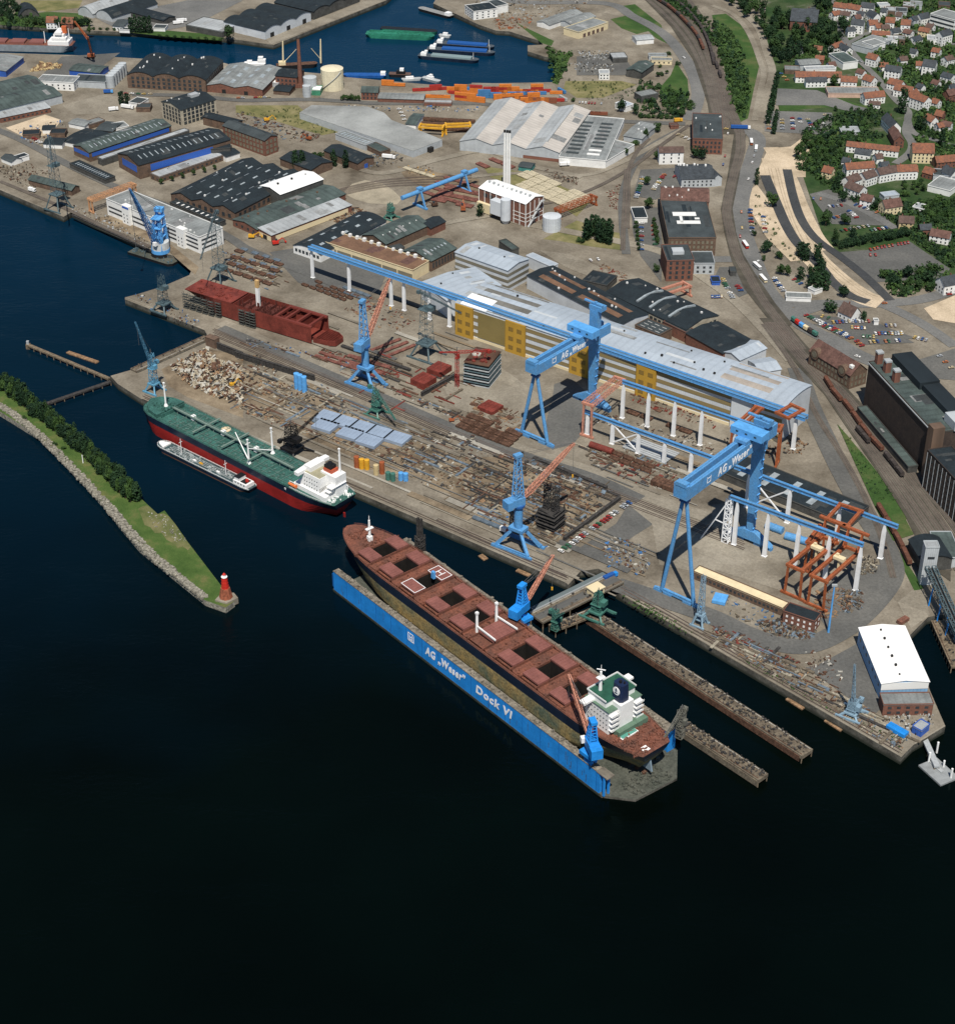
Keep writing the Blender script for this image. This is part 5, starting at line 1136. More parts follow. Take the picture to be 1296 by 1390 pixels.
# ---- cranes and craneways
m_cable=paint('cable_grey',(.10,.10,.10),.6)
def gantry(label,pa,pb,zt,dg,hl,towert):
    """twin girder gantry: A-frame leg over pa, solid leg over pb"""
    a=G(*pa); b=G(*pb); d=b-a; L=d.length; t=thing('gantry_crane',label,'gantry crane',a,math.atan2(d.y,d.x),'blue gantry cranes')
    zb=zt-dg
    for y in (-2.9,2.9):
        mb=MB(); mb.box(L/2+4,y,zb,L+16,2.6,dg); mb.box(L/2+4,y,zt,L+16,.35,.4); mb.build('girder',p_blue,t)
    mb=MB(); mb.box(-4,0,zb+.5,2.5,9,dg+1); mb.box(-3.5,0,zt+.4,4,7,2.2); mb.build('end_beam',p_blue,t)
    mb=MB(); mb.box(0,0,zb-3.6,4,5,1.2); mb.box(0,0,zb-2.4,2.4,2.8,2.4); mb.build('leg_head',p_dlat if False else paint('dark_crane_blue',(.025,.10,.30)),t)
    hw=14.
    for s in (-1,1): MB().tube((0,s*1.2,zb-3.4),(0,s*hw*.78,2.2),1.15,1.25,10).build('leg',p_blue,t)
    mb=MB(); mb.tube((0,-hw*.78,3.2),(0,hw*.78,3.2),.8,n=8); mb.build('tie_beam',p_blue,t)
    for s in (-1,1):
        for k in (-1,1): mb=MB(); mb.box(0,s*hw*.72+k*3.4,.1,2,5.6,1.7); mb.box(0,s*hw*.72+k*3.4,1.8,1.4,2,1.); mb.build('bogie',p_blue,t)
    mb=MB(); mb.box(0,0,1.4,1.5,hw*2.3,1.); mb.build('sill_beam',p_blue,t)
    # solid leg, tapering downwards
    mb=MB(); q=[]
    for z,l,w_ in ((6,3.4,3.8),(zb,4.4,7.),(zt+towert,4.4,6.4)):
        q.append([(L+x*l/2,y*w_/2,z) for x,y in ((-1,-1),(1,-1),(1,1),(-1,1))])
    for i in (0,1): mb.hexa(q[i]+q[i+1])
    mb.build('solid_leg',p_blue,t)
    mb=MB(); mb.add([(L-2.2,-15,2.6),(L+2.2,-15,2.6),(L+2.2,15,2.6),(L-2.2,15,2.6),(L-2.2,-4,9),(L+2.2,-4,9),(L+2.2,4,9),(L-2.2,4,9)],[(3,2,1,0),(4,5,6,7),(0,1,5,4),(1,2,6,5),(2,3,7,6),(3,0,4,7)]); mb.build('sill_beam',p_blue,t)
    for y in (-13,-6,6,13): mb=MB(); mb.box(L,y,.1,2.4,5.4,2.2); mb.build('bogie',p_blue,t)
    xt=L-14
    mb=MB(); mb.box(xt,-1,zt+2.4,8,21,4.6); 
    for k in range(3): mb.box(xt-4.05,-7+k*6,zt+4.4,.1,1.6,1.,0,1)
    mb.build('trolley_house',[p_lblue,bandw],t)
    mb=MB(); mb.box(xt-1,0,zt+.4,14,8,2); mb.beam((xt+5,-9,zt+5),(L-2,-4.5,zb-6),1.); mb.beam((xt+7,-9,zt+5),(xt+7,-9,zb+1),.7); mb.build('trolley',p_blue,t)
    mb=MB(); mb.box(L+1,-1,zt+towert,6,10,3.2); mb.beam((L,-6,zt+towert+4),(L,9,zt+towert+4.4),1.6,1.); mb.box(L,0,zt+towert+3,1.6,1.6,2.5); mb.build('tower_head',p_blue,t)
    mb=MB(); 
    for k in range(int(zt/6)): yy=-2.3-2.*k*6/zt; mb.beam((L+1.2,yy,7+k*6),(L-1.2,yy,11+k*6),.3,.2); mb.box(L,yy,11+k*6,3.2,.7,.15)
    mb.build('stair',p_lblue,t)
    text('AG \u201eWeser\u201d',dg*.86,m_let,t,(L*.34,-4.28,zb+dg*.2),(rad(90),0,0),wid=L*.46,off=.2,shear=.15)
    mb=MB()
    for (x,z,l,h) in ((0,.2,3.6,.4),(0,.82,3.6,.4),(-1.7,.2,.4,4),(1.7,.2,.4,4)): mb.box(L*.22+x,-4.25,zb+dg*.15+z*4.6,l,.1,h)
    mb.build('emblem',m_let,t)
    return t
gantry('blue gantry crane standing on the asphalt between hall and dock',(725.2,597.1),(803.2,549.2),58.5,6.8,0,14)
gantry('taller blue gantry crane straddling the craneways near the quay',(919.3,813.9),(1017,735.3),79,8,0,3)
def slewer(name,label,base,zcol,ztop,jfoot,jtip,rz=0.,portal=9.,mats=(None,None),colr=2.6,cw=True,group=None,jw=2.7,z0=0.):
    """portal slewing crane; jfoot/jtip = (px,py,z)"""
    p=G(*base,z0); tip=G(jtip[0],jtip[1],jtip[2])-p; t=thing(name,label,'slewing crane',p,0,group)
    mp,mj=mats; c,s=math.cos(rz),math.sin(rz); V=lambda x,y,z:(x*c-y*s,x*s+y*c,z)
    if portal:
        hp=min(14.,zcol*.55)
        for sx in (-1,1):
            mb=MB(); mb.beam(V(-portal*1.5,sx*portal*.75,.9),V(portal*1.5,sx*portal*.75,.9),1.6,1.5); mb.beam(V(-portal*1.3,sx*portal*.75,2.),V(portal*1.3,sx*portal*.75,2.4),.8,1.); mb.build('base_beam',mp,t)
            for sy in (-1,1): MB().beam(V(sy*portal*1.2,sx*portal*.72,1.5),V(sy*2.2,sx*1.8,hp),1.9,1.9,0,1.5).build('leg',mp,t)
        mb=MB(); mb.beam(V(-5,0,hp),V(5,0,hp),7,2.); mb.build('portal_top',mp,t)
    else: hp=0
    MB().tube((0,0,hp),(0,0,zcol-1.2),colr,colr,16).build('column',mp,t)
    MB().tube((0,0,zcol-1.2),(0,0,zcol),colr*1.5,colr*1.5,16).build('slew_ring',paint('dark_crane_blue',(.025,.10,.30)) if mp in (p_blue,p_lblue) else p_black,t)
    dj=Vector((tip.x,tip.y,0)).normalized(); ang=math.atan2(dj.y,dj.x); X=lambda r,y,z: dj*r+Vector((-dj.y,dj.x,0))*y+Vector((0,0,z))
    mb=MB(); mb.box(X(-1.5,0,0).x,X(-1.5,0,0).y,zcol,9,5.5,5,ang); mb.build('machinery_house',mp,t)
    if cw: q=X(-7.5,0,0); mb=MB(); mb.box(q.x,q.y,zcol-.8,4,6,5.5,ang); mb.build('counterweight',mp,t)
    q=X(3.4,3.2,0); mb=MB(); mb.box(q.x,q.y,zcol+1,2.6,2.4,3,ang); mb.build('cab',p_wht,t)
    mb=MB()
    for y in (-2,2):
        mb.beam(X(-3.5,y,zcol+5),X(-2.2,y*.6,ztop),.7); mb.beam(X(2.5,y,zcol+5),X(.2,y*.6,ztop),.7)
        n=6
        for k in range(n):
            a,b=k/n,(k+1)/n; l=lambda r0,r1,t_: X(r0+(r1-r0)*t_,y*(1-.4*t_),zcol+5+(ztop-zcol-5)*t_)
            mb.beam(l(-3.5,-2.2,a),l(2.5,.2,b),.35); mb.beam(l(2.5,.2,a),l(-3.5,-2.2,b),.35)
    for k in range(7): zz=zcol+5+(ztop-zcol-5)*k/6; mb.beam(X(2.5-2.3*k/6,-2+.13*k,zz),X(2.5-2.3*k/6,2-.13*k,zz),.35); mb.beam(X(-3.5+1.3*k/6,-2+.13*k,zz),X(-3.5+1.3*k/6,2-.13*k,zz),.35)
    q=X(-1,0,0); mb.box(q.x,q.y,ztop,5.,3.4,1.8,ang); mb.build('tower_frame',mp,t)
    f=X(3.6,0,zcol+3.5); 
    mb=MB(); m1=f.lerp(tip,.12); mb.lattice(f,m1,1.2,jw,2,.3); mb.lattice(m1,f.lerp(tip,.75),jw,jw*.8,14,.32); mb.lattice(f.lerp(tip,.75),tip,jw*.8,1.,6,.3); mb.build('jib',mj,t)
    mb=MB(); mb.tube(tip,tip+Vector((0,0,-1.4)),.9,n=10); mb.build('sheave_head',mj,t)
    mb=MB()
    for y in (-1,1): mb.tube(X(-1,y,ztop+1),tip+Vector((0,y*.3,.3)),.12,n=5); mb.tube(X(-1,y,ztop+1),f.lerp(tip,.6)+Vector((0,0,1)),.1,n=5)
    mb.tube(tip,(tip.x,tip.y,max(4.,tip.z-22)),.1,n=5); mb.build('rope',m_cable,t)
    q=Vector((tip.x,tip.y,max(4.,tip.z-22))); mb=MB(); mb.box(q.x,q.y,q.z-1.6,1.,.8,1.8); mb.build('hook_block',p_yel,t)
    return t
cq=rad(-35)
slewer('slewing_crane','blue column crane with salmon jib beside the unfinished hull',(497,522),31,64,None,(528.8,377.9,66),cq,9,(p_blue,p_salmon),group='blue column cranes with salmon jibs')
slewer('slewing_crane','blue column crane with salmon jib on the quay opposite the dock bow',(703,743),31,64,None,(778.6,601.8,60),cq,9.5,(p_blue,p_salmon),group='blue column cranes with salmon jibs')
q=D0+u*109.5+v*50.5
def pix(P):  # place -> photograph pixel, to give cranes on the dock the same call
    zf=P.y*CT-(P.z-HC)*ST; yd=-P.y*ST-(P.z-HC)*CT; return (CX+FL*P.x/zf,CY+FL*yd/zf)
slewer('dock_crane','blue dock crane with orange jib on the far wing of the dock',pix(Vector((q.x,q.y,9.9))),10,26,None,(750.4,753.8,40),DA,2.2,(p_dblue,p_salmon),1.9,group='orange jibbed dock cranes',jw=2,z0=9.9)
q=D0+u*217+v*2.2
slewer('dock_crane','blue dock crane with orange jib on the lettered wing of the dock',pix(Vector((q.x,q.y,9.9))),10,26,None,(772.4,916.3,36),DA,1.7,(p_dblue,p_salmon),1.6,group='orange jibbed dock cranes',jw=1.8,z0=9.9)
# floating crane
pc=G(214,347,WL); t=thing('floating_crane','light blue floating crane on a dark pontoon by the white office','floating crane',(pc.x,pc.y,WL),rad(-33))
mb=MB(); mb.prism([(-22,-11),(20,-11),(23,-8),(23,10),(20,12),(-22,12)],-2,2.2,0,1); mb.build('pontoon',[p_black,p_pont],t)
mb=MB(); bits(mb,70,-21,22,-10.5,11.5,2.2,17,(.4,1.8)); tag(mb.build('deck_clutter',p_dlat,t),kind='stuff')
MB().tube((4,0,2.2),(4,0,5),8,7.6,20).build('turntable',p_black,t)
MB().tube((4,0,5),(4,0,8),7.4,7.4,20).build('rotating_base',p_lblue,t); MB().tube((4,0,8),(4,0,14),7.2,7.2,20).build('machinery_house',mat('pale_drum',(.5,.52,.52),.6,.15,.3),t)
dv=G(175.7,255.7,70)-Vector((pc.x,pc.y,WL)); dv=Matrix.Rotation(rad(33),3,'Z')@dv; dh=Vector((dv.x-4,dv.y,0)).normalized()
X=lambda r,y,z: Vector((4,0,0))+dh*r+Vector((-dh.y,dh.x,0))*y+Vector((0,0,z))
mb=MB()
for s in (-1,1):
    mb.lattice(X(5,s*3.5,8),X(2,s*2.4,34),2.2,1.6,7,.3); mb.lattice(X(-6,s*3.5,8),X(-4.5,s*2.4,38),1.8,1.5,8,.3)
for z in (18,26,34): mb.beam(X(4,-3.5,z),X(4,3.5,z),.8); mb.beam(X(-5,-3,z),X(4,3,z),.5); mb.beam(X(-5,3,z),X(4,-3,z),.5); q=X(-.5,0,z); mb.box(q.x,q.y,z,11,8,.5,math.atan2(dh.y,dh.x))
q=X(-4.5,0,0); mb.box(q.x,q.y,38,5,7,3,math.atan2(dh.y,dh.x)); mb.build('tower_frame',p_lblue,t)
f=X(6.5,0,17); mb=MB(); 
for s in (-1,1): mb.lattice(f+Vector((-dh.y,dh.x,0))*s*2.6,dv,2.2,1.0,13,.24)
mb.build('jib',p_lblue,t)
q=X(8,0,0); kid('cab',t,p_wht,q.x,q.y,15,3,3,3)
mb=MB(); 
for s in (-1,1): mb.tube(X(-4.5,s*2,40),dv,.16,n=5); mb.tube(X(-4.5,s*2,40),f.lerp(dv,.55),.16,n=5)
mb.tube(dv,(dv.x,dv.y,26),.18,n=5); mb.build('rope',m_cable,t); kid('hook_block',t,p_dlat,dv.x,dv.y,24.5,1.6,1.6,3.)
# weathered lattice cranes
def latcrane(label,base,h,w0,jib,m,cabz=.62,portal=True,w1=None,name='tower_crane',back=8.,z0=0.):
    p=G(*base,z0); t=thing(name,label,'tower crane',p,rad(-35)); mi=Matrix.Rotation(rad(35),3,'Z')
    w1=w1 or w0*.55
    if portal:
        for sx in (-1,1):
            for sy in (-1,1): MB().beam((sx*w0*1.1,sy*w0*1.1,0),(sx*w0*.5,sy*w0*.5,h*.22),1.).build('leg',m,t)
        mb=MB(); mb.box(0,0,h*.22-.6,w0*1.4,w0*1.4,1.); 
        mb.build('portal_frame',m,t)
        for sy in (-1,1): MB().beam((-w0*1.4,sy*w0*1.1,.6),(w0*1.4,sy*w0*1.1,.6),1.1).build('base_beam',m,t)
    lr=.22 if 'red' not in m.name else .16; mb=MB(); mb.lattice((0,0,h*.2 if portal else 0),(0,0,h),w0,w1,9,lr); mb.build('mast',m,t)
    mb=MB(); mb.box(0,0,h*cabz,w0*1.1,w0*1.1,.4); mb.box(w0*.5,0,h*cabz+.4,w0*.7,w0*.7,3.); mb.build('cab',m,t)
    if jib:
        tp=mi@(G(*jib)-p); f=Vector((0,0,h*.97 if jib[2]<=h*1.05 else h*cabz+2)); d=Vector((tp.x,tp.y,0)).normalized()
        jw_=.9 if 'red' in m.name else 1.8; mb=MB(); mb.lattice(f,tp,jw_,.7,12,.14 if 'red' in m.name else .17); mb.build('jib',m,t)
        mb=MB(); mb.lattice(f,f-d*back,1.8,1.2,4,.17); q=f-d*back; mb.box(q.x,q.y,q.z-2,2.4,2.4,2.4); mb.build('counter_jib',m,t)
        mb=MB(); mb.tube((0,0,h+3),tp.lerp(f,.2),.12,n=5); mb.tube((0,0,h+3),q,.12,n=5); mb.tube((0,0,h),(0,0,h+3),.3,n=6); mb.tube(tp.lerp(f,.1),tp.lerp(f,.1)-Vector((0,0,min(14,tp.z*.5))),.1,n=5); mb.build('rope',m_cable,t)
    return t
latcrane('grey blue lattice crane on the west quay corner',(80,283),62,7,(70,232,60),p_dlat)
latcrane('grey green lattice crane behind the unfinished hull bow',(299,383),58,7,(272,352,44),p_dlat,.2)
latcrane('grey green lattice crane with white cab on the jetty head',(223,421),29,6,None,p_dlat,.62)
latcrane('grey lattice crane with long jib beside the yellow hall door',(579,483),50,8,(626,425,50),p_dlat,.75)
latcrane('black portal crane on the quay beside the white tanker bridge',(397,615),22,8,(432,560,26),p_black,.45,w1=5)
latcrane('slim green yard crane among the barrels on the dirt',(511,562),19,5,(537,570,8),p_teal,.4,w1=3)
p_rcr=paint('crane_red',(.30,.035,.028))
latcrane('small red tower crane beside the stacked hull sections',(620.5,525),28,2.2,(596,478,28),p_rcr,.8,False,1.8,back=22)
latcrane('light blue quay crane with upright jib on the point',(1156,970),10,5,(1160,902,36),paint('pale_blue_lattice',(.20,.30,.38)),.4,w1=4)
latcrane('small pale lattice crane by the taller gantry foot',(949.5,848),34,3.2,None,MATS['pale_blue_lattice'],.1)
latcrane('dark lattice tower rising from the stern wing of the dock',pix(D0+u*232+v*50+Vector((0,0,9.8))),18,3.6,pix(D0+u*233.5+v*37+Vector((0,0,17.5)))+(17.5,),paint('tower_grey',(.13,.13,.11),.8,.4,.4),.5,False,3.4,back=2.5,z0=9.8)
latcrane('slender light blue crane on the quay at the tanker bow',(210,531),30,4.5,(183.5,437,62),paint('faded_crane_blue',(.10,.27,.40)),.6,w1=3)
latcrane('teal jib crane on the dock bridge beside the ship',(754,854),14,4,(765,832,20),p_teal,.4,False)
latcrane('teal frame crane standing on the timber jetty',(811,835),16,6,(812,802,20),p_teal,.5)
latcrane('small green yard hoist at the concrete area',(530,296),14,4.5,None,p_teal,.5,w1=3)
# craneways: beam on slim white pillars
m_pil=mat('white_pillar',(.74,.75,.76),.6,.1,.3)
def craneway(label,pa,pb,z,feet,double=True,brace=(),zp=None):
    a=G(*pa,z); b=G(*pb,z); d=b-a; L=d.length; ang=math.atan2(d.y,d.x); t=thing('craneway',label,'craneway',(a.x,a.y,0),ang,'blue craneways on white pillars')
    for y in ((-1.9,1.9) if double else (0,)):
        mb=MB(); mb.box(L/2,y,z-2.2,L,1.1,2.2); mb.box(L/2,y,z,L,1.7,.25); mb.box(L/2,y,z-2.45,L,1.7,.25); mb.box(L/2,y,z+.25,L,.25,.3); 
        for k in range(int(L/6)): mb.box(3+k*6,y,z-2.2,.25,1.6,2.2)
        mb.build('runway_beam',p_blue,t)
    mb=MB(); mb.box(L/2,0,z-.35,L,2.4 if double else 2.,.2); mb.build('walkway',paint('walkway_blue_grey',(.10,.17,.25)),t)
    xs=[]
    for f in feet:
        g_=G(*f)-a; x=g_.x*math.cos(ang)+g_.y*math.sin(ang); x=max(1,min(L-1,x)); xs.append(x)
        mb=MB(); q=[]
        for zz,l,w_ in ((0,2.5,1.5),(z*.72,2.3,1.4),(z-2.4,.9,1.1)): q.append([(x+i*l/2,j*w_/2,zz) for i,j in ((-1,-1),(1,-1),(1,1),(-1,1))])
        mb.hexa(q[0]+q[1]); mb.hexa(q[1]+q[2]); mb.box(x,0,0,3.2,2.4,.6); 
        if double: mb.box(x,0,z-3.2,1.2,5,.8)
        mb.build('pillar',m_pil,t)
    for i,j in brace:
        mb=MB(); mb.beam((xs[i],0,1),(xs[j],0,z-3),.7); mb.beam((xs[j],0,1),(xs[i],0,z-3),.7); mb.build('cross_brace',m_pil,t)
    return t
craneway('longest blue craneway running above the yellow hall doors',(420.6,333),(1094.6,565.5),27,((424.5,377),(474,395),(532,414.5),(549,421),(585,432.5),(612,442),(1079,607)))
craneway('blue craneway with tapered pillars facing the long hall',(845,515.5),(1032,578.5),29,((866,547),(900,562),(935,574),(969,588),(1012,603)),False)
craneway('lower blue craneway nearest the taller gantry on short pillars',(792.8,556),(985,626),18,((795,591),(827,605),(862,618),(897,631.5),(933,645)),False,((1,2),))
craneway('blue craneway carrying the orange bridge over the black shed',(997,631),(1219,713),27,((1008,693),(1063,714),(1130,739),(1190,762.5)),False,((0,1),))
craneway('blue craneway carrying the twin orange portals near the quay point',(991,672),(1172,737.5),33.5,((993,742),(1031.5,760.5),(1073,776),(1113,792),(1157,809)),False)
# blue lattice maintenance frame at the craneway end
p=G(985,735,0); t=thing('service_tower','white lattice service tower under the craneway by the solid gantry leg','service tower',(p.x,p.y,0),rad(-35))
MB().lattice((0,0,0),(0,0,31),4,3,9,.4).build('mast',m_pil,t); mb=MB(); mb.beam((0,0,30),(-14,-6,0),.6); mb.beam((-7,-3,15),(0,0,12),.5); mb.build('stay',m_pil,t)
def bridge(name,label,pa,pb,z,m,w_=7.,legs=(),h=2.2,lat=False,group=None,up=0.,crab=None,zr=None):
    """overhead or portal crane between two pixels at height z; legs = which ends stand on the ground ('a','b')"""
    a=G(*pa,z); b=G(*pb,z); d=b-a; L=d.length; ang=math.atan2(d.y,d.x); t=thing(name,label,'bridge crane',(a.x,a.y,0),ang,group)
    for y in (-w_/2,w_/2):
        mb=MB()
        if lat: mb.lattice((0,y,z-h/2),(L,y,z-h/2),h,h,max(4,int(L/h*.8)),.2)
        else: mb.box(L/2,y,z-h,L,1.3,h); mb.box(L/2,y+.9,z-.2,L,.7,.2)
        mb.build('girder',m,t)
    for x in (0,L):
        mb=MB(); mb.box(x,0,z-h*.8,1.6,w_+3,1.7); mb.build('end_carriage',m,t)
    for e in legs:
        x=0 if e=='a' else L
        for s in (-1,1):
            MB().beam((x,s*w_*.5,z-1),(x,s*w_*.56,.8),1.2).build('leg',m,t)
        mb=MB(); mb.box(x,0,.3,1.4,w_*1.7,1.3); mb.build('bogie_beam',m,t)
    if up:
        mb=MB()
        for s in (-1,1): mb.beam((L,s*w_*.5,z-.5),(L+1,s*w_*.5,z+up),1.1); mb.beam((L-4,s*w_*.5,z),(L+.5,s*w_*.5,z+up),.7)
        mb.box(L+1,0,z+up,2,w_+8,1.4); mb.build('high_carriage',m,t)
    if crab is not None:
        mb=MB(); mb.box(L*crab,0,z+.2,3.4,w_*.75,1.8); mb.box(L*crab+.8,w_*.2,z+2,1.4,1.6,1.2); mb.box(L*crab,0,z-5.5,1.2,1.2,5.5); mb.build('crab',m_cream,t)
    return t
bridge('bridge_crane','salmon bridge crane between the hall side craneways',(798,547),(841,512),26,p_salmon,6,('a',),2.2,True,crab=None)
bridge('bridge_crane','orange bridge crane at the end of the long hall, upper one',(1062,563),(1082,552),29,p_orange,9,(),1.6)
bridge('bridge_crane','orange portal with tall leg below the longest craneway end',(1030,574),(1060,580),28,p_orange,6,('b',),2.)
bridge('bridge_crane','rusty orange bridge between the two hall side craneways',(998,581),(1030,552),28,p_orange,4,('a',),1.8)
bridge('bridge_crane','orange bridge crane resting on the far craneway by the freight siding',(1137,708),(1155,688),30,p_orange,13,(),1.8)
bridge('portal_crane','west one of the twin orange portal cranes over the plate yard',(1079.5,769.5),(1126,731),21,p_orange,9,('a',),2.,group='twin orange portal cranes',up=11,crab=.62)
bridge('portal_crane','east one of the twin orange portal cranes over the plate yard',(1111.5,784.),(1157,744),21,p_orange,9,('a',),2.,group='twin orange portal cranes',up=11,crab=.60)
bridge('portal_crane','orange portal leg frame between craneways, behind the twin portals',(1100,735),(1117,713),22,p_orange,3,('a','b'),2.4)
bridge('gantry_crane','buff orange lattice gantry beside the white waterfront office',(122,269),(181,247.5),13,paint('buff_orange',(.50,.27,.14)),4,('a','b'),2.6,True)
bridge('gantry_crane','orange lattice gantry on the ballast near the boiler house',(757,283),(806,264),9,p_orange,5,('a','b'),2.6,True)
bridge('gantry_crane','salmon twin beam gantry beyond the black machine shop',(900,395),(932,384.5),9,p_salmon,8,('a','b'),1.8)
bridge('gantry_crane','yellow gantry frame over the steel stacks, west one',(570,169.5),(601.5,171.5),8,p_yel,7,('a','b'),1.4,group='yellow stockyard gantries')
bridge('gantry_crane','yellow gantry frame over the steel stacks, east one beside the big store',(605,169),(638,168),8,p_yel,7,('a','b'),1.4,group='yellow stockyard gantries')
# blue tube girder crane in the stockyard
za=14.5; a=G(545.4,268.5,za); b=G(647,230,za); d=b-a; L=d.length; t=thing('stockyard_crane','blue stockyard gantry with one thick round girder on A legs','gantry crane',(a.x,a.y,0),math.atan2(d.y,d.x))
MB().tube((0,0,za),(L,0,za),1.9,n=14).build('girder',p_dblue if False else p_blue,t)
for x in (L*.235,L*.83):
    for s in (-1,1): MB().beam((x,s*1.2,za),(x+s*0,s*6.5,.8),1.3).build('leg',p_blue,t)
    mb=MB(); mb.box(x,0,.2,2,17,1.4); mb.build('bogie_beam',p_blue,t)
    mb=MB(); mb.box(x,0,za+1.7,5,4,1.8); mb.build('trolley',p_blue,t)
# orange mobile crane by the channel
p=G(124,78); t=thing('crawler_crane','orange crawler crane with raised jib on the west quay','mobile crane',(p.x,p.y,0),0)
mb=MB(); mb.box(0,0,1.4,7,4,3); mb.build('body',p_orange,t); 
for s in (-1,1): mb=MB(); mb.box(0,s*2.6,0,8,1.2,1.5); mb.build('track',p_black,t)
tp=G(119,50,32)-p; mb=MB(); mb.lattice((1,0,3.5),tp,1.8,1.4,9,.3); mb.build('mast',p_orange,t); tp2=G(101,28,46)-p; mb=MB(); mb.lattice(tp.lerp(Vector((1,0,3.5)),.1),tp2,1.6,.8,9,.3); mb.build('jib',p_orange,t)
# landmark posts
p=G(1124,859); t=thing('light_mast','tall pale blue floodlight mast by the two storey brick office','light mast',(p.x,p.y,0)); MB().tube((0,0,0),(0,0,32),.7,.4,8).build('pole',p_lblue,t); mb=MB(); mb.box(0,0,32,3,1,1.2); mb.build('lamp_head',m_metal,t)
# ---- vegetation
def leafmat(name,c,c2):
    m=bpy.data.materials.new(name); m.use_nodes=True; nt=m.node_tree; N=nt.nodes; Lk=nt.links; b=N['Principled BSDF']; b.inputs['Roughness'].default_value=.75; b.inputs['Specular IOR Level'].default_value=.2
    oi=N.new('ShaderNodeObjectInfo'); tc=N.new('ShaderNodeTexCoord'); no=N.new('ShaderNodeTexNoise'); no.inputs['Scale'].default_value=5.; no.inputs['Detail'].default_value=3; Lk.new(tc.outputs['Object'],no.inputs['Vector'])
    ad=N.new('ShaderNodeMath'); ad.operation='MULTIPLY_ADD'; ad.inputs[1].default_value=.55; Lk.new(oi.outputs['Random'],ad.inputs[0]); Lk.new(no.outputs['Fac'],ad.inputs[2])
    cr=N.new('ShaderNodeValToRGB'); e=cr.color_ramp.elements; e[0].position=.4; e[0].color=(*c,1); e[1].position=1.1-.05; e[1].color=(*c2,1); Lk.new(ad.outputs[0],cr.inputs['Fac']); Lk.new(cr.outputs['Color'],b.inputs['Base Color'])
    return m
m_leaf=leafmat('leaf_green',(.011,.030,.010),(.034,.068,.018)); m_leafd=leafmat('dark_leaf_green',(.006,.020,.009),(.017,.042,.015)); m_leafl=leafmat('willow_green',(.020,.050,.012),(.050,.095,.024))
m_bark=mat('bark',(.09,.065,.045),.95,.3,1.)
def crown_mesh(name,kind,sd,m,nleaf=520):
    rr=random.Random(sd); mb=MB(); lobes=[]
    if kind=='round':
        for i in range(11): a=rr.uniform(0,6.28); q=rr.uniform(0,.30); lobes.append((Vector((math.cos(a)*q,math.sin(a)*q,rr.uniform(.36,.80))),rr.uniform(.13,.24)))
        lobes.append((Vector((0,0,.55)),.3))
    elif kind=='column':
        for i in range(12): z=.10+.86*i/11; r=.15*math.sin(math.pi*min(1,(z+.12)/1.16))**.7+.02; a=rr.uniform(0,6.28); lobes.append((Vector((math.cos(a)*.05,math.sin(a)*.05,z)),r+rr.uniform(-.02,.03)))
    else:
        for i in range(9): a=rr.uniform(0,6.28); q=rr.uniform(0,.36); lobes.append((Vector((math.cos(a)*q,math.sin(a)*q,rr.uniform(.2,.65))),rr.uniform(.16,.30)))
    for i in range(nleaf):
        c,r=rr.choice(lobes); d=Vector((rr.gauss(0,1),rr.gauss(0,1),rr.gauss(0,1)))
        if d.length<.01: continue
        d.normalize(); p=c+d*r*rr.uniform(.72,1.08); s=rr.uniform(.028,.058)*(1.2 if kind!='column' else .85)
        nrm=(d+Vector((rr.uniform(-.8,.8),rr.uniform(-.8,.8),rr.uniform(-.3,.9)))).normalized(); t1=nrm.orthogonal().normalized(); t2=nrm.cross(t1); an=rr.uniform(0,6.28)
        q=[p+(t1*math.cos(an+k*1.5708)+t2*math.sin(an+k*1.5708))*s*(1 if k%2 else rr.uniform(.6,1.2)) for k in range(4)]
        mb.add(q,[(0,1,2,3)])
    return mb.mesh(name,m)
CR={}
for kd,m,n in (('round',m_leaf,4),('column',m_leafd,3),('bush',m_leaf,3)): CR[kd]=[crown_mesh('crown_leaves',kd,10+i,m) for i in range(n)]
CR['dark']=[crown_mesh('crown_leaves','round',30+i,m_leafd) for i in range(3)]; CR['willow']=[crown_mesh('crown_leaves','round',40+i,m_leafl) for i in range(3)]
_t=MB(); _t.tube((0,0,0),(0,0,.45),.03,.02,6); _t.tube((0,0,.36),(.14,.05,.62),.014,.008,5); _t.tube((0,0,.34),(-.12,.09,.60),.014,.008,5); _t.tube((0,0,.4),(.02,-.14,.66),.014,.008,5); TRUNK=_t.mesh('trunk_limbs',m_bark)
def tree(kind,p,h,w,label,group,z=0.,name=None):
    nm=name or {'round':'broadleaf_tree','dark':'broadleaf_tree','willow':'willow_tree','column':'poplar_tree','bush':'bush'}[kind]
    t=thing(nm,label,'bush' if kind=='bush' else 'tree',(p[0],p[1],z),R.uniform(0,6.28),group)
    inst('crown',R.choice(CR[kind]),t,(0,0,0),R.uniform(0,6),(w,w,h) if kind!='column' else (w*2.6,w*2.6,h))
    if kind!='bush': inst('trunk',TRUNK,t,(0,0,0),0,(w,w,h))
    return t
def trees(k,pts,kind,h,w,label,group=None):
    """single named trees: pixel list"""
    for i in range(0,len(pts),2):
        p=W(k,pts[i],pts[i+1]); tree(kind,p,h*R.uniform(.88,1.12),w*R.uniform(.9,1.1),label,group or (label if len(pts)>2 else None))
def inside(x,y,pl):
    c=False
    for i in range(len(pl)):
        x0,y0=pl[i-1]; x1,y1=pl[i]
        if (y0>y)!=(y1>y) and x<(x1-x0)*(y-y0)/(y1-y0)+x0: c=not c
    return c
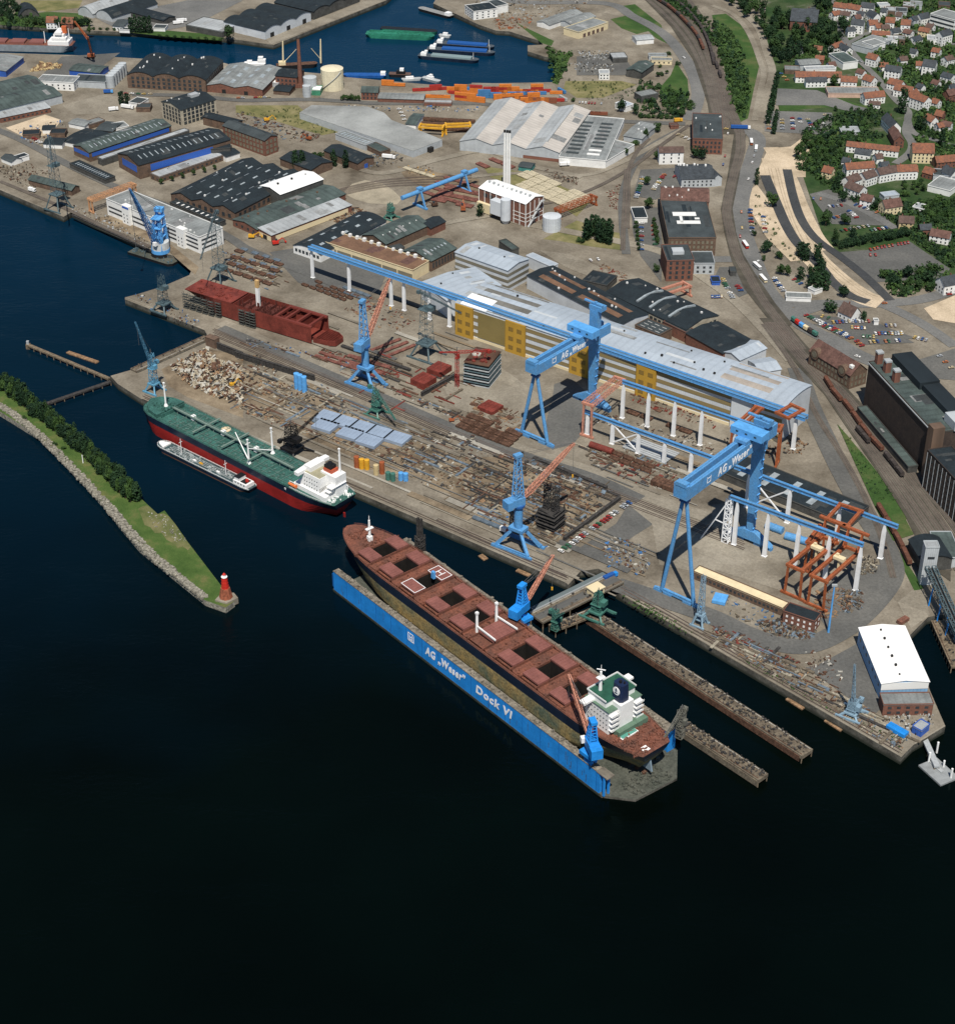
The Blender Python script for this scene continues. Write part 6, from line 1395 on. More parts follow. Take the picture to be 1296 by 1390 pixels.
def grove(k,poly,n,kind,h,w,label,sep=.55):
    pl=[(v.x,v.y) for v in (G(*q) for q in PT(k,*poly))]; xs=[p[0] for p in pl]; ys=[p[1] for p in pl]; got=[]; tries=0
    while len(got)<n and tries<n*60:
        tries+=1; x=R.uniform(min(xs),max(xs)); y=R.uniform(min(ys),max(ys))
        if inside(x,y,pl) and all((x-a)**2+(y-b)**2>(w*sep)**2 for a,b in got):
            got.append((x,y)); kd=kind if isinstance(kind,str) else R.choice(kind); s=R.uniform(.75,1.2); tree(kd,(x,y),h*s,w*s,label,label)
# spit: an unbroken belt of tall dark trees
bl=[(0,527),(40,558),(80,590),(120,625),(150,655),(178,682)]
pts=catmull([G(*p,-1) for p in bl],14)
for i,p in enumerate(pts):
    d=pts[min(i+1,len(pts)-1)]-pts[max(i-1,0)]; n_=Vector((-d.y,d.x,0)).normalized()
    for j in range(2):
        q=p+n_*(R.uniform(-1,1)+j*4.6); s=R.uniform(.7,1.2); tree(R.choice(('column','willow','round','dark')),q,12.*s,6.2*R.uniform(.85,1.2),'tall dark tree packed into the long belt on the spit','tree belt on the spit',-1,'poplar_tree')
for x,y in ((292,645),(342,665),(130,505)): 
    p=W('I',x,y,-1); tree('bush',p,3,4,'small dark bush on the stone bank of the spit','bushes on the stone bank',-1)
# east wood and town gardens
grove('D',(60,0,240,0,330,90,400,110,480,190,480,330,380,350,330,320,270,170,130,60),46,['dark','dark','round'],15,13,'tall dark tree in the dense wood left of the church')
grove('D',(480,90,560,130,690,120,720,200,640,260,520,230),20,['dark','round'],14,12,'dark tree crowding around the brick church')
grove('D',(400,230,560,240,650,300,640,340,480,300,390,340),12,['round','dark'],11,10,'garden tree between the church and the white sheds')
grove('D',(560,0,640,0,650,60,560,80),8,['dark','round'],13,11,'dark tree above the white house by the church')
grove('D',(880,230,1100,220,1200,250,1180,290,1010,330,980,280),20,['round','willow'],8,8,'green tree in the gardens behind the grey works')
grove('D',(1050,330,1100,340,1160,400,1240,430,1180,470,1080,430),14,['round','willow'],7,7,'garden tree among the slate roofed blocks')
grove('D',(650,590,900,590,920,640,700,650),14,['bush','round'],5,5,'low garden tree by the car park lawn')
grove('D',(480,760,560,760,700,780,700,840,520,930,470,880),18,['round','willow'],9,8,'green tree on the slope below the orange terrace')
grove('D',(0,180,70,200,110,400,200,560,170,620,90,480),22,['round','bush'],7,7,'scrub tree on the green strip between the railways')
grove('D',(1180,470,1290,420,1296,520,1200,560),8,['round','dark'],8,8,'tree behind the steep white gables at the right edge')
grove('D',(1080,700,1240,700,1290,740,1200,760,1090,750),8,['round','bush'],6,6,'garden tree above the cream villa')
grove('H',(1010,130,1100,100,1130,150,1120,200,1020,190),10,['round','willow'],7,7,'tree in the garden below the flat school roofs')
grove('H',(1120,230,1296,200,1296,310,1180,340,1110,290),22,['round','willow','bush'],8,9,'tree in the big green garden at the right edge')
grove('H',(1120,440,1290,500,1270,540,1140,460),10,['dark','bush'],6,7,'dark tree along the right side of the sports ground')
grove('H',(910,620,1180,590,1190,700,1000,720),12,['round','dark'],10,11,'dark tree in the clump below the sports ground')
pts=[]
p0,p1=W('H',680,462),W('H',1045,398)
for i in range(16):
    q=p0.lerp(p1,i/15); 
    for j in range(2): tree('dark',q+Vector((R.uniform(-2,2),j*5,0)),7,8,'dark tree in the thick hedge above the sports ground','thick hedge above the sports ground')
grove('H',(470,500,520,480,600,560,600,700,540,690,470,630),11,['dark','column'],14,8.5,'tall dark tree in the group beside the sand road')
trees('H',(290,480,),'dark',13,14,'big round tree beside the curving road above the crossing'); trees('H',(355,515),'round',7,8,'medium tree below the big round tree by the road')
trees('H',(365,600,400,610),'round',10,9,'broad tree at the edge of the gravel lot'); trees('H',(320,240,),'round',15,13,'tall tree standing on the sand between the new carriageways')
trees('H',(605,340,),'round',16,13,'tall tree above the end of the new carriageway'); trees('H',(700,215),'dark',12,11,'round dark tree below the stepped row houses'); trees('H',(705,335),'round',11,11,'round tree inside the upper car park')
trees('H',(655,430),'round',12,8,'slim tree beside the new carriageway'); trees('H',(750,400),'dark',10,11,'round tree at the end of the thick hedge'); trees('H',(700,720),'dark',11,11,'dark tree left of the sand road end')
trees('H',(625,800),'dark',9,14,'broad dark tree beside the brown gabled house'); trees('H',(805,845),'dark',8,8,'conical dark tree right of the brown gabled house')
trees('H',(238,120,),'column',14,5,'slim poplar alone beside the upper main road'); trees('H',(665,150,),'column',17,7,'very tall poplar beside the row houses'); trees('H',(865,250,905,260,),'dark',8,8,'tree between the rust roofed houses'); trees('H',(225,395,275,525),'round',6,6,'small street tree by the main road')
trees('D',(318,590,),'column',17,7,'tall poplar leading the hedge by the railway path'); 
for i in range(9):
    q=W('D',345,440).lerp(W('D',298,660),i/8); tree('column',q,12,6,'poplar in the dark hedge between path and car park','poplar hedge by the railway path')
for i in range(4):
    q=W('D',342,640).lerp(W('D',328,715),i/3); tree('column',q,11,5,'poplar in the short dark hedge below the car park','short poplar hedge below the car park')
trees('D',(1010,605,),'column',24,9,'very tall conifer at the street corner'); trees('D',(1095,690,1125,700),'column',14,6,'pair of conifers inside the street bend'); trees('D',(1220,775),'column',16,6,'dark conifer at the right above the cream villa')
trees('D',(650,455,),'round',12,13,'round tree in front of the long orange terrace'); trees('D',(900,380,),'round',9,9,'street tree beside the sloping road'); trees('D',(460,840,),'round',14,13,'broad tree left of the slope gardens'); trees('D',(890,460),'round',6,6,'small tree at the end of the orange roofed row')
# works and yard trees
def row(k,x0,y0,x1,y1,n,kind,h,w,label):
    a,b=W(k,x0,y0),W(k,x1,y1)
    for i in range(n): q=a.lerp(b,i/(n-1) if n>1 else 0); tree(kind,q,h*R.uniform(.9,1.1),w*R.uniform(.9,1.1),label,label)
grove('G',(600,415,735,440,735,400,610,380),13,'column',17,7,'tall poplar in the dark grove at the works crossing'); row('G',570,425,590,430,2,'bush',5,6,'bush at the foot of the poplar grove')
row('B',320,905,355,905,2,'column',17,6,'tall poplar in front of the black brick shed, left pair'); row('B',525,885,585,895,2,'column',17,6,'tall poplar in front of the black brick shed, right pair'); row('B',420,835,480,835,3,'bush',6,8,'bush between the black brick sheds')
row('B',575,535,655,540,5,'round',7,7,'tree in the small row beside the brick block'); row('A',650,555,680,555,2,'column',12,6,'dark conifer by the white tank trailers')
row('G',875,330,890,470,7,'bush',5,5,'hedge bush along the gate cabin'); row('G',970,330,990,440,6,'round',7,6,'tree along the head office wall'); trees('G',(945,250),'round',11,11,'round tree above the gate cabin'); trees('G',(935,125),'round',11,9,'tree in the upper gate car park'); trees('G',(985,590,),'round',8,7,'tree left of the brick tower block')
trees('G',(45,290),'column',12,6,'slim dark tree beside the boiler house'); trees('C',(800,598,),'dark',15,11,'big dark tree on the works lawn, left of two'); trees('C',(870,608,),'dark',12,11,'dark tree on the works lawn, right of two'); trees('C',(990,700),'round',11,12,'round tree below the works road'); trees('C',(928,745),'round',12,8,'tree right of the cowled shed'); trees('C',(820,830,),'round',8,8,'tree at the corner of the rooflit store'); trees('C',(870,770),'bush',6,9,'bush in front of the cowled shed')
row('C',900,625,1060,632,8,'bush',5,6,'bush in the hedge along the works road'); trees('C',(1190,840,1230,850),'dark',12,12,'dark tree between the apartment block and the office'); trees('C',(985,850),'round',10,9,'tree left of the white apartment block'); trees('C',(540,540),'bush',5,6,'bush by the container yard corner')
grove('C',(1060,560,1180,560,1140,640,1040,620),10,['round','bush'],7,8,'tree in the clump beside the railway road'); grove('C',(950,270,1080,270,1110,340,1060,400,1000,420,960,380),10,['bush','round'],5,6,'bush around the yellow cabins'); grove('C',(1090,0,1180,40,1250,90,1296,160,1220,110,1120,50),12,['round','bush'],7,8,'tree beside the curved rail fan')
grove('A',(0,20,100,20,100,130,0,130),9,'dark',13,12,'dark tree at the far left river bank'); row('A',160,130,250,140,4,'round',9,9,'round tree left of the far red roofs'); row('A',310,150,470,140,6,'dark',11,11,'dark tree in the bankside group right of the red roofs'); row('A',700,170,800,175,5,'column',18,7,'tall poplar on the far channel bank'); trees('A',(478,178),'round',9,9,'lone bush tree on the far channel bank'); trees('A',(1220,215),'round',17,15,'big round tree at the pier corner sheds'); row('A',850,195,1180,215,9,'bush',4,5,'low bush on the far quay edge'); row('A',500,155,680,165,6,'bush',4,5,'bush on the far bank beside the road')
row('E',860,118,1145,40,6,'round',6,6,'young tree in front of the flat lean-to'); row('C',400,260,470,370,6,'bush',4,6,'bush on the east basin shore')
# ---- houses
m_pink=mat('pink_render',(.52,.36,.28),.8,.15,.3); m_ochre=mat('ochre_render',(.50,.40,.22),.8,.15,.3)
WC=dict(w=m_white,c=m_cream,b=m_brick,g=m_greyw,p=m_pink,o=m_ochre); RC=dict(o=r_tile,b=r_tiled,s=r_slate,r=r_rust)
HP=[]
def house(k,x1,y1,x2,y2,w,h,rh,wc,rc,label,wn=True,group=None):
    z=h+rh; a=W(k,x1,y1,z); b=W(k,x2,y2,z); d=b-a; L=d.length; ang=math.atan2(d.y,d.x)
    if L<6: L=6
    c=(a+b)/2; n=Vector((-d.y,d.x,0)).normalized()*w/2; u_=d.normalized()*L/2; c.z=0; HP.append((c.x,c.y,max(L,w)*.55+1))
    B=Bld(); t=thing('house',label,'house',(c.x,c.y,0),ang,group)
    mb=MB(); q=[(-L/2,-w/2),(L/2,-w/2),(L/2,w/2),(-L/2,w/2)]
    mb.add([(x,y,0) for x,y in q]+[(x,y,h) for x,y in q]+[(-L/2,0,h+rh-.15),(L/2,0,h+rh-.15)],[(0,1,5,4),(1,2,6,9,5),(2,3,7,6),(3,0,4,8,7)]); mb.build('wall',WC[wc],t)
    mb=MB(); o=.45; s=rh/(w/2)
    for sg in (-1,1):
        e=[(-L/2-o,sg*(w/2+o),h-s*o),(L/2+o,sg*(w/2+o),h-s*o),(L/2+o,0,h+rh),(-L/2-o,0,h+rh)]
        if sg>0: e=[e[1],e[0],e[3],e[2]]
        mb.hexa(e+[(x,y,z_+.25) for x,y,z_ in e])
    rf=mb.build('roof',RC[rc],t)
    kid('chimney',rf,m_brick,L*R.uniform(-.3,.3),w*.12,h+rh,.8,.8,2.2)
    if wn:
        B.t=t; B.l=L; B.w=w; B.ang=ang; wins(B,'v',max(1,int(h/3)),3.2,1.2,1.5,1.1,2.9)
HS=[('D',505,45,548,35,9,12,4,'w','s','tall white house beside the church trees'),('D',655,8,722,18,9,8,4,'w','o','orange roofed house at the top edge, first from the church'),('D',725,15,795,28,9,8,4,'w','o','orange roofed house at the top edge, second from the church'),
('D',800,8,868,16,9,8,4,'w','s','white walled house with slate roof at the top edge'),('D',842,48,884,68,9,8,4,'w','s','white gabled house below the top edge row'),('D',930,88,978,92,12,7,4,'w','o','square white house with hipped orange roof'),('D',1012,100,1062,104,12,10,4,'w','o','tall white house with orange roof near the modern office'),
('D',836,104,882,102,10,8,4,'w','o','white house with orange roof above the cream row'),('D',748,98,815,106,10,10,4,'w','s','white house with long slate roof near the road fork'),('D',722,142,762,140,8,7,3,'w','s','small white house at the road fork'),('D',855,160,950,166,9,5,3,'c','o','low cream house with orange roof behind the grey works'),
('D',1105,72,1152,62,10,8,4,'w','s','white gable with dark roof left of the modern office'),('D',1215,165,1268,150,10,11,4,'w','s','tall white gabled block at the right edge above the gardens'),('D',430,248,470,228,9,6,4,'w','s','white gabled cottage in front of the dark wood'),('D',548,240,590,244,8,5,3,'c','o','cream cottage in the trees by the church'),('D',555,292,600,296,8,5,3,'b','o','red cottage among the trees above the terrace'),
('D',446,378,690,380,10,6,4,'w','o','long white terrace with orange tile roof'),('D',690,402,775,406,10,7,4,'w','o','short white terrace with orange roof right of the round tree'),('D',500,410,610,408,9,6,3,'w','s','grey roofed rear wing of the long orange terrace'),('D',820,392,868,408,10,7,4,'w','o','white gabled house at the top of the sloping road'),('D',780,362,815,372,8,5,3,'w','r','small rust roofed house above the sloping road'),('D',836,278,888,292,9,8,4,'w','o','orange roofed house left of the gardens, upper one'),('D',895,330,940,332,9,6,3,'w','o','orange roofed house left of the gardens, lower one'),
('D',930,342,1012,354,10,9,4,'w','s','slate roofed block with white gable beside the sloping road'),('D',1090,324,1125,326,8,7,3,'w','o','small orange roofed house near the right side gardens'),('D',1132,312,1200,322,11,10,5,'w','s','big white gabled block with slate roof by the gardens'),('D',950,412,1020,430,10,6,4,'w','o','orange roofed house along the sloping road, upper one'),('D',980,445,1075,462,10,7,4,'w','o','orange roofed house along the sloping road, lower one'),
('D',1040,498,1090,470,9,8,4,'w','o','orange roofed wing behind the white corner block'),('D',1080,488,1155,515,11,10,4,'w','o','white corner block with orange roof and gable windows'),('D',808,492,915,480,10,7,4,'w','o','white row with orange roof at the end of the long low shed'),('D',935,598,985,650,10,8,5,'w','s','steep slate roofed house inside the street bend'),('D',970,668,1002,725,9,7,4,'b','r','rust roofed house with white end below the slate one'),('D',722,750,1000,780,9,6,3,'w','o','very long low orange terrace above the row houses'),
('D',1150,602,1192,622,9,7,4,'w','o','orange roofed house right of the street bend, lower left'),('D',1200,582,1240,592,8,7,4,'b','o','brick house with orange roof right of the street bend'),('D',1250,480,1290,470,9,8,4,'b','r','brick house at the right edge below the white corner block'),('D',1190,832,1296,822,10,6,4,'b','o','brick building with orange roof right of the cream villa'),('D',712,868,862,856,10,7,4,'w','o','row of white houses with orange roofs above the stepped row'),('D',1000,884,1095,880,9,6,4,'w','o','orange roofed house below the cream villa'),('D',600,880,650,892,9,6,4,'c','o','cream cottage with orange roof at the slope'),('D',1250,875,1296,900,9,7,4,'w','s','white gable at the right edge under the brick row'),('D',768,788,850,800,8,5,3,'w','s','grey roofed rear wing of the low orange terrace'),('D',1135,890,1185,900,8,5,3,'b','o','small brick house below the cream villa'),
('D',840,535,900,540,8,4,2,'w','b','low brown roofed shed behind the orange row'),('D',1110,140,1165,150,9,6,3,'c','o','cream house with orange roof below the modern office'),('D',1270,450,1296,445,8,6,3,'w','s','half seen white house at the right edge'),('D',640,235,690,215,8,6,3,'w','o','small white house left of the road fork'),('D',690,225,735,250,8,6,3,'w','s','narrow white house right of the road fork'),
('H',715,78,775,55,11,8,4,'w','b','brown roofed row house, lowest step of the row'),('H',800,55,860,35,11,8,4,'w','b','brown roofed row house, second step of the row'),('H',880,32,975,14,11,8,4,'w','b','brown roofed row house with balconies, third step of the row'),('H',985,14,1090,10,11,8,4,'w','o','orange roofed end house of the stepped row'),('H',730,98,810,128,11,7,4,'w','b','white gabled house with brown roof facing the car park'),('H',803,165,862,178,9,6,4,'w','r','rust roofed villa with small white gable'),('H',912,202,1002,188,11,7,5,'c','r','cream house with broad rust roof above the hedge lane'),('H',1000,284,1078,288,10,6,4,'o','b','ochre gabled house at the lane end'),('H',1108,330,1168,328,9,5,3,'b','s','brick house with dark roof left of the long white row'),('H',1172,352,1275,370,10,6,4,'w','r','long white row with rust roof at the right edge'),('H',1222,612,1300,597,12,8,5,'w','s','white house with slate roof at the right edge by the junction'),('H',705,742,775,775,11,5,6,'w','b','lone brown roofed house with white gable by the junction'),('H',1140,20,1190,35,9,5,4,'b','o','small orange roofed house left of the flat school'),('H',1250,20,1300,40,10,7,4,'w','s','slate gabled house at the right edge above the school'),
('A',248,85,306,85,11,7,5,'w','o','red roofed white house on the far bank, left of two'),('A',330,88,392,90,11,6,5,'b','o','red roofed house on the far bank, right of two')]
for a in HS: house(*a)
for a in (
(905,38,935,42,9,6,3,'w','s','narrow slate roofed house left of the square orange house'),
(985,62,1015,66,9,7,3,'w','b','brown roofed house right of the square orange house'),
(1065,85,1090,80,9,7,3,'g','s','grey house squeezed beside the tall orange roof'),
(870,128,905,122,8,6,3,'w','o','small orange house above the low cream house'),
(905,130,945,128,8,6,3,'c','b','brown roofed cream house above the low cream house'),
(960,150,1000,145,9,5,3,'w','s','slate roofed villa right of the low cream house'),
(1030,150,1070,160,9,6,3,'w','r','rust roofed villa below the tall orange house'),
(1070,195,1110,185,9,6,3,'w','s','slate roofed villa among the upper garden trees'),
(1150,120,1185,128,9,7,3,'w','b','brown roofed house under the modern office'),
(780,55,815,60,9,7,3,'w','s','slate house below the white top edge house'),
(690,55,740,62,9,7,3,'w','b','brown roofed row below the orange top edge houses'),
(640,60,680,52,9,6,3,'w','o','orange house at the edge of the church trees'),
(760,78,790,74,8,6,3,'w','r','rust roofed house above the long slate house'),
(1000,300,1040,296,8,5,3,'w','b','brown cottage inside the right side gardens'),
(1060,255,1095,262,8,5,3,'w','s','slate cottage inside the upper gardens'),
(1180,250,1220,258,9,6,3,'w','o','orange cottage at the right side gardens'),
(1240,300,1280,290,9,7,3,'w','b','brown roofed block at the right edge of the gardens'),
(1235,380,1290,395,10,7,3,'w','s','slate roofed works house below the big white gable'),
(1180,420,1215,430,8,5,3,'w','r','rust cottage below the big white gable'),
(1100,440,1130,450,8,5,3,'w','s','slate cottage above the white corner block'),
(1180,520,1215,530,9,6,3,'w','o','orange cottage right of the white corner block'),
(1230,640,1280,650,9,6,3,'w','r','rust roofed house below the brick orange house'),
(1200,655,1230,650,8,6,3,'w','o','orange roofed house below the street bend'),
(700,835,740,842,8,4,3,'w','s','slate cottage above the orange row houses'),
(870,820,905,815,8,5,3,'w','b','brown cottage between terrace and villa'),
(900,862,940,858,9,6,3,'w','s','slate house between row houses and villa'),
(620,330,655,325,8,5,3,'w','r','rust cottage beside the white shed row')): house('D',*a)
b=qh('church','brick church with steep slate roof among the trees','D',(418,108,560,118,540,70),11,cat='church',roof='gable',rh=9,wm=m_brick,rm=r_slate); wins(b,'v',1,5.,1.6,6,2.5,3)
b=qh('office_block','white modern office with ribbon windows at the top right','D',(1165,72,1296,108,1210,40),14,wm=m_white,rm=r_grey); bands(b,'v',(2,6.5,11),1.8,m_glass)
b=qh('works','grey flat works building beside the sloping road','D',(745,235,850,262,870,190),6,wm=m_greyw,rm=r_grey); b=qh('works','white walled works with flat grey roof behind the garden','D',(858,245,925,228,850,210),7.3,wm=m_white,rm=r_grey)
b=qh('works','flat grey hall with white wall beside the sloping road','D',(700,335,780,325,670,280),7,wm=m_white,rm=r_green); b=qh('shed','white shed row in front of the grey hip roof','D',(500,372,660,368,655,350),6,wm=m_white,rm=r_lgrey); b=qh('shed','grey hipped shed behind the white shed row','D',(470,345,580,338,560,310),6,roof='gable',rh=2,wm=m_greyw,rm=r_grey)
b=qh('shed','very long low grey shed with pink walls','D',(620,498,900,500,895,465),4,wm=m_pink,rm=r_grey); b=qh('shed','grey hut with brown wall in front of the terrace','D',(388,372,470,375,470,352),4,wm=m_brickb,rm=r_grey); b=qh('shed','low white building at the top edge of the town','D',(893,30,950,28,950,12),5,wm=m_white,rm=r_lgrey)
b=qh('villa','large cream villa with orange mansard roof at the street bend','D',(1072,812,1186,815,1180,780),10,cat='house',roof='gable',rh=6,wm=m_cream,rm=r_tile); wins(b,'v',3,3.,1.2,1.6,1.2,3.1)
b=qh('school','flat roofed grey school buildings in the garden quarter','H',(1150,125,1270,155,1296,95),5,wm=m_white,rm=r_grey); b=qh('school','upper flat roofed wing of the grey school','H',(1180,70,1296,80,1296,45),5,wm=m_greyw,rm=r_dark)
b=qh('shed','small white shed in the garden quarter','H',(1068,240,1130,255,1140,228),3,wm=m_white,rm=r_lgrey); b=qh('shed','low white stalls along the gravel lot','H',(395,722,530,728,525,700),3,wm=m_white,rm=r_grey); b=qh('shed','small white shed below the tall dark tree group','H',(512,672,548,690,552,655),3,wm=m_white,rm=r_lgrey); b=qh('cabin','round white hut in the big car park','H',(865,850,890,850,890,835),3,wm=m_white,rm=r_grey); b=qh('cabin','dark kiosk at the tram crossing','H',(98,585,132,585,130,560),4,wm=m_dkwall,rm=r_dark); b=qh('cabin','dark blue hut beside the small car rows','H',(0,640,45,640,42,610),3,wm=m_bluew,rm=r_black)
b=qh('shed','grey greenhouse roof by the orange row','D',(690,705,790,705,780,675),3,wm=m_greyw,rm=r_lgrey); b=qh('shed','pale blue roofed shed in the garden behind the row houses','H',(920,185,1000,175,990,152),4,wm=m_greyw,rm=r_blue)
# town blocks farther along the top edge
for i,(x,y) in enumerate(((960,48),(1010,52),(1050,22),(1090,18),(1240,20),(1180,200),(1000,200),(960,205))):
    l=('long grey roof','pale flat roof','white roofed shop','dark saw roof','grey workshop','low garage row','grey works wing','flat works annexe')[i]
    b=qh('works',l+' in the upper town, '+('beside the square orange house','left of the tall orange house','at the top edge','next to the white roofed shop','above the modern office','by the tall white gable','right of the garden works','beside the grey works wing')[i],'D',(x-32,y+8,x+30,y+12,x+36,y-10),4.2+i*.21,wm=R.choice((m_white,m_greyw,m_brickb)),rm=R.choice((r_grey,r_lgrey,r_dark)))
# ---- garden shrubs: undergrowth nobody could count
def shrubs(k,poly,n,sd,w_=(2.4,6.),hh=(1.4,5.2),ms=None):
    n=int(n*1.5); rr=random.Random(sd); pl=[(v.x,v.y) for v in (G(*q) for q in PT(k,*poly))]; xs=[p[0] for p in pl]; ys=[p[1] for p in pl]; mb=MB(); i=g=0
    while i<n and g<n*12:
        g+=1; x=rr.uniform(min(xs),max(xs)); y=rr.uniform(min(ys),max(ys))
        if not inside(x,y,pl) or any((x-a)**2+(y-b)**2<r*r for a,b,r in RPT) or any((x-a)**2+(y-b)**2<r*r for a,b,r in HP): continue
        i+=1; w=rr.uniform(*w_); h=rr.uniform(*hh); m=rr.randrange(3)
        for j in range(16):
            d=Vector((rr.gauss(0,1),rr.gauss(0,1),abs(rr.gauss(0,.8)))).normalized(); p=Vector((x,y,.5))+Vector((d.x*w/2,d.y*w/2,d.z*h)); t1=(d+Vector((rr.uniform(-.7,.7),rr.uniform(-.7,.7),rr.uniform(-.2,.7)))).normalized().orthogonal().normalized(); t2=d.cross(t1).normalized(); s_=rr.uniform(.25,.5)*min(w,h)*.8
            mb.add([p+t1*s_,p+t2*s_,p-t1*s_,p-t2*s_],[(0,1,2,3)],m)
    tag(mb.build('shrubbery',ms or [m_leaf,m_leafd,m_leafl]),kind='stuff')
shrubs('D',(560,0,1296,0,1296,470,1000,330,880,220,700,190,560,120),620,1); shrubs('D',(400,240,560,200,700,200,760,330,560,350,420,360),150,2); shrubs('D',(860,250,1000,330,1296,470,1296,943,1100,850,1000,560,880,420),420,3); shrubs('D',(480,700,640,620,900,570,980,650,1000,850,700,900,560,943,440,900),340,4); shrubs('H',(480,0,700,60,800,180,1000,220,1296,200,1296,600,1270,560,1060,410,700,200,560,90),420,5)
shrubs('D',(0,110,90,150,170,300,200,480,170,640,110,560,40,300),260,6); shrubs('H',(200,140,330,240,480,450,520,500,430,560,300,480,215,300),24,7,(1.5,3.5),(.8,2)); shrubs('C',(1000,0,1120,0,1296,190,1296,260,1180,110),120,8); shrubs('C',(400,260,540,290,470,440,430,440),50,9); shrubs('C',(880,430,1170,500,1150,620,900,630),120,10); shrubs('L',(670,540,720,590,860,760,990,943,870,943,780,770),60,11,(1,2.5),(.4,1.)); shrubs('A',(0,60,250,100,480,140,300,150,0,135),90,12); shrubs('B',(0,600,330,570,560,710,460,720,200,640),70,13,(1,3),(.4,1.2)); shrubs('H',(900,590,1200,560,1296,640,1200,700,950,720),90,14); shrubs('C',(500,420,880,440,900,520,600,540),70,15,(1,3),(.5,1.4))
# ---- cars
CARCOL=dict(white=(.72,.72,.70),red=(.30,.030,.024),blue=(.03,.085,.24),yellow=(.50,.36,.11),beige=(.48,.40,.26),green=(.035,.12,.06),silver=(.36,.38,.40),orange=(.40,.14,.05))
def car_mesh(n,c):
    mb=MB(); L,Wd=4.3,1.7
    def ring(z,x0,x1,w_): return [(x0,-w_/2,z),(x1,-w_/2,z),(x1,w_/2,z),(x0,w_/2,z)]
    mb.hexa(ring(.32,-2.1,2.1,1.6)+ring(.62,-2.15,2.15,1.7)); mb.hexa(ring(.62,-2.15,2.15,1.7)+ring(.88,-2.05,2.0,1.6))
    a=ring(.88,-1.75,1.05,1.52); t=ring(1.34,-1.25,.45,1.28); mb.hexa(a+t,1); mb.hexa(ring(1.34,-1.25,.45,1.28)+ring(1.4,-1.15,.35,1.2),0)
    for x in (-1.3,1.35):
        for y in (-.78,.78): mb.tube((x,y-.1,.32),(x,y+.1,.32),.32,n=8,m=2)
    for y in (-.55,.55): mb.box(2.14,y,.6,.06,.3,.16,0,3); mb.box(-2.14,y,.6,.06,.3,.16,0,4)
    return mb.mesh('car_body',[paint('car_paint_'+n,c,.3,.05),m_glass,p_black,p_wht,p_red])
CM={n:car_mesh(n,c) for n,c in CARCOL.items()}; CN=[0]
PAL=['white','red','blue','yellow','beige','green','silver','orange','white','red','blue','silver']
def car(p,rz,col,label,group):
    if CN[0]>=296: return
    CN[0]+=1; tag(inst('parked_car',CM[col],None,(p[0],p[1],.06+ZL[0]*0+.55),rz),label,'car',group)
def cars(k,x0,y0,x1,y1,n,end,rowname,ang=90,skip=.08,pal=None):
    a,b=W(k,x0,y0),W(k,x1,y1); d=b-a; an=math.atan2(d.y,d.x)+rad(ang)
    cnt={}
    for i in range(n):
        if R.random()<skip: continue
        c=R.choice(pal or PAL); q=a.lerp(b,i/max(1,n-1)); cnt[c]=cnt.get(c,0)+1
        car(q+Vector((R.uniform(-.3,.3),R.uniform(-.3,.3),0)),an+rad(R.uniform(-4,4))+(math.pi if R.random()<.4 else 0),c,'%s %s car from the %s end, %s'%(ORD[cnt[c]-1] if cnt[c]<20 else nth(cnt[c]-1),c,end,rowname),'cars parked '+rowname)
cars('O',478,352,838,95,21,'quay','along the old dock wall',90,.1,['red','white','blue','green','red','white','silver'])
cars('G',912,85,876,192,10,'upper','left edge of the gate car park'); cars('G',968,150,1025,72,10,'lower','along the gate car park slope'); cars('G',905,330,903,470,7,'upper','between the gate hedges'); cars('G',968,345,985,492,7,'upper','along the head office wall'); cars('G',1080,80,1100,85,2,'left','by the villa yard',90,0,['red'])
cars('H',2,722,50,722,5,'left','in the short blue row by the yard gate',90,0,['blue','blue','beige']); cars('H',55,628,110,728,9,'upper','right of the dark blue hut'); cars('H',138,665,155,690,3,'upper','beside the tram crossing',90,0); cars('H',332,625,380,690,6,'upper','in the gravel lot, left row'); cars('H',440,630,475,652,3,'left','in the gravel lot, right row',90,0)
cars('H',203,258,215,372,8,'upper','beside the sand, road side row'); cars('H',272,295,286,378,5,'upper','beside the sand, inner row')
cars('D',300,598,302,690,6,'upper','behind the poplar hedge'); cars('D',372,628,376,690,5,'upper','in the park lot, first row',80); cars('D',430,633,432,690,5,'upper','in the park lot, second row',80); cars('D',466,636,472,655,2,'upper','in the park lot, third row',80,0); cars('D',510,640,540,690,6,'upper','in the park lot, fourth row',80); cars('D',603,615,598,662,4,'upper','in the park lot, far row',80); cars('D',366,395,400,430,3,'upper','by the old path above the lot',80,0)
cars('H',625,240,690,235,4,'left','in the upper car park, top row'); cars('H',650,302,690,290,3,'left','in the upper car park, middle left',90,0); cars('H',730,265,772,300,5,'upper','in the upper car park, middle right'); cars('H',768,232,880,272,6,'upper','along the hedge lane'); cars('H',690,370,830,345,7,'left','below the hedge lane, first row'); cars('H',850,368,930,355,5,'left','below the hedge lane, second row'); cars('H',540,198,580,200,2,'left','by the car park corner',90,0)
cars('H',845,470,960,448,7,'left','on the sports ground edge, red row',70,.05,['red','red','orange','red']); cars('H',990,442,1045,434,4,'left','on the sports ground edge, right row',70,0,['red']); cars('H',842,500,870,500,2,'left','on the sports ground corner',90,0,['red'])
cars('H',505,822,712,922,14,'upper','along the junction lot edge',70); cars('H',590,828,620,836,2,'left','near the lone brown house',90,0); cars('H',645,858,835,852,12,'left','in the junction lot, top row'); cars('H',730,885,830,892,7,'left','in the junction lot, second row'); cars('H',930,875,975,875,3,'left','in the junction lot, far group',90,0); cars('H',925,918,1010,920,6,'left','in the junction lot, third row')
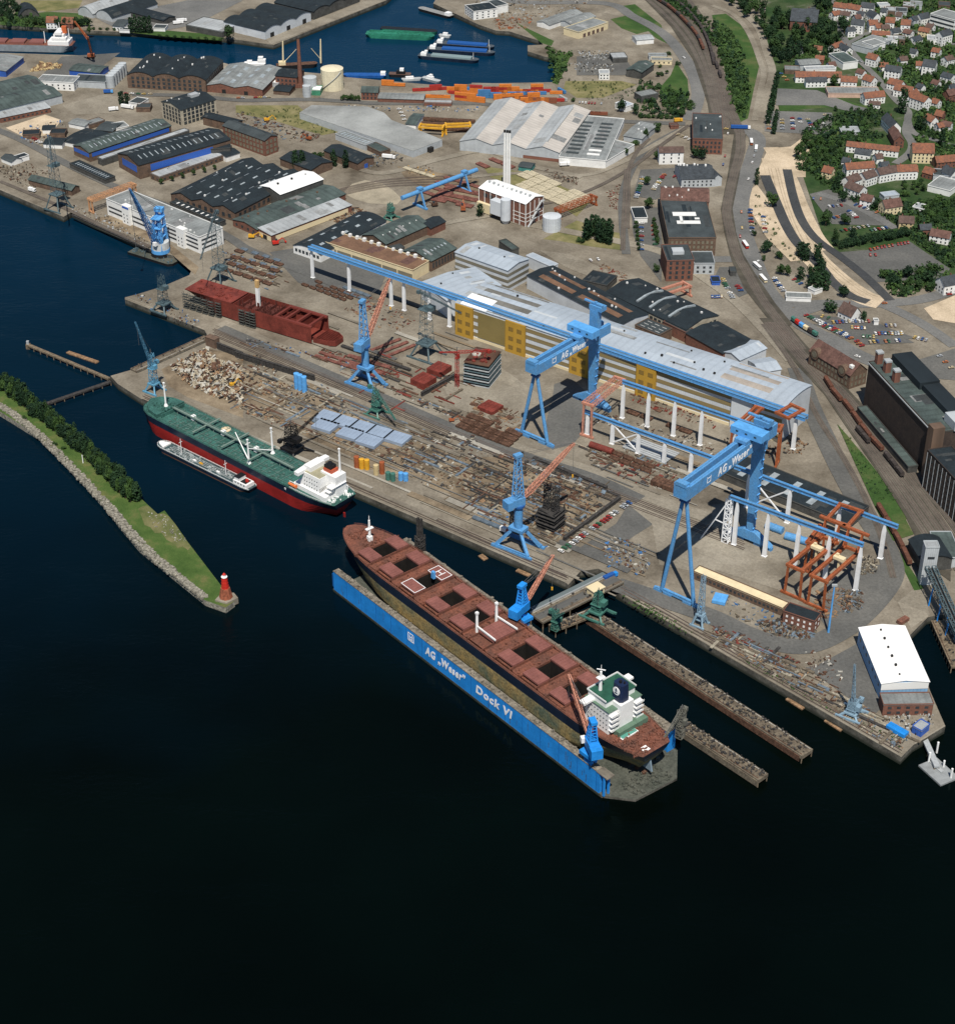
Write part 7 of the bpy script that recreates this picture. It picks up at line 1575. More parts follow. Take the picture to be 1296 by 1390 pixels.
cars('L',585,8,740,80,11,'upper','by the station lot edge',70); cars('L',805,70,860,72,4,'left','in the station lot, first row'); cars('L',870,55,1010,52,9,'left','in the station lot, second row'); cars('L',845,100,1000,92,9,'left','in the station lot, third row'); cars('L',1080,75,1142,90,4,'left','in the station lot, right group',90,0); cars('L',770,95,800,120,3,'upper','near the mill gate',90,0); cars('L',1215,175,1275,238,3,'upper','in the mill side lot',90,0)
cars('A',180,740,215,765,4,'upper','by the sandy yard huts',90,0,['white','red','white']); cars('A',640,500,800,505,6,'left','before the three bay factory',0,.2); cars('B',15,525,200,520,9,'left','along the works street',0,.2); cars('C',560,548,690,555,9,'left','behind the container yard',90,.1,['white','silver','white','red']); cars('G',635,528,672,522,2,'left','on the open works yard',90,0,['white'])
cars('C',1100,720,1160,745,4,'left','beside the dark brick office',90,0); cars('B',870,585,900,640,4,'upper','by the dark green hut',90,0,['red','white'])
# moving traffic
i=0
for k,x,y,an,c,w in (('D',75,690,0,'yellow','left of the railway bridge'),('D',85,715,80,'white','below the railway bridge'),('D',70,835,80,'red','on the office street'),('D',60,880,80,'blue','on the office street, lower'),('D',215,870,75,'white','on the main road bend'),('D',225,835,75,'silver','on the main road, upper bend'),('H',195,95,70,'white','on the main road beside the poplar'),('H',157,270,85,'orange','on the main road straight'),('H',160,355,85,'yellow','on the main road before the red bus'),('H',150,400,85,'red','behind the red bus'),('H',245,535,60,'white','at the zebra crossing'),('H',920,757,5,'orange','at the sand road end'),('H',1040,605,20,'red','above the junction clump'),('L',775,178,-30,'white','on the road behind the station'),('D',965,490,-50,'white','on the sloping town road'),('D',790,330,-50,'silver','higher on the sloping town road'),('H',1265,710,10,'red','at the right edge junction'),('C',1130,310,-65,'white','on the curving harbour road')):
    car(W(k,x,y),rad(an),c,'%s car driving %s'%(c,w),None)
def vehicle(name,label,cat,k,x,y,an,parts,group=None):
    p=W(k,x,y); t=thing(name,label,cat,(p.x,p.y,.6),rad(an),group)
    for n,m,X,Y,Z,l,w_,h in parts: kid(n,t,m,X,Y,Z+h/2,l,w_,h)
    for xx in (-3,3):
        for yy in (-1.1,1.1): MB().tube((xx,yy-.15,.5),(xx,yy+.15,.5),.5,n=8).build('wheel',p_black,t)
    return t
def bus(label,k,x,y,an,m,cat='bus'): vehicle('bus',label,cat,k,x,y,an,(('body',m,0,0,.5,11,2.5,1.3),('window_band',m_glass,0,0,1.8,10.8,2.44,.8),('roof',p_wht,0,0,2.6,11,2.5,.35)))
def truck(label,k,x,y,an,mc,mb_,L=8.): vehicle('truck',label,'truck',k,x,y,an,(('cab',mc,L/2-1.,0,.6,2.2,2.4,2.3),('windscreen',m_glass,L/2+.12,0,1.8,.1,2.1,.8),('box',mb_,-1.2,0,.8,L-2.6,2.5,2.6),('chassis',p_black,0,0,.4,L,1.6,.4)))
bus('red bus on the main road above the zebra crossing','H',178,450,100,p_red); bus('pale bus just below the zebra crossing','H',240,565,110,MATS['pale_hull']); bus('cream bus farther down below the crossing','H',272,632,105,m_cream); bus('orange bus on the main road below the bridge','D',210,765,85,p_orange); bus('grey bus on the main road bend','D',235,800,80,m_metal)
truck('long blue truck crossing on the railway bridge','D',152,688,-4,p_wht,paint('truck_blue',(.02,.09,.32)),18.); truck('blue lorry on the works street by the silos','A',578,497,5,p_lblue,MATS['truck_blue'],9.); truck('blue container truck with white roof at the dock bridge','O',738,497,38,p_dblue,MATS['truck_blue'],10.); truck('white van on the west quay','E',172,158,-30,p_wht,p_wht,7.); truck('white tank trailer, longer of two by the conifer','A',680,578,-20,p_wht,p_wht,13.); truck('white tank trailer, shorter of two by the conifer','A',605,590,20,p_wht,p_wht,9.); truck('white lorry on the far quay forecourt, front','A',950,128,20,p_wht,p_wht,11.); truck('second white lorry on the far quay forecourt','A',968,116,20,p_wht,p_wht,11.); truck('yellow lorry by the works road junction','C',1100,650,10,p_yel,p_yel,8.); truck('white lorry below the rooflit store','C',495,885,10,p_wht,p_wht,9.); truck('white trailer before the huge flat roof','B',815,845,-15,p_wht,p_wht,12.); truck('red and white van on the quay behind the column crane','N',965,250,-30,p_red,p_wht,7.)
# ---- rolling stock
def wagon_proto(m,tank=False,L=11.):
    mb=MB()
    if tank: mb.tube((-L/2+.4,0,2.3),(L/2-.4,0,2.3),1.4,n=12); mb.tube((0,0,3.6),(0,0,4.2),.5,n=8)
    else:
        mb.box(0,0,1.1,L-.6,2.7,2.3); mb.hexa([(-L/2+.3,-1.35,3.4),(L/2-.3,-1.35,3.4),(L/2-.3,1.35,3.4),(-L/2+.3,1.35,3.4),(-L/2+.3,-.6,3.9),(L/2-.3,-.6,3.9),(L/2-.3,.6,3.9),(-L/2+.3,.6,3.9)])
        for k in range(6): mb.box(-L/2+1+k*(L-2)/5,-1.36,1.1,.15,.1,2.3)
    b=mb.mesh('wagon_shell',m); u_=MB(); u_.box(0,0,.8,L,2.,.35); 
    for x in (-L*.32,L*.32):
        for y in (-.75,.75): u_.tube((x,y-.08,.45),(x,y+.08,.45),.45,n=8); u_.tube((x+1.6,y-.08,.45),(x+1.6,y+.08,.45),.45,n=8)
    return b,u_.mesh('wagon_frame',p_black)
m_wbrown=paint('wagon_brown',(.13,.055,.035),.8,.4,.4,fine=.25); m_wdark=paint('wagon_grey_brown',(.055,.045,.042),.8,.4,.4,fine=.25)
def train(pts,n,mat_,where,grp,cols=None,tank=False,end='upper',z=.9,kind='freight_wagon'):
    P=catmull([G(*q) for q in pts],10); D=[0]
    for a,b in zip(P,P[1:]): D.append(D[-1]+(b-a).length)
    T=D[-1]; st=T/n; pr={}
    for i in range(n):
        s=(i+.5)*st; j=max(1,next((q for q in range(len(D)) if D[q]>=s),len(D)-1)); t_=(s-D[j-1])/max(.01,D[j]-D[j-1]); p=P[j-1].lerp(P[j],t_); d=P[j]-P[j-1]
        m=cols[i%len(cols)] if cols else mat_
        if m.name not in pr: pr[m.name]=wagon_proto(m,tank,min(st*.94,15))
        t=thing(kind,'%s wagon from the %s end of the %s'%(nth(i),end,where),'railway wagon',(p.x,p.y,z),math.atan2(d.y,d.x),grp); inst('body',pr[m.name][0],t); inst('underframe',pr[m.name][1],t)
train([Q('L',600,300),Q('L',660,390),Q('L',720,450),Q('L',820,590),Q('L',910,690)],6,m_wbrown,'brown train beside the grain mill','brown train beside the grain mill'); train([Q('L',770,568),Q('L',835,645)],2,m_wdark,'short dark pair next to the brown train','dark wagon pair by the mill'); train([Q('L',920,705),Q('L',1015,825)],3,m_wdark,'grey cut at the mill loading ramp','grey wagons at the mill ramp')
train([Q('P',882,115),Q('P',950,230),Q('P',1005,330),Q('P',1055,435)],4,m_wbrown,'brown siding train below the green bank','brown siding train'); train([Q('C',985,0),Q('C',1060,50),Q('C',1130,115),Q('C',1195,190),Q('C',1235,270)],13,m_wbrown,'brown train at the top','brown train on the top curve',[m_wbrown,m_wdark,m_wbrown]); train([Q('C',1085,8),Q('C',1160,75),Q('C',1225,160),Q('C',1265,250),Q('C',1290,350)],13,m_wdark,'outer dark train at the top','dark train on the outer top curve')
train([Q('H',425,848),Q('H',480,888),Q('H',560,938)],6,m_wbrown,'mixed train behind the junction lot','mixed train by the junction',[p_teal,p_red,p_lblue,m_cream,m_wdark]); train([Q('D',0,290),Q('D',40,400),Q('D',50,430)],3,m_wdark,'dark train end beside the green strip','dark train end at the green strip')
# ---- containers
cm={}
for n_,c in (('orange',(.55,.17,.03)),('red',(.32,.030,.022)),('blue',(.05,.17,.36)),('grey',(.34,.35,.35)),('brown',(.20,.07,.04))):
    mb=MB(); mb.box(0,0,0,12.2,2.44,2.6); 
    for k in range(12): mb.box(-5.6+k*1.02,0,.15,.35,2.5,2.3)
    mb.box(6.1,0,.15,.1,2.2,2.3); cm[n_]=mb.mesh('container_box',paint('container_'+n_,c,.6,.2,.5))
def boxes(k,x0,y0,x1,y1,n,lv,cols,where,an=None,end='left'):
    a,b=W(k,x0,y0),W(k,x1,y1); d=b-a; ang=math.atan2(d.y,d.x) if an is None else rad(an); cnt={}
    for i in range(n):
        for j in range(R.randint(1,lv) if lv>1 else 1):
            c=R.choice(cols); q=a.lerp(b,i/max(1,n-1)); lvl=('bottom','middle','top')[j]; cnt[(c,lvl)]=cnt.get((c,lvl),0)+1
            tag(inst('shipping_container',cm[c],None,(q.x,q.y,.5+j*2.62),ang),'%s %s container from the %s, %s layer, %s'%(nth(cnt[(c,lvl)]-1),c,end,lvl,where),'container','containers in the %s'%where)
Oo=['orange','orange','orange','red']; Bb=['blue','blue','grey']
boxes('B',1158,492,1280,496,4,3,Oo,'row left of the blue stack'); boxes('C',5,494,60,496,2,3,Bb,'blue quay stack'); boxes('C',95,492,390,490,8,3,['orange','red','orange','red'],'quayside row above the store'); boxes('C',10,520,125,522,3,3,Bb,'blue block behind the store'); boxes('C',150,530,330,522,5,2,['orange','orange','brown'],'middle row behind the store'); boxes('C',225,505,365,503,4,1,Bb+['red'],'low row of the yard'); boxes('C',250,548,420,550,5,2,['orange','brown','orange'],'front row behind the store ridge'); boxes('C',450,500,460,540,2,2,['orange','red','blue'],'right group of the yard',0); boxes('C',480,490,488,530,2,2,Bb,'blue pair at the yard corner',-60)
boxes('B',1200,535,1296,545,3,3,Oo+['blue'],'orange block behind the ridge end'); boxes('B',975,485,1110,478,4,2,['red','red','brown'],'red row on the quay'); boxes('B',810,455,870,458,2,2,['orange'],'orange pair at the quay rails'); boxes('B',1040,520,1110,522,3,1,['orange'],'low orange row by the long shed'); boxes('C',575,608,690,612,4,1,['brown','orange'],'brown row by the store corner'); boxes('B',1165,500,1185,502,1,1,['red'],'single red place by the quay')
# ---- jetties, dock bridge, small harbour works
m_timb=mat('weathered_timber',(.16,.125,.085),.9,.45,.4,fine=.3); m_stl=mat('scrap_pale',(.30,.27,.21),.85,.4,.3,fine=.3); m_wood=mat('brown_timber',(.24,.15,.085),.9,.35,.4,fine=.3)
m_jet=mat('jetty_concrete',(.165,.138,.10),.9,.5,.2,col2=(.075,.06,.045),fine=.35); m_pale=mat('pale_bits',(.40,.385,.34),.8,.3,.5); m_bblue=paint('bit_blue',(.05,.15,.34)); m_dkb=mat('dark_bits',(.045,.042,.04),.9,.5,.5,fine=.3)
def rbox(mb,c,l,w_,h,rx,ry,rz,m=0):
    M=Matrix.Rotation(rz,3,'Z')@Matrix.Rotation(ry,3,'Y')@Matrix.Rotation(rx,3,'X'); c=Vector(c)
    mb.hexa([c+M@Vector((a*l/2,b*w_/2,d*h/2)) for d in (-1,1) for a,b in ((-1,-1),(1,-1),(1,1),(-1,1))],m)
def debris(name,k,poly,n,smin,smax,mats,sd,hmax=1.,tilt=0.,asp=2.5,z=.1,ang=None,raw=False,fine=True):
    """loose material nobody could count: one object"""
    n,smin,smax,asp=(int(n*1.55),smin*.62,smax*.72,asp*1.9) if fine else (int(n*.8),smin*1.3,smax,asp); rr=random.Random(sd); pl=poly if raw else [(v.x,v.y) for v in (G(*q) for q in PT(k,*poly))]; xs=[p[0] for p in pl]; ys=[p[1] for p in pl]; mb=MB(); i=0; g=0
    while i<n and g<n*40:
        g+=1; x=rr.uniform(min(xs),max(xs)); y=rr.uniform(min(ys),max(ys))
        if not inside(x,y,pl): continue
        i+=1; s=smin*(smax/smin)**rr.random(); a=rr.uniform(0,3.14) if ang is None or rr.random()<.3 else rad(ang+rr.choice((0,90)))+rr.uniform(-.1,.1); h=rr.uniform(.15,1)*hmax*min(1,s/smax*1.6)
        rbox(mb,(x,y,z+h/2),s,s/rr.uniform(1,asp),h,rr.uniform(-tilt,tilt),rr.uniform(-tilt,tilt),a,rr.randrange(len(mats)))
    return tag(mb.build(name,mats),kind='stuff')
def pier(name,label,pa,pb,w_,z,m,piles=8.,cat='jetty',deckm=None,th=1.2,clut=0,sd=1,side=None):
    a=G(*pa,z); b=G(*pb,z); d=b-a; L=d.length; t=thing(name,label,cat,(a.x,a.y,z),math.atan2(d.y,d.x))
    mb=MB(); mb.box(L/2,0,-th,L,w_,th); mb.build('deck',m,t)
    n=max(2,int(L/piles))
    mb=MB()
    for i in range(n+1):
        for s in (-1,1): mb.tube((min(L-.4,max(.4,L*i/n)),s*(w_/2-.3),-th-8-z),(min(L-.4,max(.4,L*i/n)),s*(w_/2-.3),-th),.35,n=6)
    tag(mb.build('piles',m_timb,t),kind='stuff')
    if side: mb=MB(); mb.box(L/2,-w_/2-.2,-4.4,L*.98,.4,3.6); mb.box(L/2,w_/2+.2,-4.4,L*.98,.4,3.6); mb.build('fender_wall',side,t)
    if clut:
        mb=MB(); bits(mb,clut,1,L-1,-w_/2+.5,w_/2-.5,0,sd,(.3,1.5)); tag(mb.build('deck_clutter',[m_dkb],t),kind='stuff')
        mb=MB(); bits(mb,clut//2,1,L-1,-w_/2+.5,w_/2-.5,0,sd+50,(.4,1.4)); tag(mb.build('deck_clutter',[m_jet],t),kind='stuff')
        for y in (-w_/2+1,w_/2-1): mb=MB(); mb.beam((1,y,.2),(L-1,y,.2),.3,.25); mb.build('pipe',m_pale if y>0 else p_rust,t)
    return t,L
pier('dock_jetty','longer rust sided jetty running out beside the docked ship',(801,832),(1096,1022),8.5,0,m_jet,9,clut=230,sd=3,side=p_rust,th=2.2)
pier('dock_jetty','shorter grey jetty continuing from the dock stern',(926,983),(1036,1055),7.5,0,m_jet,9,clut=110,sd=5,side=m_jet,th=2.2)
pier('walkway','timber walkway under the dock bridge',(749,852),(808,829),7,0,m_timb,7,'walkway',clut=40,sd=8)
t,L=pier('dock_bridge','broad access bridge from the quay to the dock wing',(728,839),(838,784.5),11,2.6,m_jet,20,'bridge',clut=20,sd=9)
for y in (-5.6,5.6): kid('parapet',t,m_conc if y<0 else m_metal,L/2,y,.5,L,.35,1.1)
kid('conveyor_belt',t,mat('belt_grey',(.13,.16,.165),.8,.3,.2),L*.52,8.4,-1.2,L*.9,4.6,.8); kid('carriageway',t,m_asph,L*.5,0,.04,L,5,.06)
t=thing('bridge_cabin','cream control cabin on the dock bridge','cabin',G(808,805,2.6),rad(38)); kid('wall',t,m_cream,0,0,2,8,6,4); kid('roof',t,p_yel if False else m_cream,0,0,4.2,9,7,.5); kid('window',t,m_glass,0,-3.02,2.4,6,.1,1.2)
def slabthing(name,label,cat,A,B,C,h,m,group=None,zc=None,trim=None):
    a,u_,v_,l,w_=rect(A,B,C,h if zc is None else zc); c=a+u_*l/2+v_*w_/2
    mb=MB(); mb.box(0,0,0,l,w_,h); n=max(2,int(l/3))
    for i in range(1,n): mb.box(-l/2+l*i/n,0,h,.25,w_*.98,.18)
    mb.box(0,0,h,l*.98,.25,.14)
    return tag(mb.build(name,m,None,(c.x,c.y,.35),math.atan2(u_.y,u_.x)),label,cat,group)
for i,(c,w_,h_,l) in enumerate((((352,150,512,205,505,222),0,0,'brown timber raft beside the long fender pier'),)):
    A=PT('I',*c); a=G(*A[0],WL+.3); slabthing('timber_raft',l,'raft',A[0],A[1],(Q('I',390,148)),.9,m_wood,zc=WL+1).location.z=WL+.1
for k,c,l in (('N',(820,372,850,395,838,358),'small floating fender raft on the quay side, first below the column crane'),('N',(1020,452,1090,482,1032,440),'small floating fender raft, second below the column crane'),('U',(393,430,480,485,415,412),'slatted timber raft under the long quay, upper of two'),('U',(598,545,685,600,622,530),'slatted timber raft under the long quay, lower of two'),('I',(358,178,490,222,382,152),'')):
    if l:
        A=PT(k,*c); slabthing('timber_raft',l,'raft',*A,.8,m_wood,'timber fender rafts',zc=WL+.7).location.z=WL+.2
pier('fender_pier','long double pipe fender pier with a beacon at its tip',(38,467),(148,513),2.6,-1.5,m_timb,7,clut=0)
pier('fender_pier','dark fender pier crossing towards the tree belt',(60,548),(150,517),2.8,-2.,m_dkb,7)
pier('gate_walkway','narrow gate walkway closing the scrap basin',(281,457),(181,502),7,1.4,m_jet,14,'walkway',clut=16,sd=4,side=m_quay)
p=G(38,467,-1.5); t=thing('beacon','small dark beacon hut at the pier tip','beacon',p); MB().box(0,0,-5,3,3,5.2).build('dolphin',m_timb,t); MB().box(0,0,.2,1.8,1.8,2.4).build('hut',m_metal,t)
t,L=pier('landing_stage','pale gangway leading down to the pontoon',(1254,1000),(1272,1040),3,-1.6,m_metal,20)
a=G(1274,1047,WL+1); t=thing('pontoon','pale landing pontoon with white mooring piles','pontoon',(a.x,a.y,WL),rad(-62)); MB().box(0,0,-.6,17,12,1.6).build('deck',mat('pale_pontoon',(.24,.255,.26),.7,.2,.3),t); kid('ramp',t,m_metal,-3,1,1.3,9,2,.4)
for i,(x,y) in enumerate(((1260,1036),(1271,1022),(1290,1058),(1280,1043))):
    p=G(x,y,WL); tag(MB().tube((0,0,-5),(0,0,7. if i<3 else 5),.55,n=10).build('mooring_pile',p_wht,None,(p.x,p.y,WL)),'white mooring pile at the landing pontoon','mooring pile','white mooring piles')
pier('conveyor_pier','timber piled pier under the conveyor at the right edge',(1274,842),(1302,905),9,-.5,m_timb,4,clut=20,sd=2)
a=G(*Q('P',1165,425),18); b=G(*Q('P',1330,800),9); d=b-a; t=thing('conveyor_bridge','blue legged conveyor truss running from the grey tower to the pier','conveyor',(a.x,a.y,0),math.atan2(d.y,d.x)); L=Vector((d.x,d.y,0)).length
for y in (-2,2): mb=MB(); mb.lattice((0,y,17),(L,y,9),2.2,2.2,16,.28); mb.build('truss',p_dlat,t)
mb=MB(); mb.beam((0,0,16.2),(L,0,8.2),3.4,.3); mb.build('belt',m_dkb,t)
for x in (L*.25,L*.5,L*.75):
    mb=MB(); zz=16-8*x/L
    for y in (-2.2,2.2): mb.beam((x,y*1.5,-6 if x>L*.4 else 0),(x,y,zz),.6)
    mb.build('leg',p_dblue,t)
# lighthouse
p=G(307,812,-1); t=thing('lighthouse','red lighthouse on a brick base at the tip of the spit','lighthouse',(p.x,p.y,-1)); MB().prism([(-6,-3),(1,-6),(7,-1),(4,4),(-3,4)],-3,1).build('quay_block',m_conc,t)
MB().tube((0,0,1),(0,0,7.5),4.,2.7,8).build('base',mat('orange_brick',(.27,.085,.045),.9,.4,.6,fine=.2),t); MB().tube((0,0,7.5),(0,0,15),2.2,1.6,12).build('tower',p_red,t)
mb=MB(); mb.tube((0,0,15),(0,0,15.2),1.8,1.8,12); mb.tube((0,0,15.2),(0,0,16.6),.9,.9,10); mb.build('gallery',p_wht,t); MB().tube((0,0,16.6),(0,0,17.8),1.1,.2,10).build('lantern_roof',p_red,t)
for k in range(3): MB().tube((0,0,9+k*2),(0,0,9.3+k*2),2.15-k*.16,n=12).build('band',p_red,t)
for x,y,l in ((443,740,'white post on the spit below the tree belt'),):
    p=W('I',x,y,-1); tag(MB().tube((0,0,0),(0,0,6),.35,.3,6).build('marker_post',p_wht,None,(p.x,p.y,-1)),l,'post')
pier('boat_slip','small timber slip on the stone bank of the spit',Q('I',418,820),Q('I',475,795),2.5,-2.5,m_timb,5)
# tanks, silos, chimney in the west works
def cyl(name,label,cat,px_,r,h,m,group=None,z=0.,roofm=None,lie=None):
    p=G(*px_,z); t=thing(name,label,cat,(p.x,p.y,z),0,group)
    mb=MB(); mb.tube((0,0,0),(0,0,h),r,r,20)
    for k in range(1,4): mb.tube((0,0,h*k/4-.06),(0,0,h*k/4+.06),r+.06,r+.06,20)
    mb.build('shell',m,t); MB().tube((0,0,h),(0,0,h+r*.16),r*1.01,r*.25,20).build('roof',roofm or m,t)
    return t
t=cyl('storage_tank','big round cream storage tank beside the basin','storage tank',Q('B',517,468),11.,20,mat('cream_tank',(.64,.58,.42),.6,.1,.2)); mb=MB()
for k in range(12): a0=-2.6+k*.16; mb.beam((11.3*math.cos(a0),11.3*math.sin(a0),1+k*1.5),(11.3*math.cos(a0+.16),11.3*math.sin(a0+.16),2.5+k*1.5),.9,.3)
mb.build('stair',m_metal,t)
cyl('storage_tank','grey silo tank behind the small one near the chimney','storage tank',Q('B',398,482),6.5,14,MATS['grey_cladding']); cyl('storage_tank','small grey silo tank in front near the chimney','storage tank',Q('B',380,512),4,11,MATS['grey_cladding'])
cyl('storage_tank','pale round tank right of the boiler house','storage tank',Z4(1078,1300),7.6,12,m_palew)
for i in range(6): q=Q('A',592+13*i,462-13*i); cyl('grain_silo','grey steel silo, %s from the front of the row by the channel'%ORD[i],'silo',q,4.2,12,m_greyw,'row of grey silos')
p=G(*Q('B',346,463)); t=thing('factory_chimney','tall brick chimney beside the black roofed boiler house','chimney',p); MB().tube((0,0,0),(0,0,49),2.5,1.4,14).build('stack',m_brick,t); MB().tube((0,0,49),(0,0,50),1.6,1.6,14).build('rim',m_dkb,t); MB().box(0,0,0,6,6,4).build('base',m_brick,t)
for i,(x,y) in enumerate(((327,342),(345,350),(367,360))): cyl('silo','upright blue silo beside the scrap wall, %s of three'%ORD[i],'silo',Q('J',x,y),1.9,12,p_lblue,'three upright blue silos')
for i,(x,y,c,l) in enumerate(((645,765,p_orange,'orange drum at the left end of the drum row'),(672,768,p_yel,'narrow yellow drum next to the left orange drum'),(700,772,p_yel,'yellow drum in the middle of the drum row'),(748,800,m_ochre,'short ochre drum before the tall orange one'),(780,795,p_orange,'tall orange drum at the right end of the row'))): cyl('drum',l,'drum',Q('J',x,y),1.7,8.5 if c is p_orange else 7,c,'upright drums on the quay')
for i,(x,y,c,l) in enumerate(((812,828,p_teal,'teal vessel left of the green tank'),(838,834,p_teal,'green tank between teal and blue vessels'),(880,830,p_lblue,'blue vessel next to the green tank'),(906,834,p_lblue,'blue vessel at the right end near the scrap'))): cyl('vessel',l,'vessel',Q('J',x,y),1.6,5.5,c,'vessels below the drums')
# flat pale blue deck panels
m_pan=mat('pale_blue_panel',(.25,.315,.41),.5,.12,.2); a,b=W('J',492,505),W('J',862,618); d=b-a; an=math.atan2(d.y,d.x)
def panel(p,l): 
    mb=MB(); mb.box(0,0,0,15,12.5,2.2)
    for k in range(-2,3): mb.box(k*2.9,0,2.2,.2,12,.12)
    tag(mb.build('deck_panel',m_pan,None,(p.x,p.y,.35),an),l,'deck panel','pale blue deck panels')
for i in range(5): panel(a.lerp(b,i/4),'pale blue deck panel, %s from the left in the upper row'%ORD[i])
for i,(x,y) in enumerate(((480,552),(610,593),(714,632))): panel(W('J',x,y),'pale blue deck panel, %s from the left in the lower row'%ORD[i])
# hull sections and plate work
slabthing('hull_section','brick red hull section on the berth, lower of two','hull section',Q('J',930,292),Q('J',1002,322),Q('J',1062,280),4,p_prim); slabthing('hull_section','brick red hull section on the berth, upper of two','hull section',Q('J',1017,236),Q('J',1090,262),Q('J',1152,222),4,p_prim)
slabthing('hull_section','low red section among the girder frames','hull section',Q('K',30,440),Q('K',110,472),Q('K',165,432),2.5,p_prim); slabthing('hull_section','stack of rust red girders near the taller gantry','hull section',Q('K',952,835),Q('K',1090,885),Q('K',1105,850),3,p_rust)
a,u_,v_,l,w_=rect(Q('J',1212,318),Q('K',92,345),Q('K',190,268),0); c=a+u_*l/2+v_*w_/2; t=thing('stacked_block','dark stacked double bottom block with rust top behind the red crane','hull block',(c.x,c.y,0),math.atan2(u_.y,u_.x))
for k in range(8): mb=MB(); mb.box(0,0,k*2.1,l,w_,.5); mb.box(0,0,k*2.1+.5,l*.93,w_*.9,1.6,0,1); mb.build('layer',[p_dlat if k%2 else m_metal,m_dkb],t)
kid('top_plate',t,p_rust,0,0,17.3,l*.97,w_*.97,.7); mb=MB(); bits(mb,26,-l*.4,l*.4,-w_*.4,w_*.4,17.6,3,(.8,3)); tag(mb.build('loose_frames',p_prim,t),kind='stuff'); mb=MB(); mb.tube((-l*.25,1,17.6),(-l*.25,1,18.4),3.2,n=16); mb.build('ring',m_pale,t)
a=G(*Q('K',632,640),2); b=G(*Q('K',752,680),2); tag(MB().tube(a,b,2.2,n=14).build('red_pipe',p_prim),'large red pipe lying beside the craneway','pipe')
for p0,p1,l in (((290,205),(378,238),'thick blue tube lying under the east craneway, left one'),((392,262),(545,305),'thick blue tube lying under the east craneway, right one')):
    a=G(*Q('P',*p0),2.2); b=G(*Q('P',*p1),2.2); mb=MB(); mb.tube(a,b,2.4,n=14); mb.tube(a.lerp(b,.5),a.lerp(b,.52),2.7,n=14); tag(mb.build('blue_tube',p_blue),l,'tube','thick blue tubes')
slabthing('steel_grid','blue plate frame before the runway office','steel frame',Q('P',0,610),Q('P',70,625),Q('P',80,580),2,p_lblue); slabthing('steel_rack','long bright blue rack near the point shed','rack',Q('U',928,570),Q('U',1025,625),Q('U',1052,605),2.2,p_dblue)
slabthing('timber_stack','brown timber stack on the quay corner by the conveyor','stack',Q('P',985,715),Q('P',1010,730),Q('P',1030,690),2,m_brick)
# scaffold towers in the building pit
def scaf(label,px_,w_,h,m,tw=None,z=0.):
    p=G(*px_,z); t=thing('scaffold_tower',label,'scaffold',(p.x,p.y,z),rad(-35))
    mb=MB(); 
    for k in range(int(h*.5/2.4)): mb.box(0,0,k*2.4,w_-(k%2)*1.2,w_-(k%2),.35)
    mb.build('platforms',m,t); mb=MB(); mb.lattice((0,0,0),(0,0,h*.5),w_*.8,w_*.8,4,.5); mb.build('lower_frame',m,t)
    for x in (-1,1): mb=MB(); mb.lattice((x*w_*.22,0,h*.45),(x*w_*.22,0,h),w_*.25,w_*.2,8,.3); mb.build('upper_tower',m,t)
scaf('dark stepped scaffold tower in the building pit',Q('O',422,215),14,30,m_dkb); scaf('dark scaffold column beside the docked ship bow',pix(D0+u*18.+v*50.6+Vector((0,0,9.6))),5,24,m_dkb,z=9.6)
def wallthing(label,k,x0,y0,x1,y1,h,w_,m,name='retaining_wall'):
    a,b=W(k,x0,y0),W(k,x1,y1); d=b-a; mb=MB(); L=d.length; mb.box(L/2,0,0,L,w_,h); mb.box(L/2,0,h,L,w_+.5,.3)
    for i in range(int(L/5)): mb.box(2+i*5,-w_/2-.1,0,.5,.3,h)
    tag(mb.build(name,m,None,(a.x,a.y,0),math.atan2(d.y,d.x)),label,'wall')
wallthing('dark retaining wall behind the scrap heap','I',1160,130,1296,185,5,1.2,m_dkb); wallthing('long dark wall between scrap berth and slipway rails','J',0,175,420,305,4.5,1.4,m_dkb); wallthing('old dock wall along the row of parked cars','O',492,292,790,72,2.4,1.6,m_dkb); wallthing('low pale wall at the foot of the building pit','O',150,170,445,320,1.6,1.5,m_jet)
wallthing('brown gate pier beside the scrap basin','I',1110,105,1160,125,7,5,m_brickb); wallthing('dark pit edge wall under the salmon jib','K',330,720,720,880,1.8,2.,m_dkb); wallthing('dark low wall at the head of the slipway','J',990,385,1170,285,3,1.4,m_dkb); wallthing('dark slipway kerb above the red plates','J',565,120,930,250,1.4,2.2,m_dkb)
wallthing('dark wall along the west quay office','E',385,285,810,478,1.,1.,m_dkb,'quay_kerb')
# scrap heap, debris fields
def heap(poly,n,sd):
    rr=random.Random(sd); pl=[(v.x,v.y) for v in (G(*q) for q in PT('I',*poly))]; cx=sum(p[0] for p in pl)/len(pl); cy=sum(p[1] for p in pl)/len(pl); mb=MB(); xs=[p[0] for p in pl]; ys=[p[1] for p in pl]; R0=max(abs(x-cx) for x in xs); i=0
    while i<n:
        x=rr.uniform(min(xs),max(xs)); y=rr.uniform(min(ys),max(ys))
        if not inside(x,y,pl): continue
        i+=1; q=max(0,1-math.hypot((x-cx)/R0,(y-cy)/R0*1.5)); z=rr.uniform(0,1)*(.5+3.6*q); s=rr.choice((.8,1,1.4,2,2.6,4.))*rr.uniform(.6,1.15)
        rbox(mb,(x,y,z+.4),s,s*rr.uniform(.3,.9),s*rr.uniform(.05,.32),rr.uniform(-1,1),rr.uniform(-1,1),rr.uniform(0,3.14),rr.choice((0,0,0,1,1,2,2,3,4)))
    tag(mb.build('scrap_heap',[m_heap,m_pale,p_rust,m_wood,m_dkb]),kind='stuff')
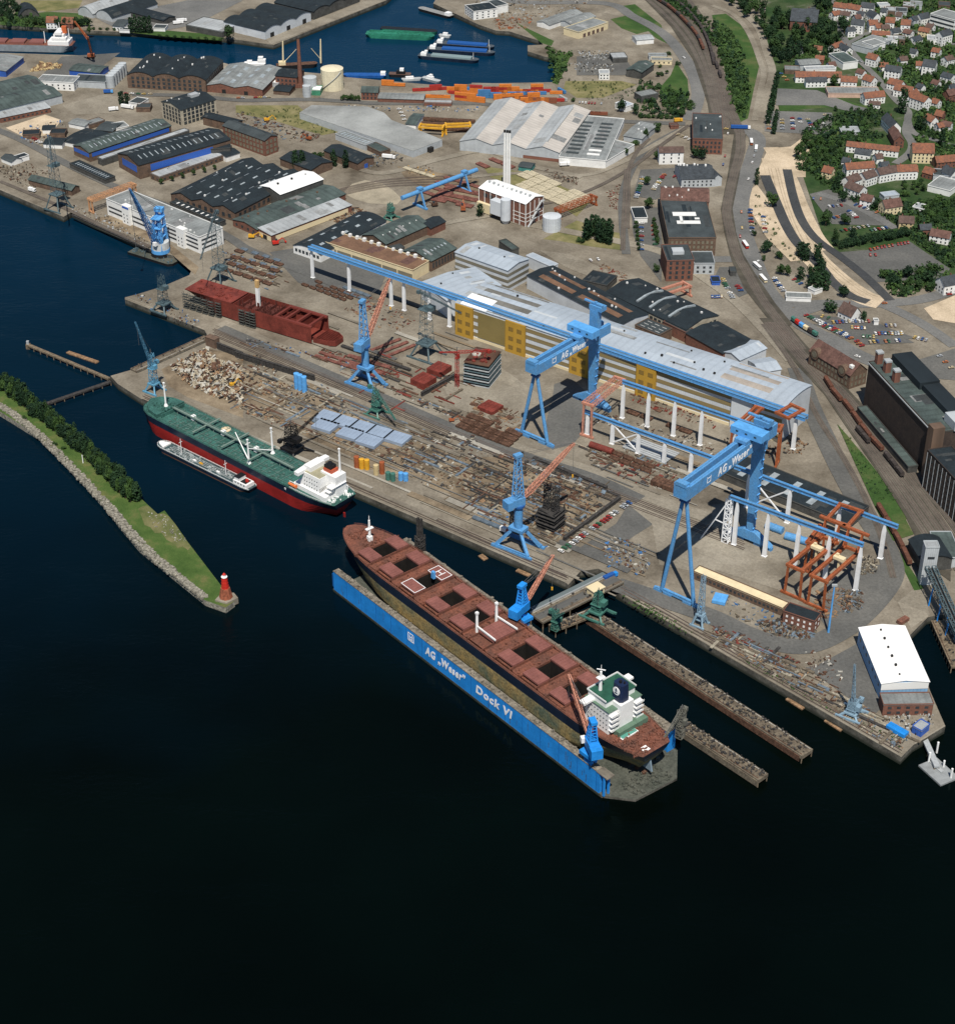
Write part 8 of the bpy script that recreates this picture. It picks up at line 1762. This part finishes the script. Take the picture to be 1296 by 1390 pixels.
m_heap=mat('heap_sheet',(.37,.32,.235),.85,.4,.3,fine=.3)
heap((900,225,1060,150,1110,135,1150,190,1296,235,1296,330,1296,420,1180,400,1010,330),1900,3)
m_bgrey=paint('steel_blue_grey',(.13,.17,.21),.7,.4,.5)
DM=[p_rust,m_dkb,m_stl,m_pale,m_wood]
debris('debris','J',(0,150,120,170,300,330,250,380,0,380),170,.8,4,DM,1,1.4,.5,ang=-35)
debris('debris','J',(150,330,480,330,720,480,560,560,430,460,250,470),220,.7,4.5,[m_dkb,p_rust,m_stl,m_bgrey,m_jet],2,1.2,.15,ang=-35)
debris('debris','J',(0,400,250,470,430,560,700,640,960,690,900,770,560,640,200,540,0,450),330,.7,5,[m_jet,m_stl,p_rust,m_dkb,m_wood],3,.7,.05,ang=-35)
debris('debris','J',(900,560,1296,600,1296,900,1000,860,850,700),330,.7,4.5,[m_jet,m_stl,p_rust,m_dkb,m_pale],4,1.2,.2,ang=-35)
debris('debris','J',(450,130,900,240,860,290,480,180),130,.8,5,[p_rust,p_prim,m_dkb],5,.8,.05,4,ang=-35)
debris('debris','J',(60,70,560,190,980,400,1296,520,1296,560,960,430,540,220,60,110),160,.6,2.4,[m_bblue,m_dkb,m_pale,p_rust],6,1.2,.1,ang=-35)
debris('debris','K',(0,380,300,480,240,590,0,520),120,1.5,9,[p_rust,m_jet,m_wood],7,1.,.03,8,ang=55)
debris('debris','K',(560,650,950,690,1180,800,1100,900,900,860,640,740),230,.8,7,[p_rust,p_prim,m_dkb,m_jet,m_pale],8,1.1,.06,7,ang=-35)
debris('debris','K',(640,520,1296,720,1296,640,1000,560,700,470),150,.8,6,[p_rust,m_pale,m_dkb],9,1.,.06,6,ang=-35)
debris('debris','K',(820,330,1296,520,1296,560,860,420),90,.8,6,[p_rust,p_prim,m_dkb],10,1.2,.06,5,ang=-35)
debris('debris','K',(0,690,300,690,760,880,700,943,0,943),360,.8,5,[m_dkb,m_dkb,p_rust,m_jet,m_bgrey],11,1.8,.4,ang=-35)
debris('debris','O',(0,0,480,0,720,110,450,320,200,230,0,120),420,.7,4.5,[m_dkb,p_rust,m_jet,m_stl,m_wood],12,1.5,.35,ang=-35)
debris('debris','O',(0,40,180,140,430,300,400,340,150,250,0,170),90,.6,2.5,[m_bblue,m_dkb,m_pale,p_rust],13,1.3,.1)
debris('debris','O',(690,330,760,270,900,310,960,420,900,480,720,430),200,.6,3.2,[m_bgrey,m_bblue,m_pale,p_rust,m_dkb],14,1.,.1)
debris('debris','P',(0,500,340,640,350,690,240,760,0,640),60,.8,3.5,[m_bgrey,m_jet,m_bblue],15,1.1,.1)
debris('scrap','P',(240,730,400,700,560,770,520,830,300,800),240,.7,4,[m_bgrey,m_dkb,m_jet,p_rust],16,1.6,.6)
debris('scrap','P',(690,560,800,560,800,660,700,680),130,.7,4,[m_bgrey,m_dkb,m_jet,p_rust],17,1.4,.6); debris('scrap','P',(770,380,880,380,880,460,780,480),120,.7,3,[m_stl,m_dkb,m_jet],18,1.4,.6)
debris('debris','P',(560,560,700,540,760,620,620,720,520,690),90,1,6,[p_rust,m_wood],19,.8,.03,6,ang=-35)
debris('debris','P',(0,730,260,840,480,943,300,943,0,790),200,.7,5,[p_rust,p_prim,m_jet,m_dkb],20,1.,.1,5,ang=-40)
debris('debris','U',(0,40,440,230,760,430,1060,640,1000,720,600,470,200,230,0,130),420,.6,4,[p_rust,m_jet,m_wood,m_dkb,m_bgrey,m_stl],21,1.,.1,4,ang=-42)
debris('weeds','U',(100,190,320,280,700,520,1040,640,1000,690,560,460),160,.5,2.2,[m_leaf,m_leafl],22,.6,.5); debris('weeds','O',(800,580,960,640,1180,780,1150,800,850,640),110,.5,2.4,[m_leaf,m_leafl],23,.7,.5)
debris('debris','U',(500,170,640,200,720,330,620,360,500,280),60,.7,3.4,[m_pale,p_rust,m_dkb],24,1.,.2)
debris('debris','U',(920,520,1180,510,1180,580,1060,640,960,600),110,.6,2.2,[m_metal,m_pale,m_dkb],25,1.4,.1)
debris('debris','E',(0,20,150,0,270,60,300,150,120,130,0,70),200,.7,3,[m_stl,m_jet,m_dkb,p_rust],26,1.4,.3); debris('debris','E',(380,230,560,280,800,430,780,470,560,340,390,270),120,.6,2.8,[m_dkb,m_jet,p_rust,m_metal],27,1.2,.1)
debris('debris','E',(700,700,860,720,1080,860,1060,890,820,800),90,.6,2.6,[m_pale,m_dkb,p_rust,m_bblue],28,1.1,.1)
debris('debris','E',(1190,480,1296,500,1296,600,1220,560),80,.7,3,[m_bgrey,p_rust,m_bgrey,m_dkb,m_jet],29,1.,.0,ang=-35,fine=False)
debris('debris','F',(580,780,720,710,960,840,880,900,640,860),130,.8,5,[p_rust,p_prim,m_wood,m_dkb],32,.9,.05,5,ang=-35)
debris('debris','B',(0,590,140,620,450,720,420,770,230,740,0,650),220,.8,4,[m_bgrey,m_dkb,p_rust,m_jet],33,1.2,.0,4,ang=-25,fine=False); debris('debris','B',(660,830,860,800,900,860,700,900),120,.7,3,[m_bgrey,m_dkb,m_jet],34,1.2,.1)
debris('debris','B',(560,560,1296,570,1296,600,600,585),120,.8,3.5,[m_bblue,m_bgrey,m_dkb,m_pale],35,1.2,.05,4,ang=-5); debris('debris','A',(80,690,340,640,380,760,140,770),140,.7,3.4,[m_dkb,m_pale,m_bblue,p_rust],36,1.4,.1)
debris('log_pile','A',(150,385,220,335,330,345,320,365,230,375),200,1.5,6,[mat('pale_logs',(.52,.40,.21),.9,.3,.5),m_wood],37,2.4,.3,8)
debris('debris','C',(520,330,760,340,750,400,560,380),130,.8,3,[m_pale,m_metal,m_dkb,m_jet],38,1.4,.1); debris('debris','C',(560,270,740,270,740,320,600,320),110,.8,3,[m_pale,m_metal,m_dkb],39,1.3,.1); debris('debris','C',(0,0,650,0,560,60,300,110,120,110),260,.8,5,[m_pale,m_metal,m_dkb,m_jet,m_wood],40,1.6,.1,5)
debris('debris','C',(100,110,330,80,300,150,150,160),110,1,6,[m_wood,p_rust,p_orange],41,1.5,.2,6); debris('debris','G',(390,40,580,80,560,120,420,90),110,.7,3,[m_dkb,p_rust,m_jet],42,1.2,.1); debris('debris','G',(690,540,830,600,800,640,660,590),80,1,6,[p_prim,p_rust,m_wood],43,.5,0,7,ang=-35)
debris('debris','G',(700,170,790,120,780,260,740,240),70,.7,3,[p_prim,p_rust,m_stl],44,.9,.1); debris('debris','F',(880,20,1050,20,1060,80,920,60),50,.6,2.4,[p_yel,m_dkb,p_rust],45,1.,.1); debris('debris','F',(480,300,620,240,700,260,560,330),130,1,6,[p_rust,m_wood,m_dkb],46,1.4,.05,6,ang=25)
debris('debris','L',(400,600,510,640,480,700,380,690),60,.7,3,[p_rust,m_dkb,m_wood],47,1.2,.2); debris('debris','L',(60,600,370,660,330,720,80,660),90,.7,3.4,[m_dkb,p_rust],48,1.2,.2)
def lines(poly,n,sd,mats,l0=6,l1=28,k='J'):
    rr=random.Random(sd); pl=[(v.x,v.y) for v in (G(*q) for q in PT(k,*poly))]; xs=[p[0] for p in pl]; ys=[p[1] for p in pl]; mb=MB(); i=g=0
    while i<n and g<n*40:
        g+=1; x=rr.uniform(min(xs),max(xs)); y=rr.uniform(min(ys),max(ys))
        if not inside(x,y,pl): continue
        i+=1; l=rr.uniform(l0,l1); a=math.atan2(qd.y,qd.x)+(math.pi/2 if rr.random()<.18 else 0)+rr.uniform(-.03,.03); mb.box(x,y,.2,l if rr.random()<.8 else l*.4,rr.choice((.4,.6,.9,1.6)),rr.uniform(.3,1.),a,rr.randrange(len(mats)))
    tag(mb.build('steel_sections',mats),kind='stuff')
LM=[m_dkb,m_jet,m_jet,m_stl,p_rust,m_bgrey]
lines((0,200,430,330,1000,560,1296,640,1296,800,1000,800,560,640,0,440),150,1,LM); lines((60,90,560,200,980,400,1296,520,1296,540,960,420,540,210,60,120),60,2,LM,4,16)
lines((0,20,500,20,700,100,440,310,200,230,0,130),90,3,LM,4,22,'O'); lines((300,700,760,880,700,940,0,940,0,700),90,4,[m_dkb,m_dkb,p_rust,m_jet],6,30,'K'); lines((560,650,950,690,1180,800,1100,900,640,740),60,5,LM,4,18,'K'); lines((0,40,440,230,760,430,1060,640,1000,690,600,460,0,130),90,6,LM,4,20,'U')
lines((0,500,200,540,280,640,180,690,0,600),60,7,LM,3,12,'F'); lines((600,150,980,180,1296,330,1296,500,900,470,600,330),70,8,[p_rust,m_dkb,m_jet,p_prim],5,20)
# stockyard plate rows
def rowstack(k,x0,y0,dx,dy,ex,ey,nx,ny,m,label,l,w_,h=.8):
    mb=MB(); 
    for i in range(4): mb.box(0,-w_*.36+i*w_*.24,0,l,w_*.16,h)
    mb.box(-l*.3,0,-.15,.4,w_,.3); mb.box(l*.3,0,-.15,.4,w_,.3)
    me=mb.mesh('plate_bundle',m)
    for j in range(ny):
        for i in range(nx):
            if R.random()<.12: continue
            p=W(k,x0+dx*i+ex*j,y0+dy*i+ey*j); q=W(k,x0+dx*(i+1)+ex*j,y0+dy*(i+1)+ey*j); d=q-p
            tag(inst('plate_stack',me,None,(p.x,p.y,.75),math.atan2(d.y,d.x)+rad(R.uniform(-2,2))),label,'plate stack',label)
m_plate=mat('primed_plate',(.19,.078,.060),.8,.35,.4,fine=.25)
m_cpl=mat('cream_plates',(.52,.46,.33),.8,.25,.4)
rowstack('F',1080,205,70,14,38,-30,3,3,m_plate,'stack of rust red plates in the stockyard left of the boiler house',15,7); rowstack('G',60,20,64,26,70,-24,2,2,m_plate,'stack of red plates behind the boiler house',14,6)
rowstack('F',1010,165,62,19,46,-24,5,4,m_plate,'stack of rust red plates in the long rows beyond the blue gantry',14,4.5); rowstack('G',215,108,60,26,34,-15,6,4,m_cpl,'stack of cream plates in rows behind the flues',13,8); rowstack('F',920,40,38,12,0,0,4,1,m_cpl,'stack of cream plates by the stockyard road',10,4); rowstack('B',1010,640,75,4,18,25,4,3,p_rust,'stack of brown steel under the yellow gantries',14,5,2)
rowstack('K',20,505,52,20,-28,26,5,3,p_rust,'row of rusty floor girders on the assembly berth',12,6,1.2); rowstack('K',250,60,0,0,0,0,1,1,p_rust,'rusty girder bundle at the hall doors',12,6); rowstack('J',600,215,48,14,40,-32,4,2,m_plate,'red girder bundle beside the column crane',13,4)
rowstack('K',905,640,70,26,-40,24,3,2,m_metal,'grey steel grillage under the lower craneway',13,9,.7); rowstack('P',30,500,60,22,0,0,2,1,p_lblue,'blue frame on the concrete before the office',10,6)
rowstack('F',20,480,52,17,-20,34,5,4,p_rust,'stack of brown steel in the sorted rows behind the unfinished hull',8,4.5,1.); rowstack('F',45,470,58,19,-16,40,4,3,m_bgrey,'blue grey plate stack in the sorted rows behind the unfinished hull',6,3.6,.8)
rowstack('F',370,660,40,15,36,-8,6,3,p_rust,'stack of small brown sections under the first craneway pillars',6,3,1.); rowstack('F',560,690,36,13,30,-14,4,2,m_bgrey,'grey section stack right of the first craneway pillars',6,3,.9)
rowstack('J',480,165,58,19,-24,18,4,2,m_plate,'long red girder stack left of the column crane',11,3); rowstack('J',760,130,40,-16,40,16,3,3,m_plate,'red plate strip right of the column crane jib',13,3,.7)
rowstack('K',780,700,56,21,-20,22,4,2,p_rust,'frame stack along the gantry rail',7,4,1.2); rowstack('O',30,180,44,17,0,0,4,1,m_bgrey,'blue grey rack by the quay rails',6,3,1.1); rowstack('K',860,480,70,24,0,0,5,1,p_rust,'brown profile stack between the craneways',9,4,1.)
# small vehicles of the yard
def machine(name,label,k,x,y,an,m,s=1.):
    p=W(k,x,y); t=thing(name,label,'excavator' if 'exc' in name else 'machine',(p.x,p.y,.4),rad(an))
    kid('body',t,m,0,0,2*s,5*s,3*s,2*s); kid('cab',t,m_glass,1*s,.6*s,3.6*s,1.6*s,1.4*s,1.6*s); kid('undercarriage',t,p_black,0,0,.5*s,5*s,3.2*s,1.*s); mb=MB(); mb.beam((2*s,0,2.4*s),(6*s,0,5*s),.6*s); mb.beam((6*s,0,5*s),(8.4*s,0,1.4*s),.5*s); mb.box(8.4*s,0,.6*s,1.2*s,1.4*s,1.1*s); mb.build('arm',m,t)
machine('excavator','orange excavator on the dry lot before the huge flat roof','B',390,745,150,p_orange); machine('excavator','yellow digger on the scrap lot','B',165,645,20,p_yel); machine('excavator','brown excavator on the stockyard road','F',1060,235,200,p_rust); machine('loader','orange loader beside the blue tube girder crane','F',1212,258,90,p_orange,1.3); machine('excavator','yellow green grab on the scrap heap','I',1240,330,40,p_yel,.8)
machine('loader','yellow loader at the brick shed end','F',85,405,0,p_yel); machine('loader','red tractor at the pale workshop door','F',212,440,20,p_red); machine('loader','small orange loader on the quay road','J',1150,520,10,p_orange,.7)
debris('rubble','M',(150,120,270,160,365,285,310,300,190,210),60,.5,2.,[m_rock,m_pale],61,.7,.2,z=-.9)
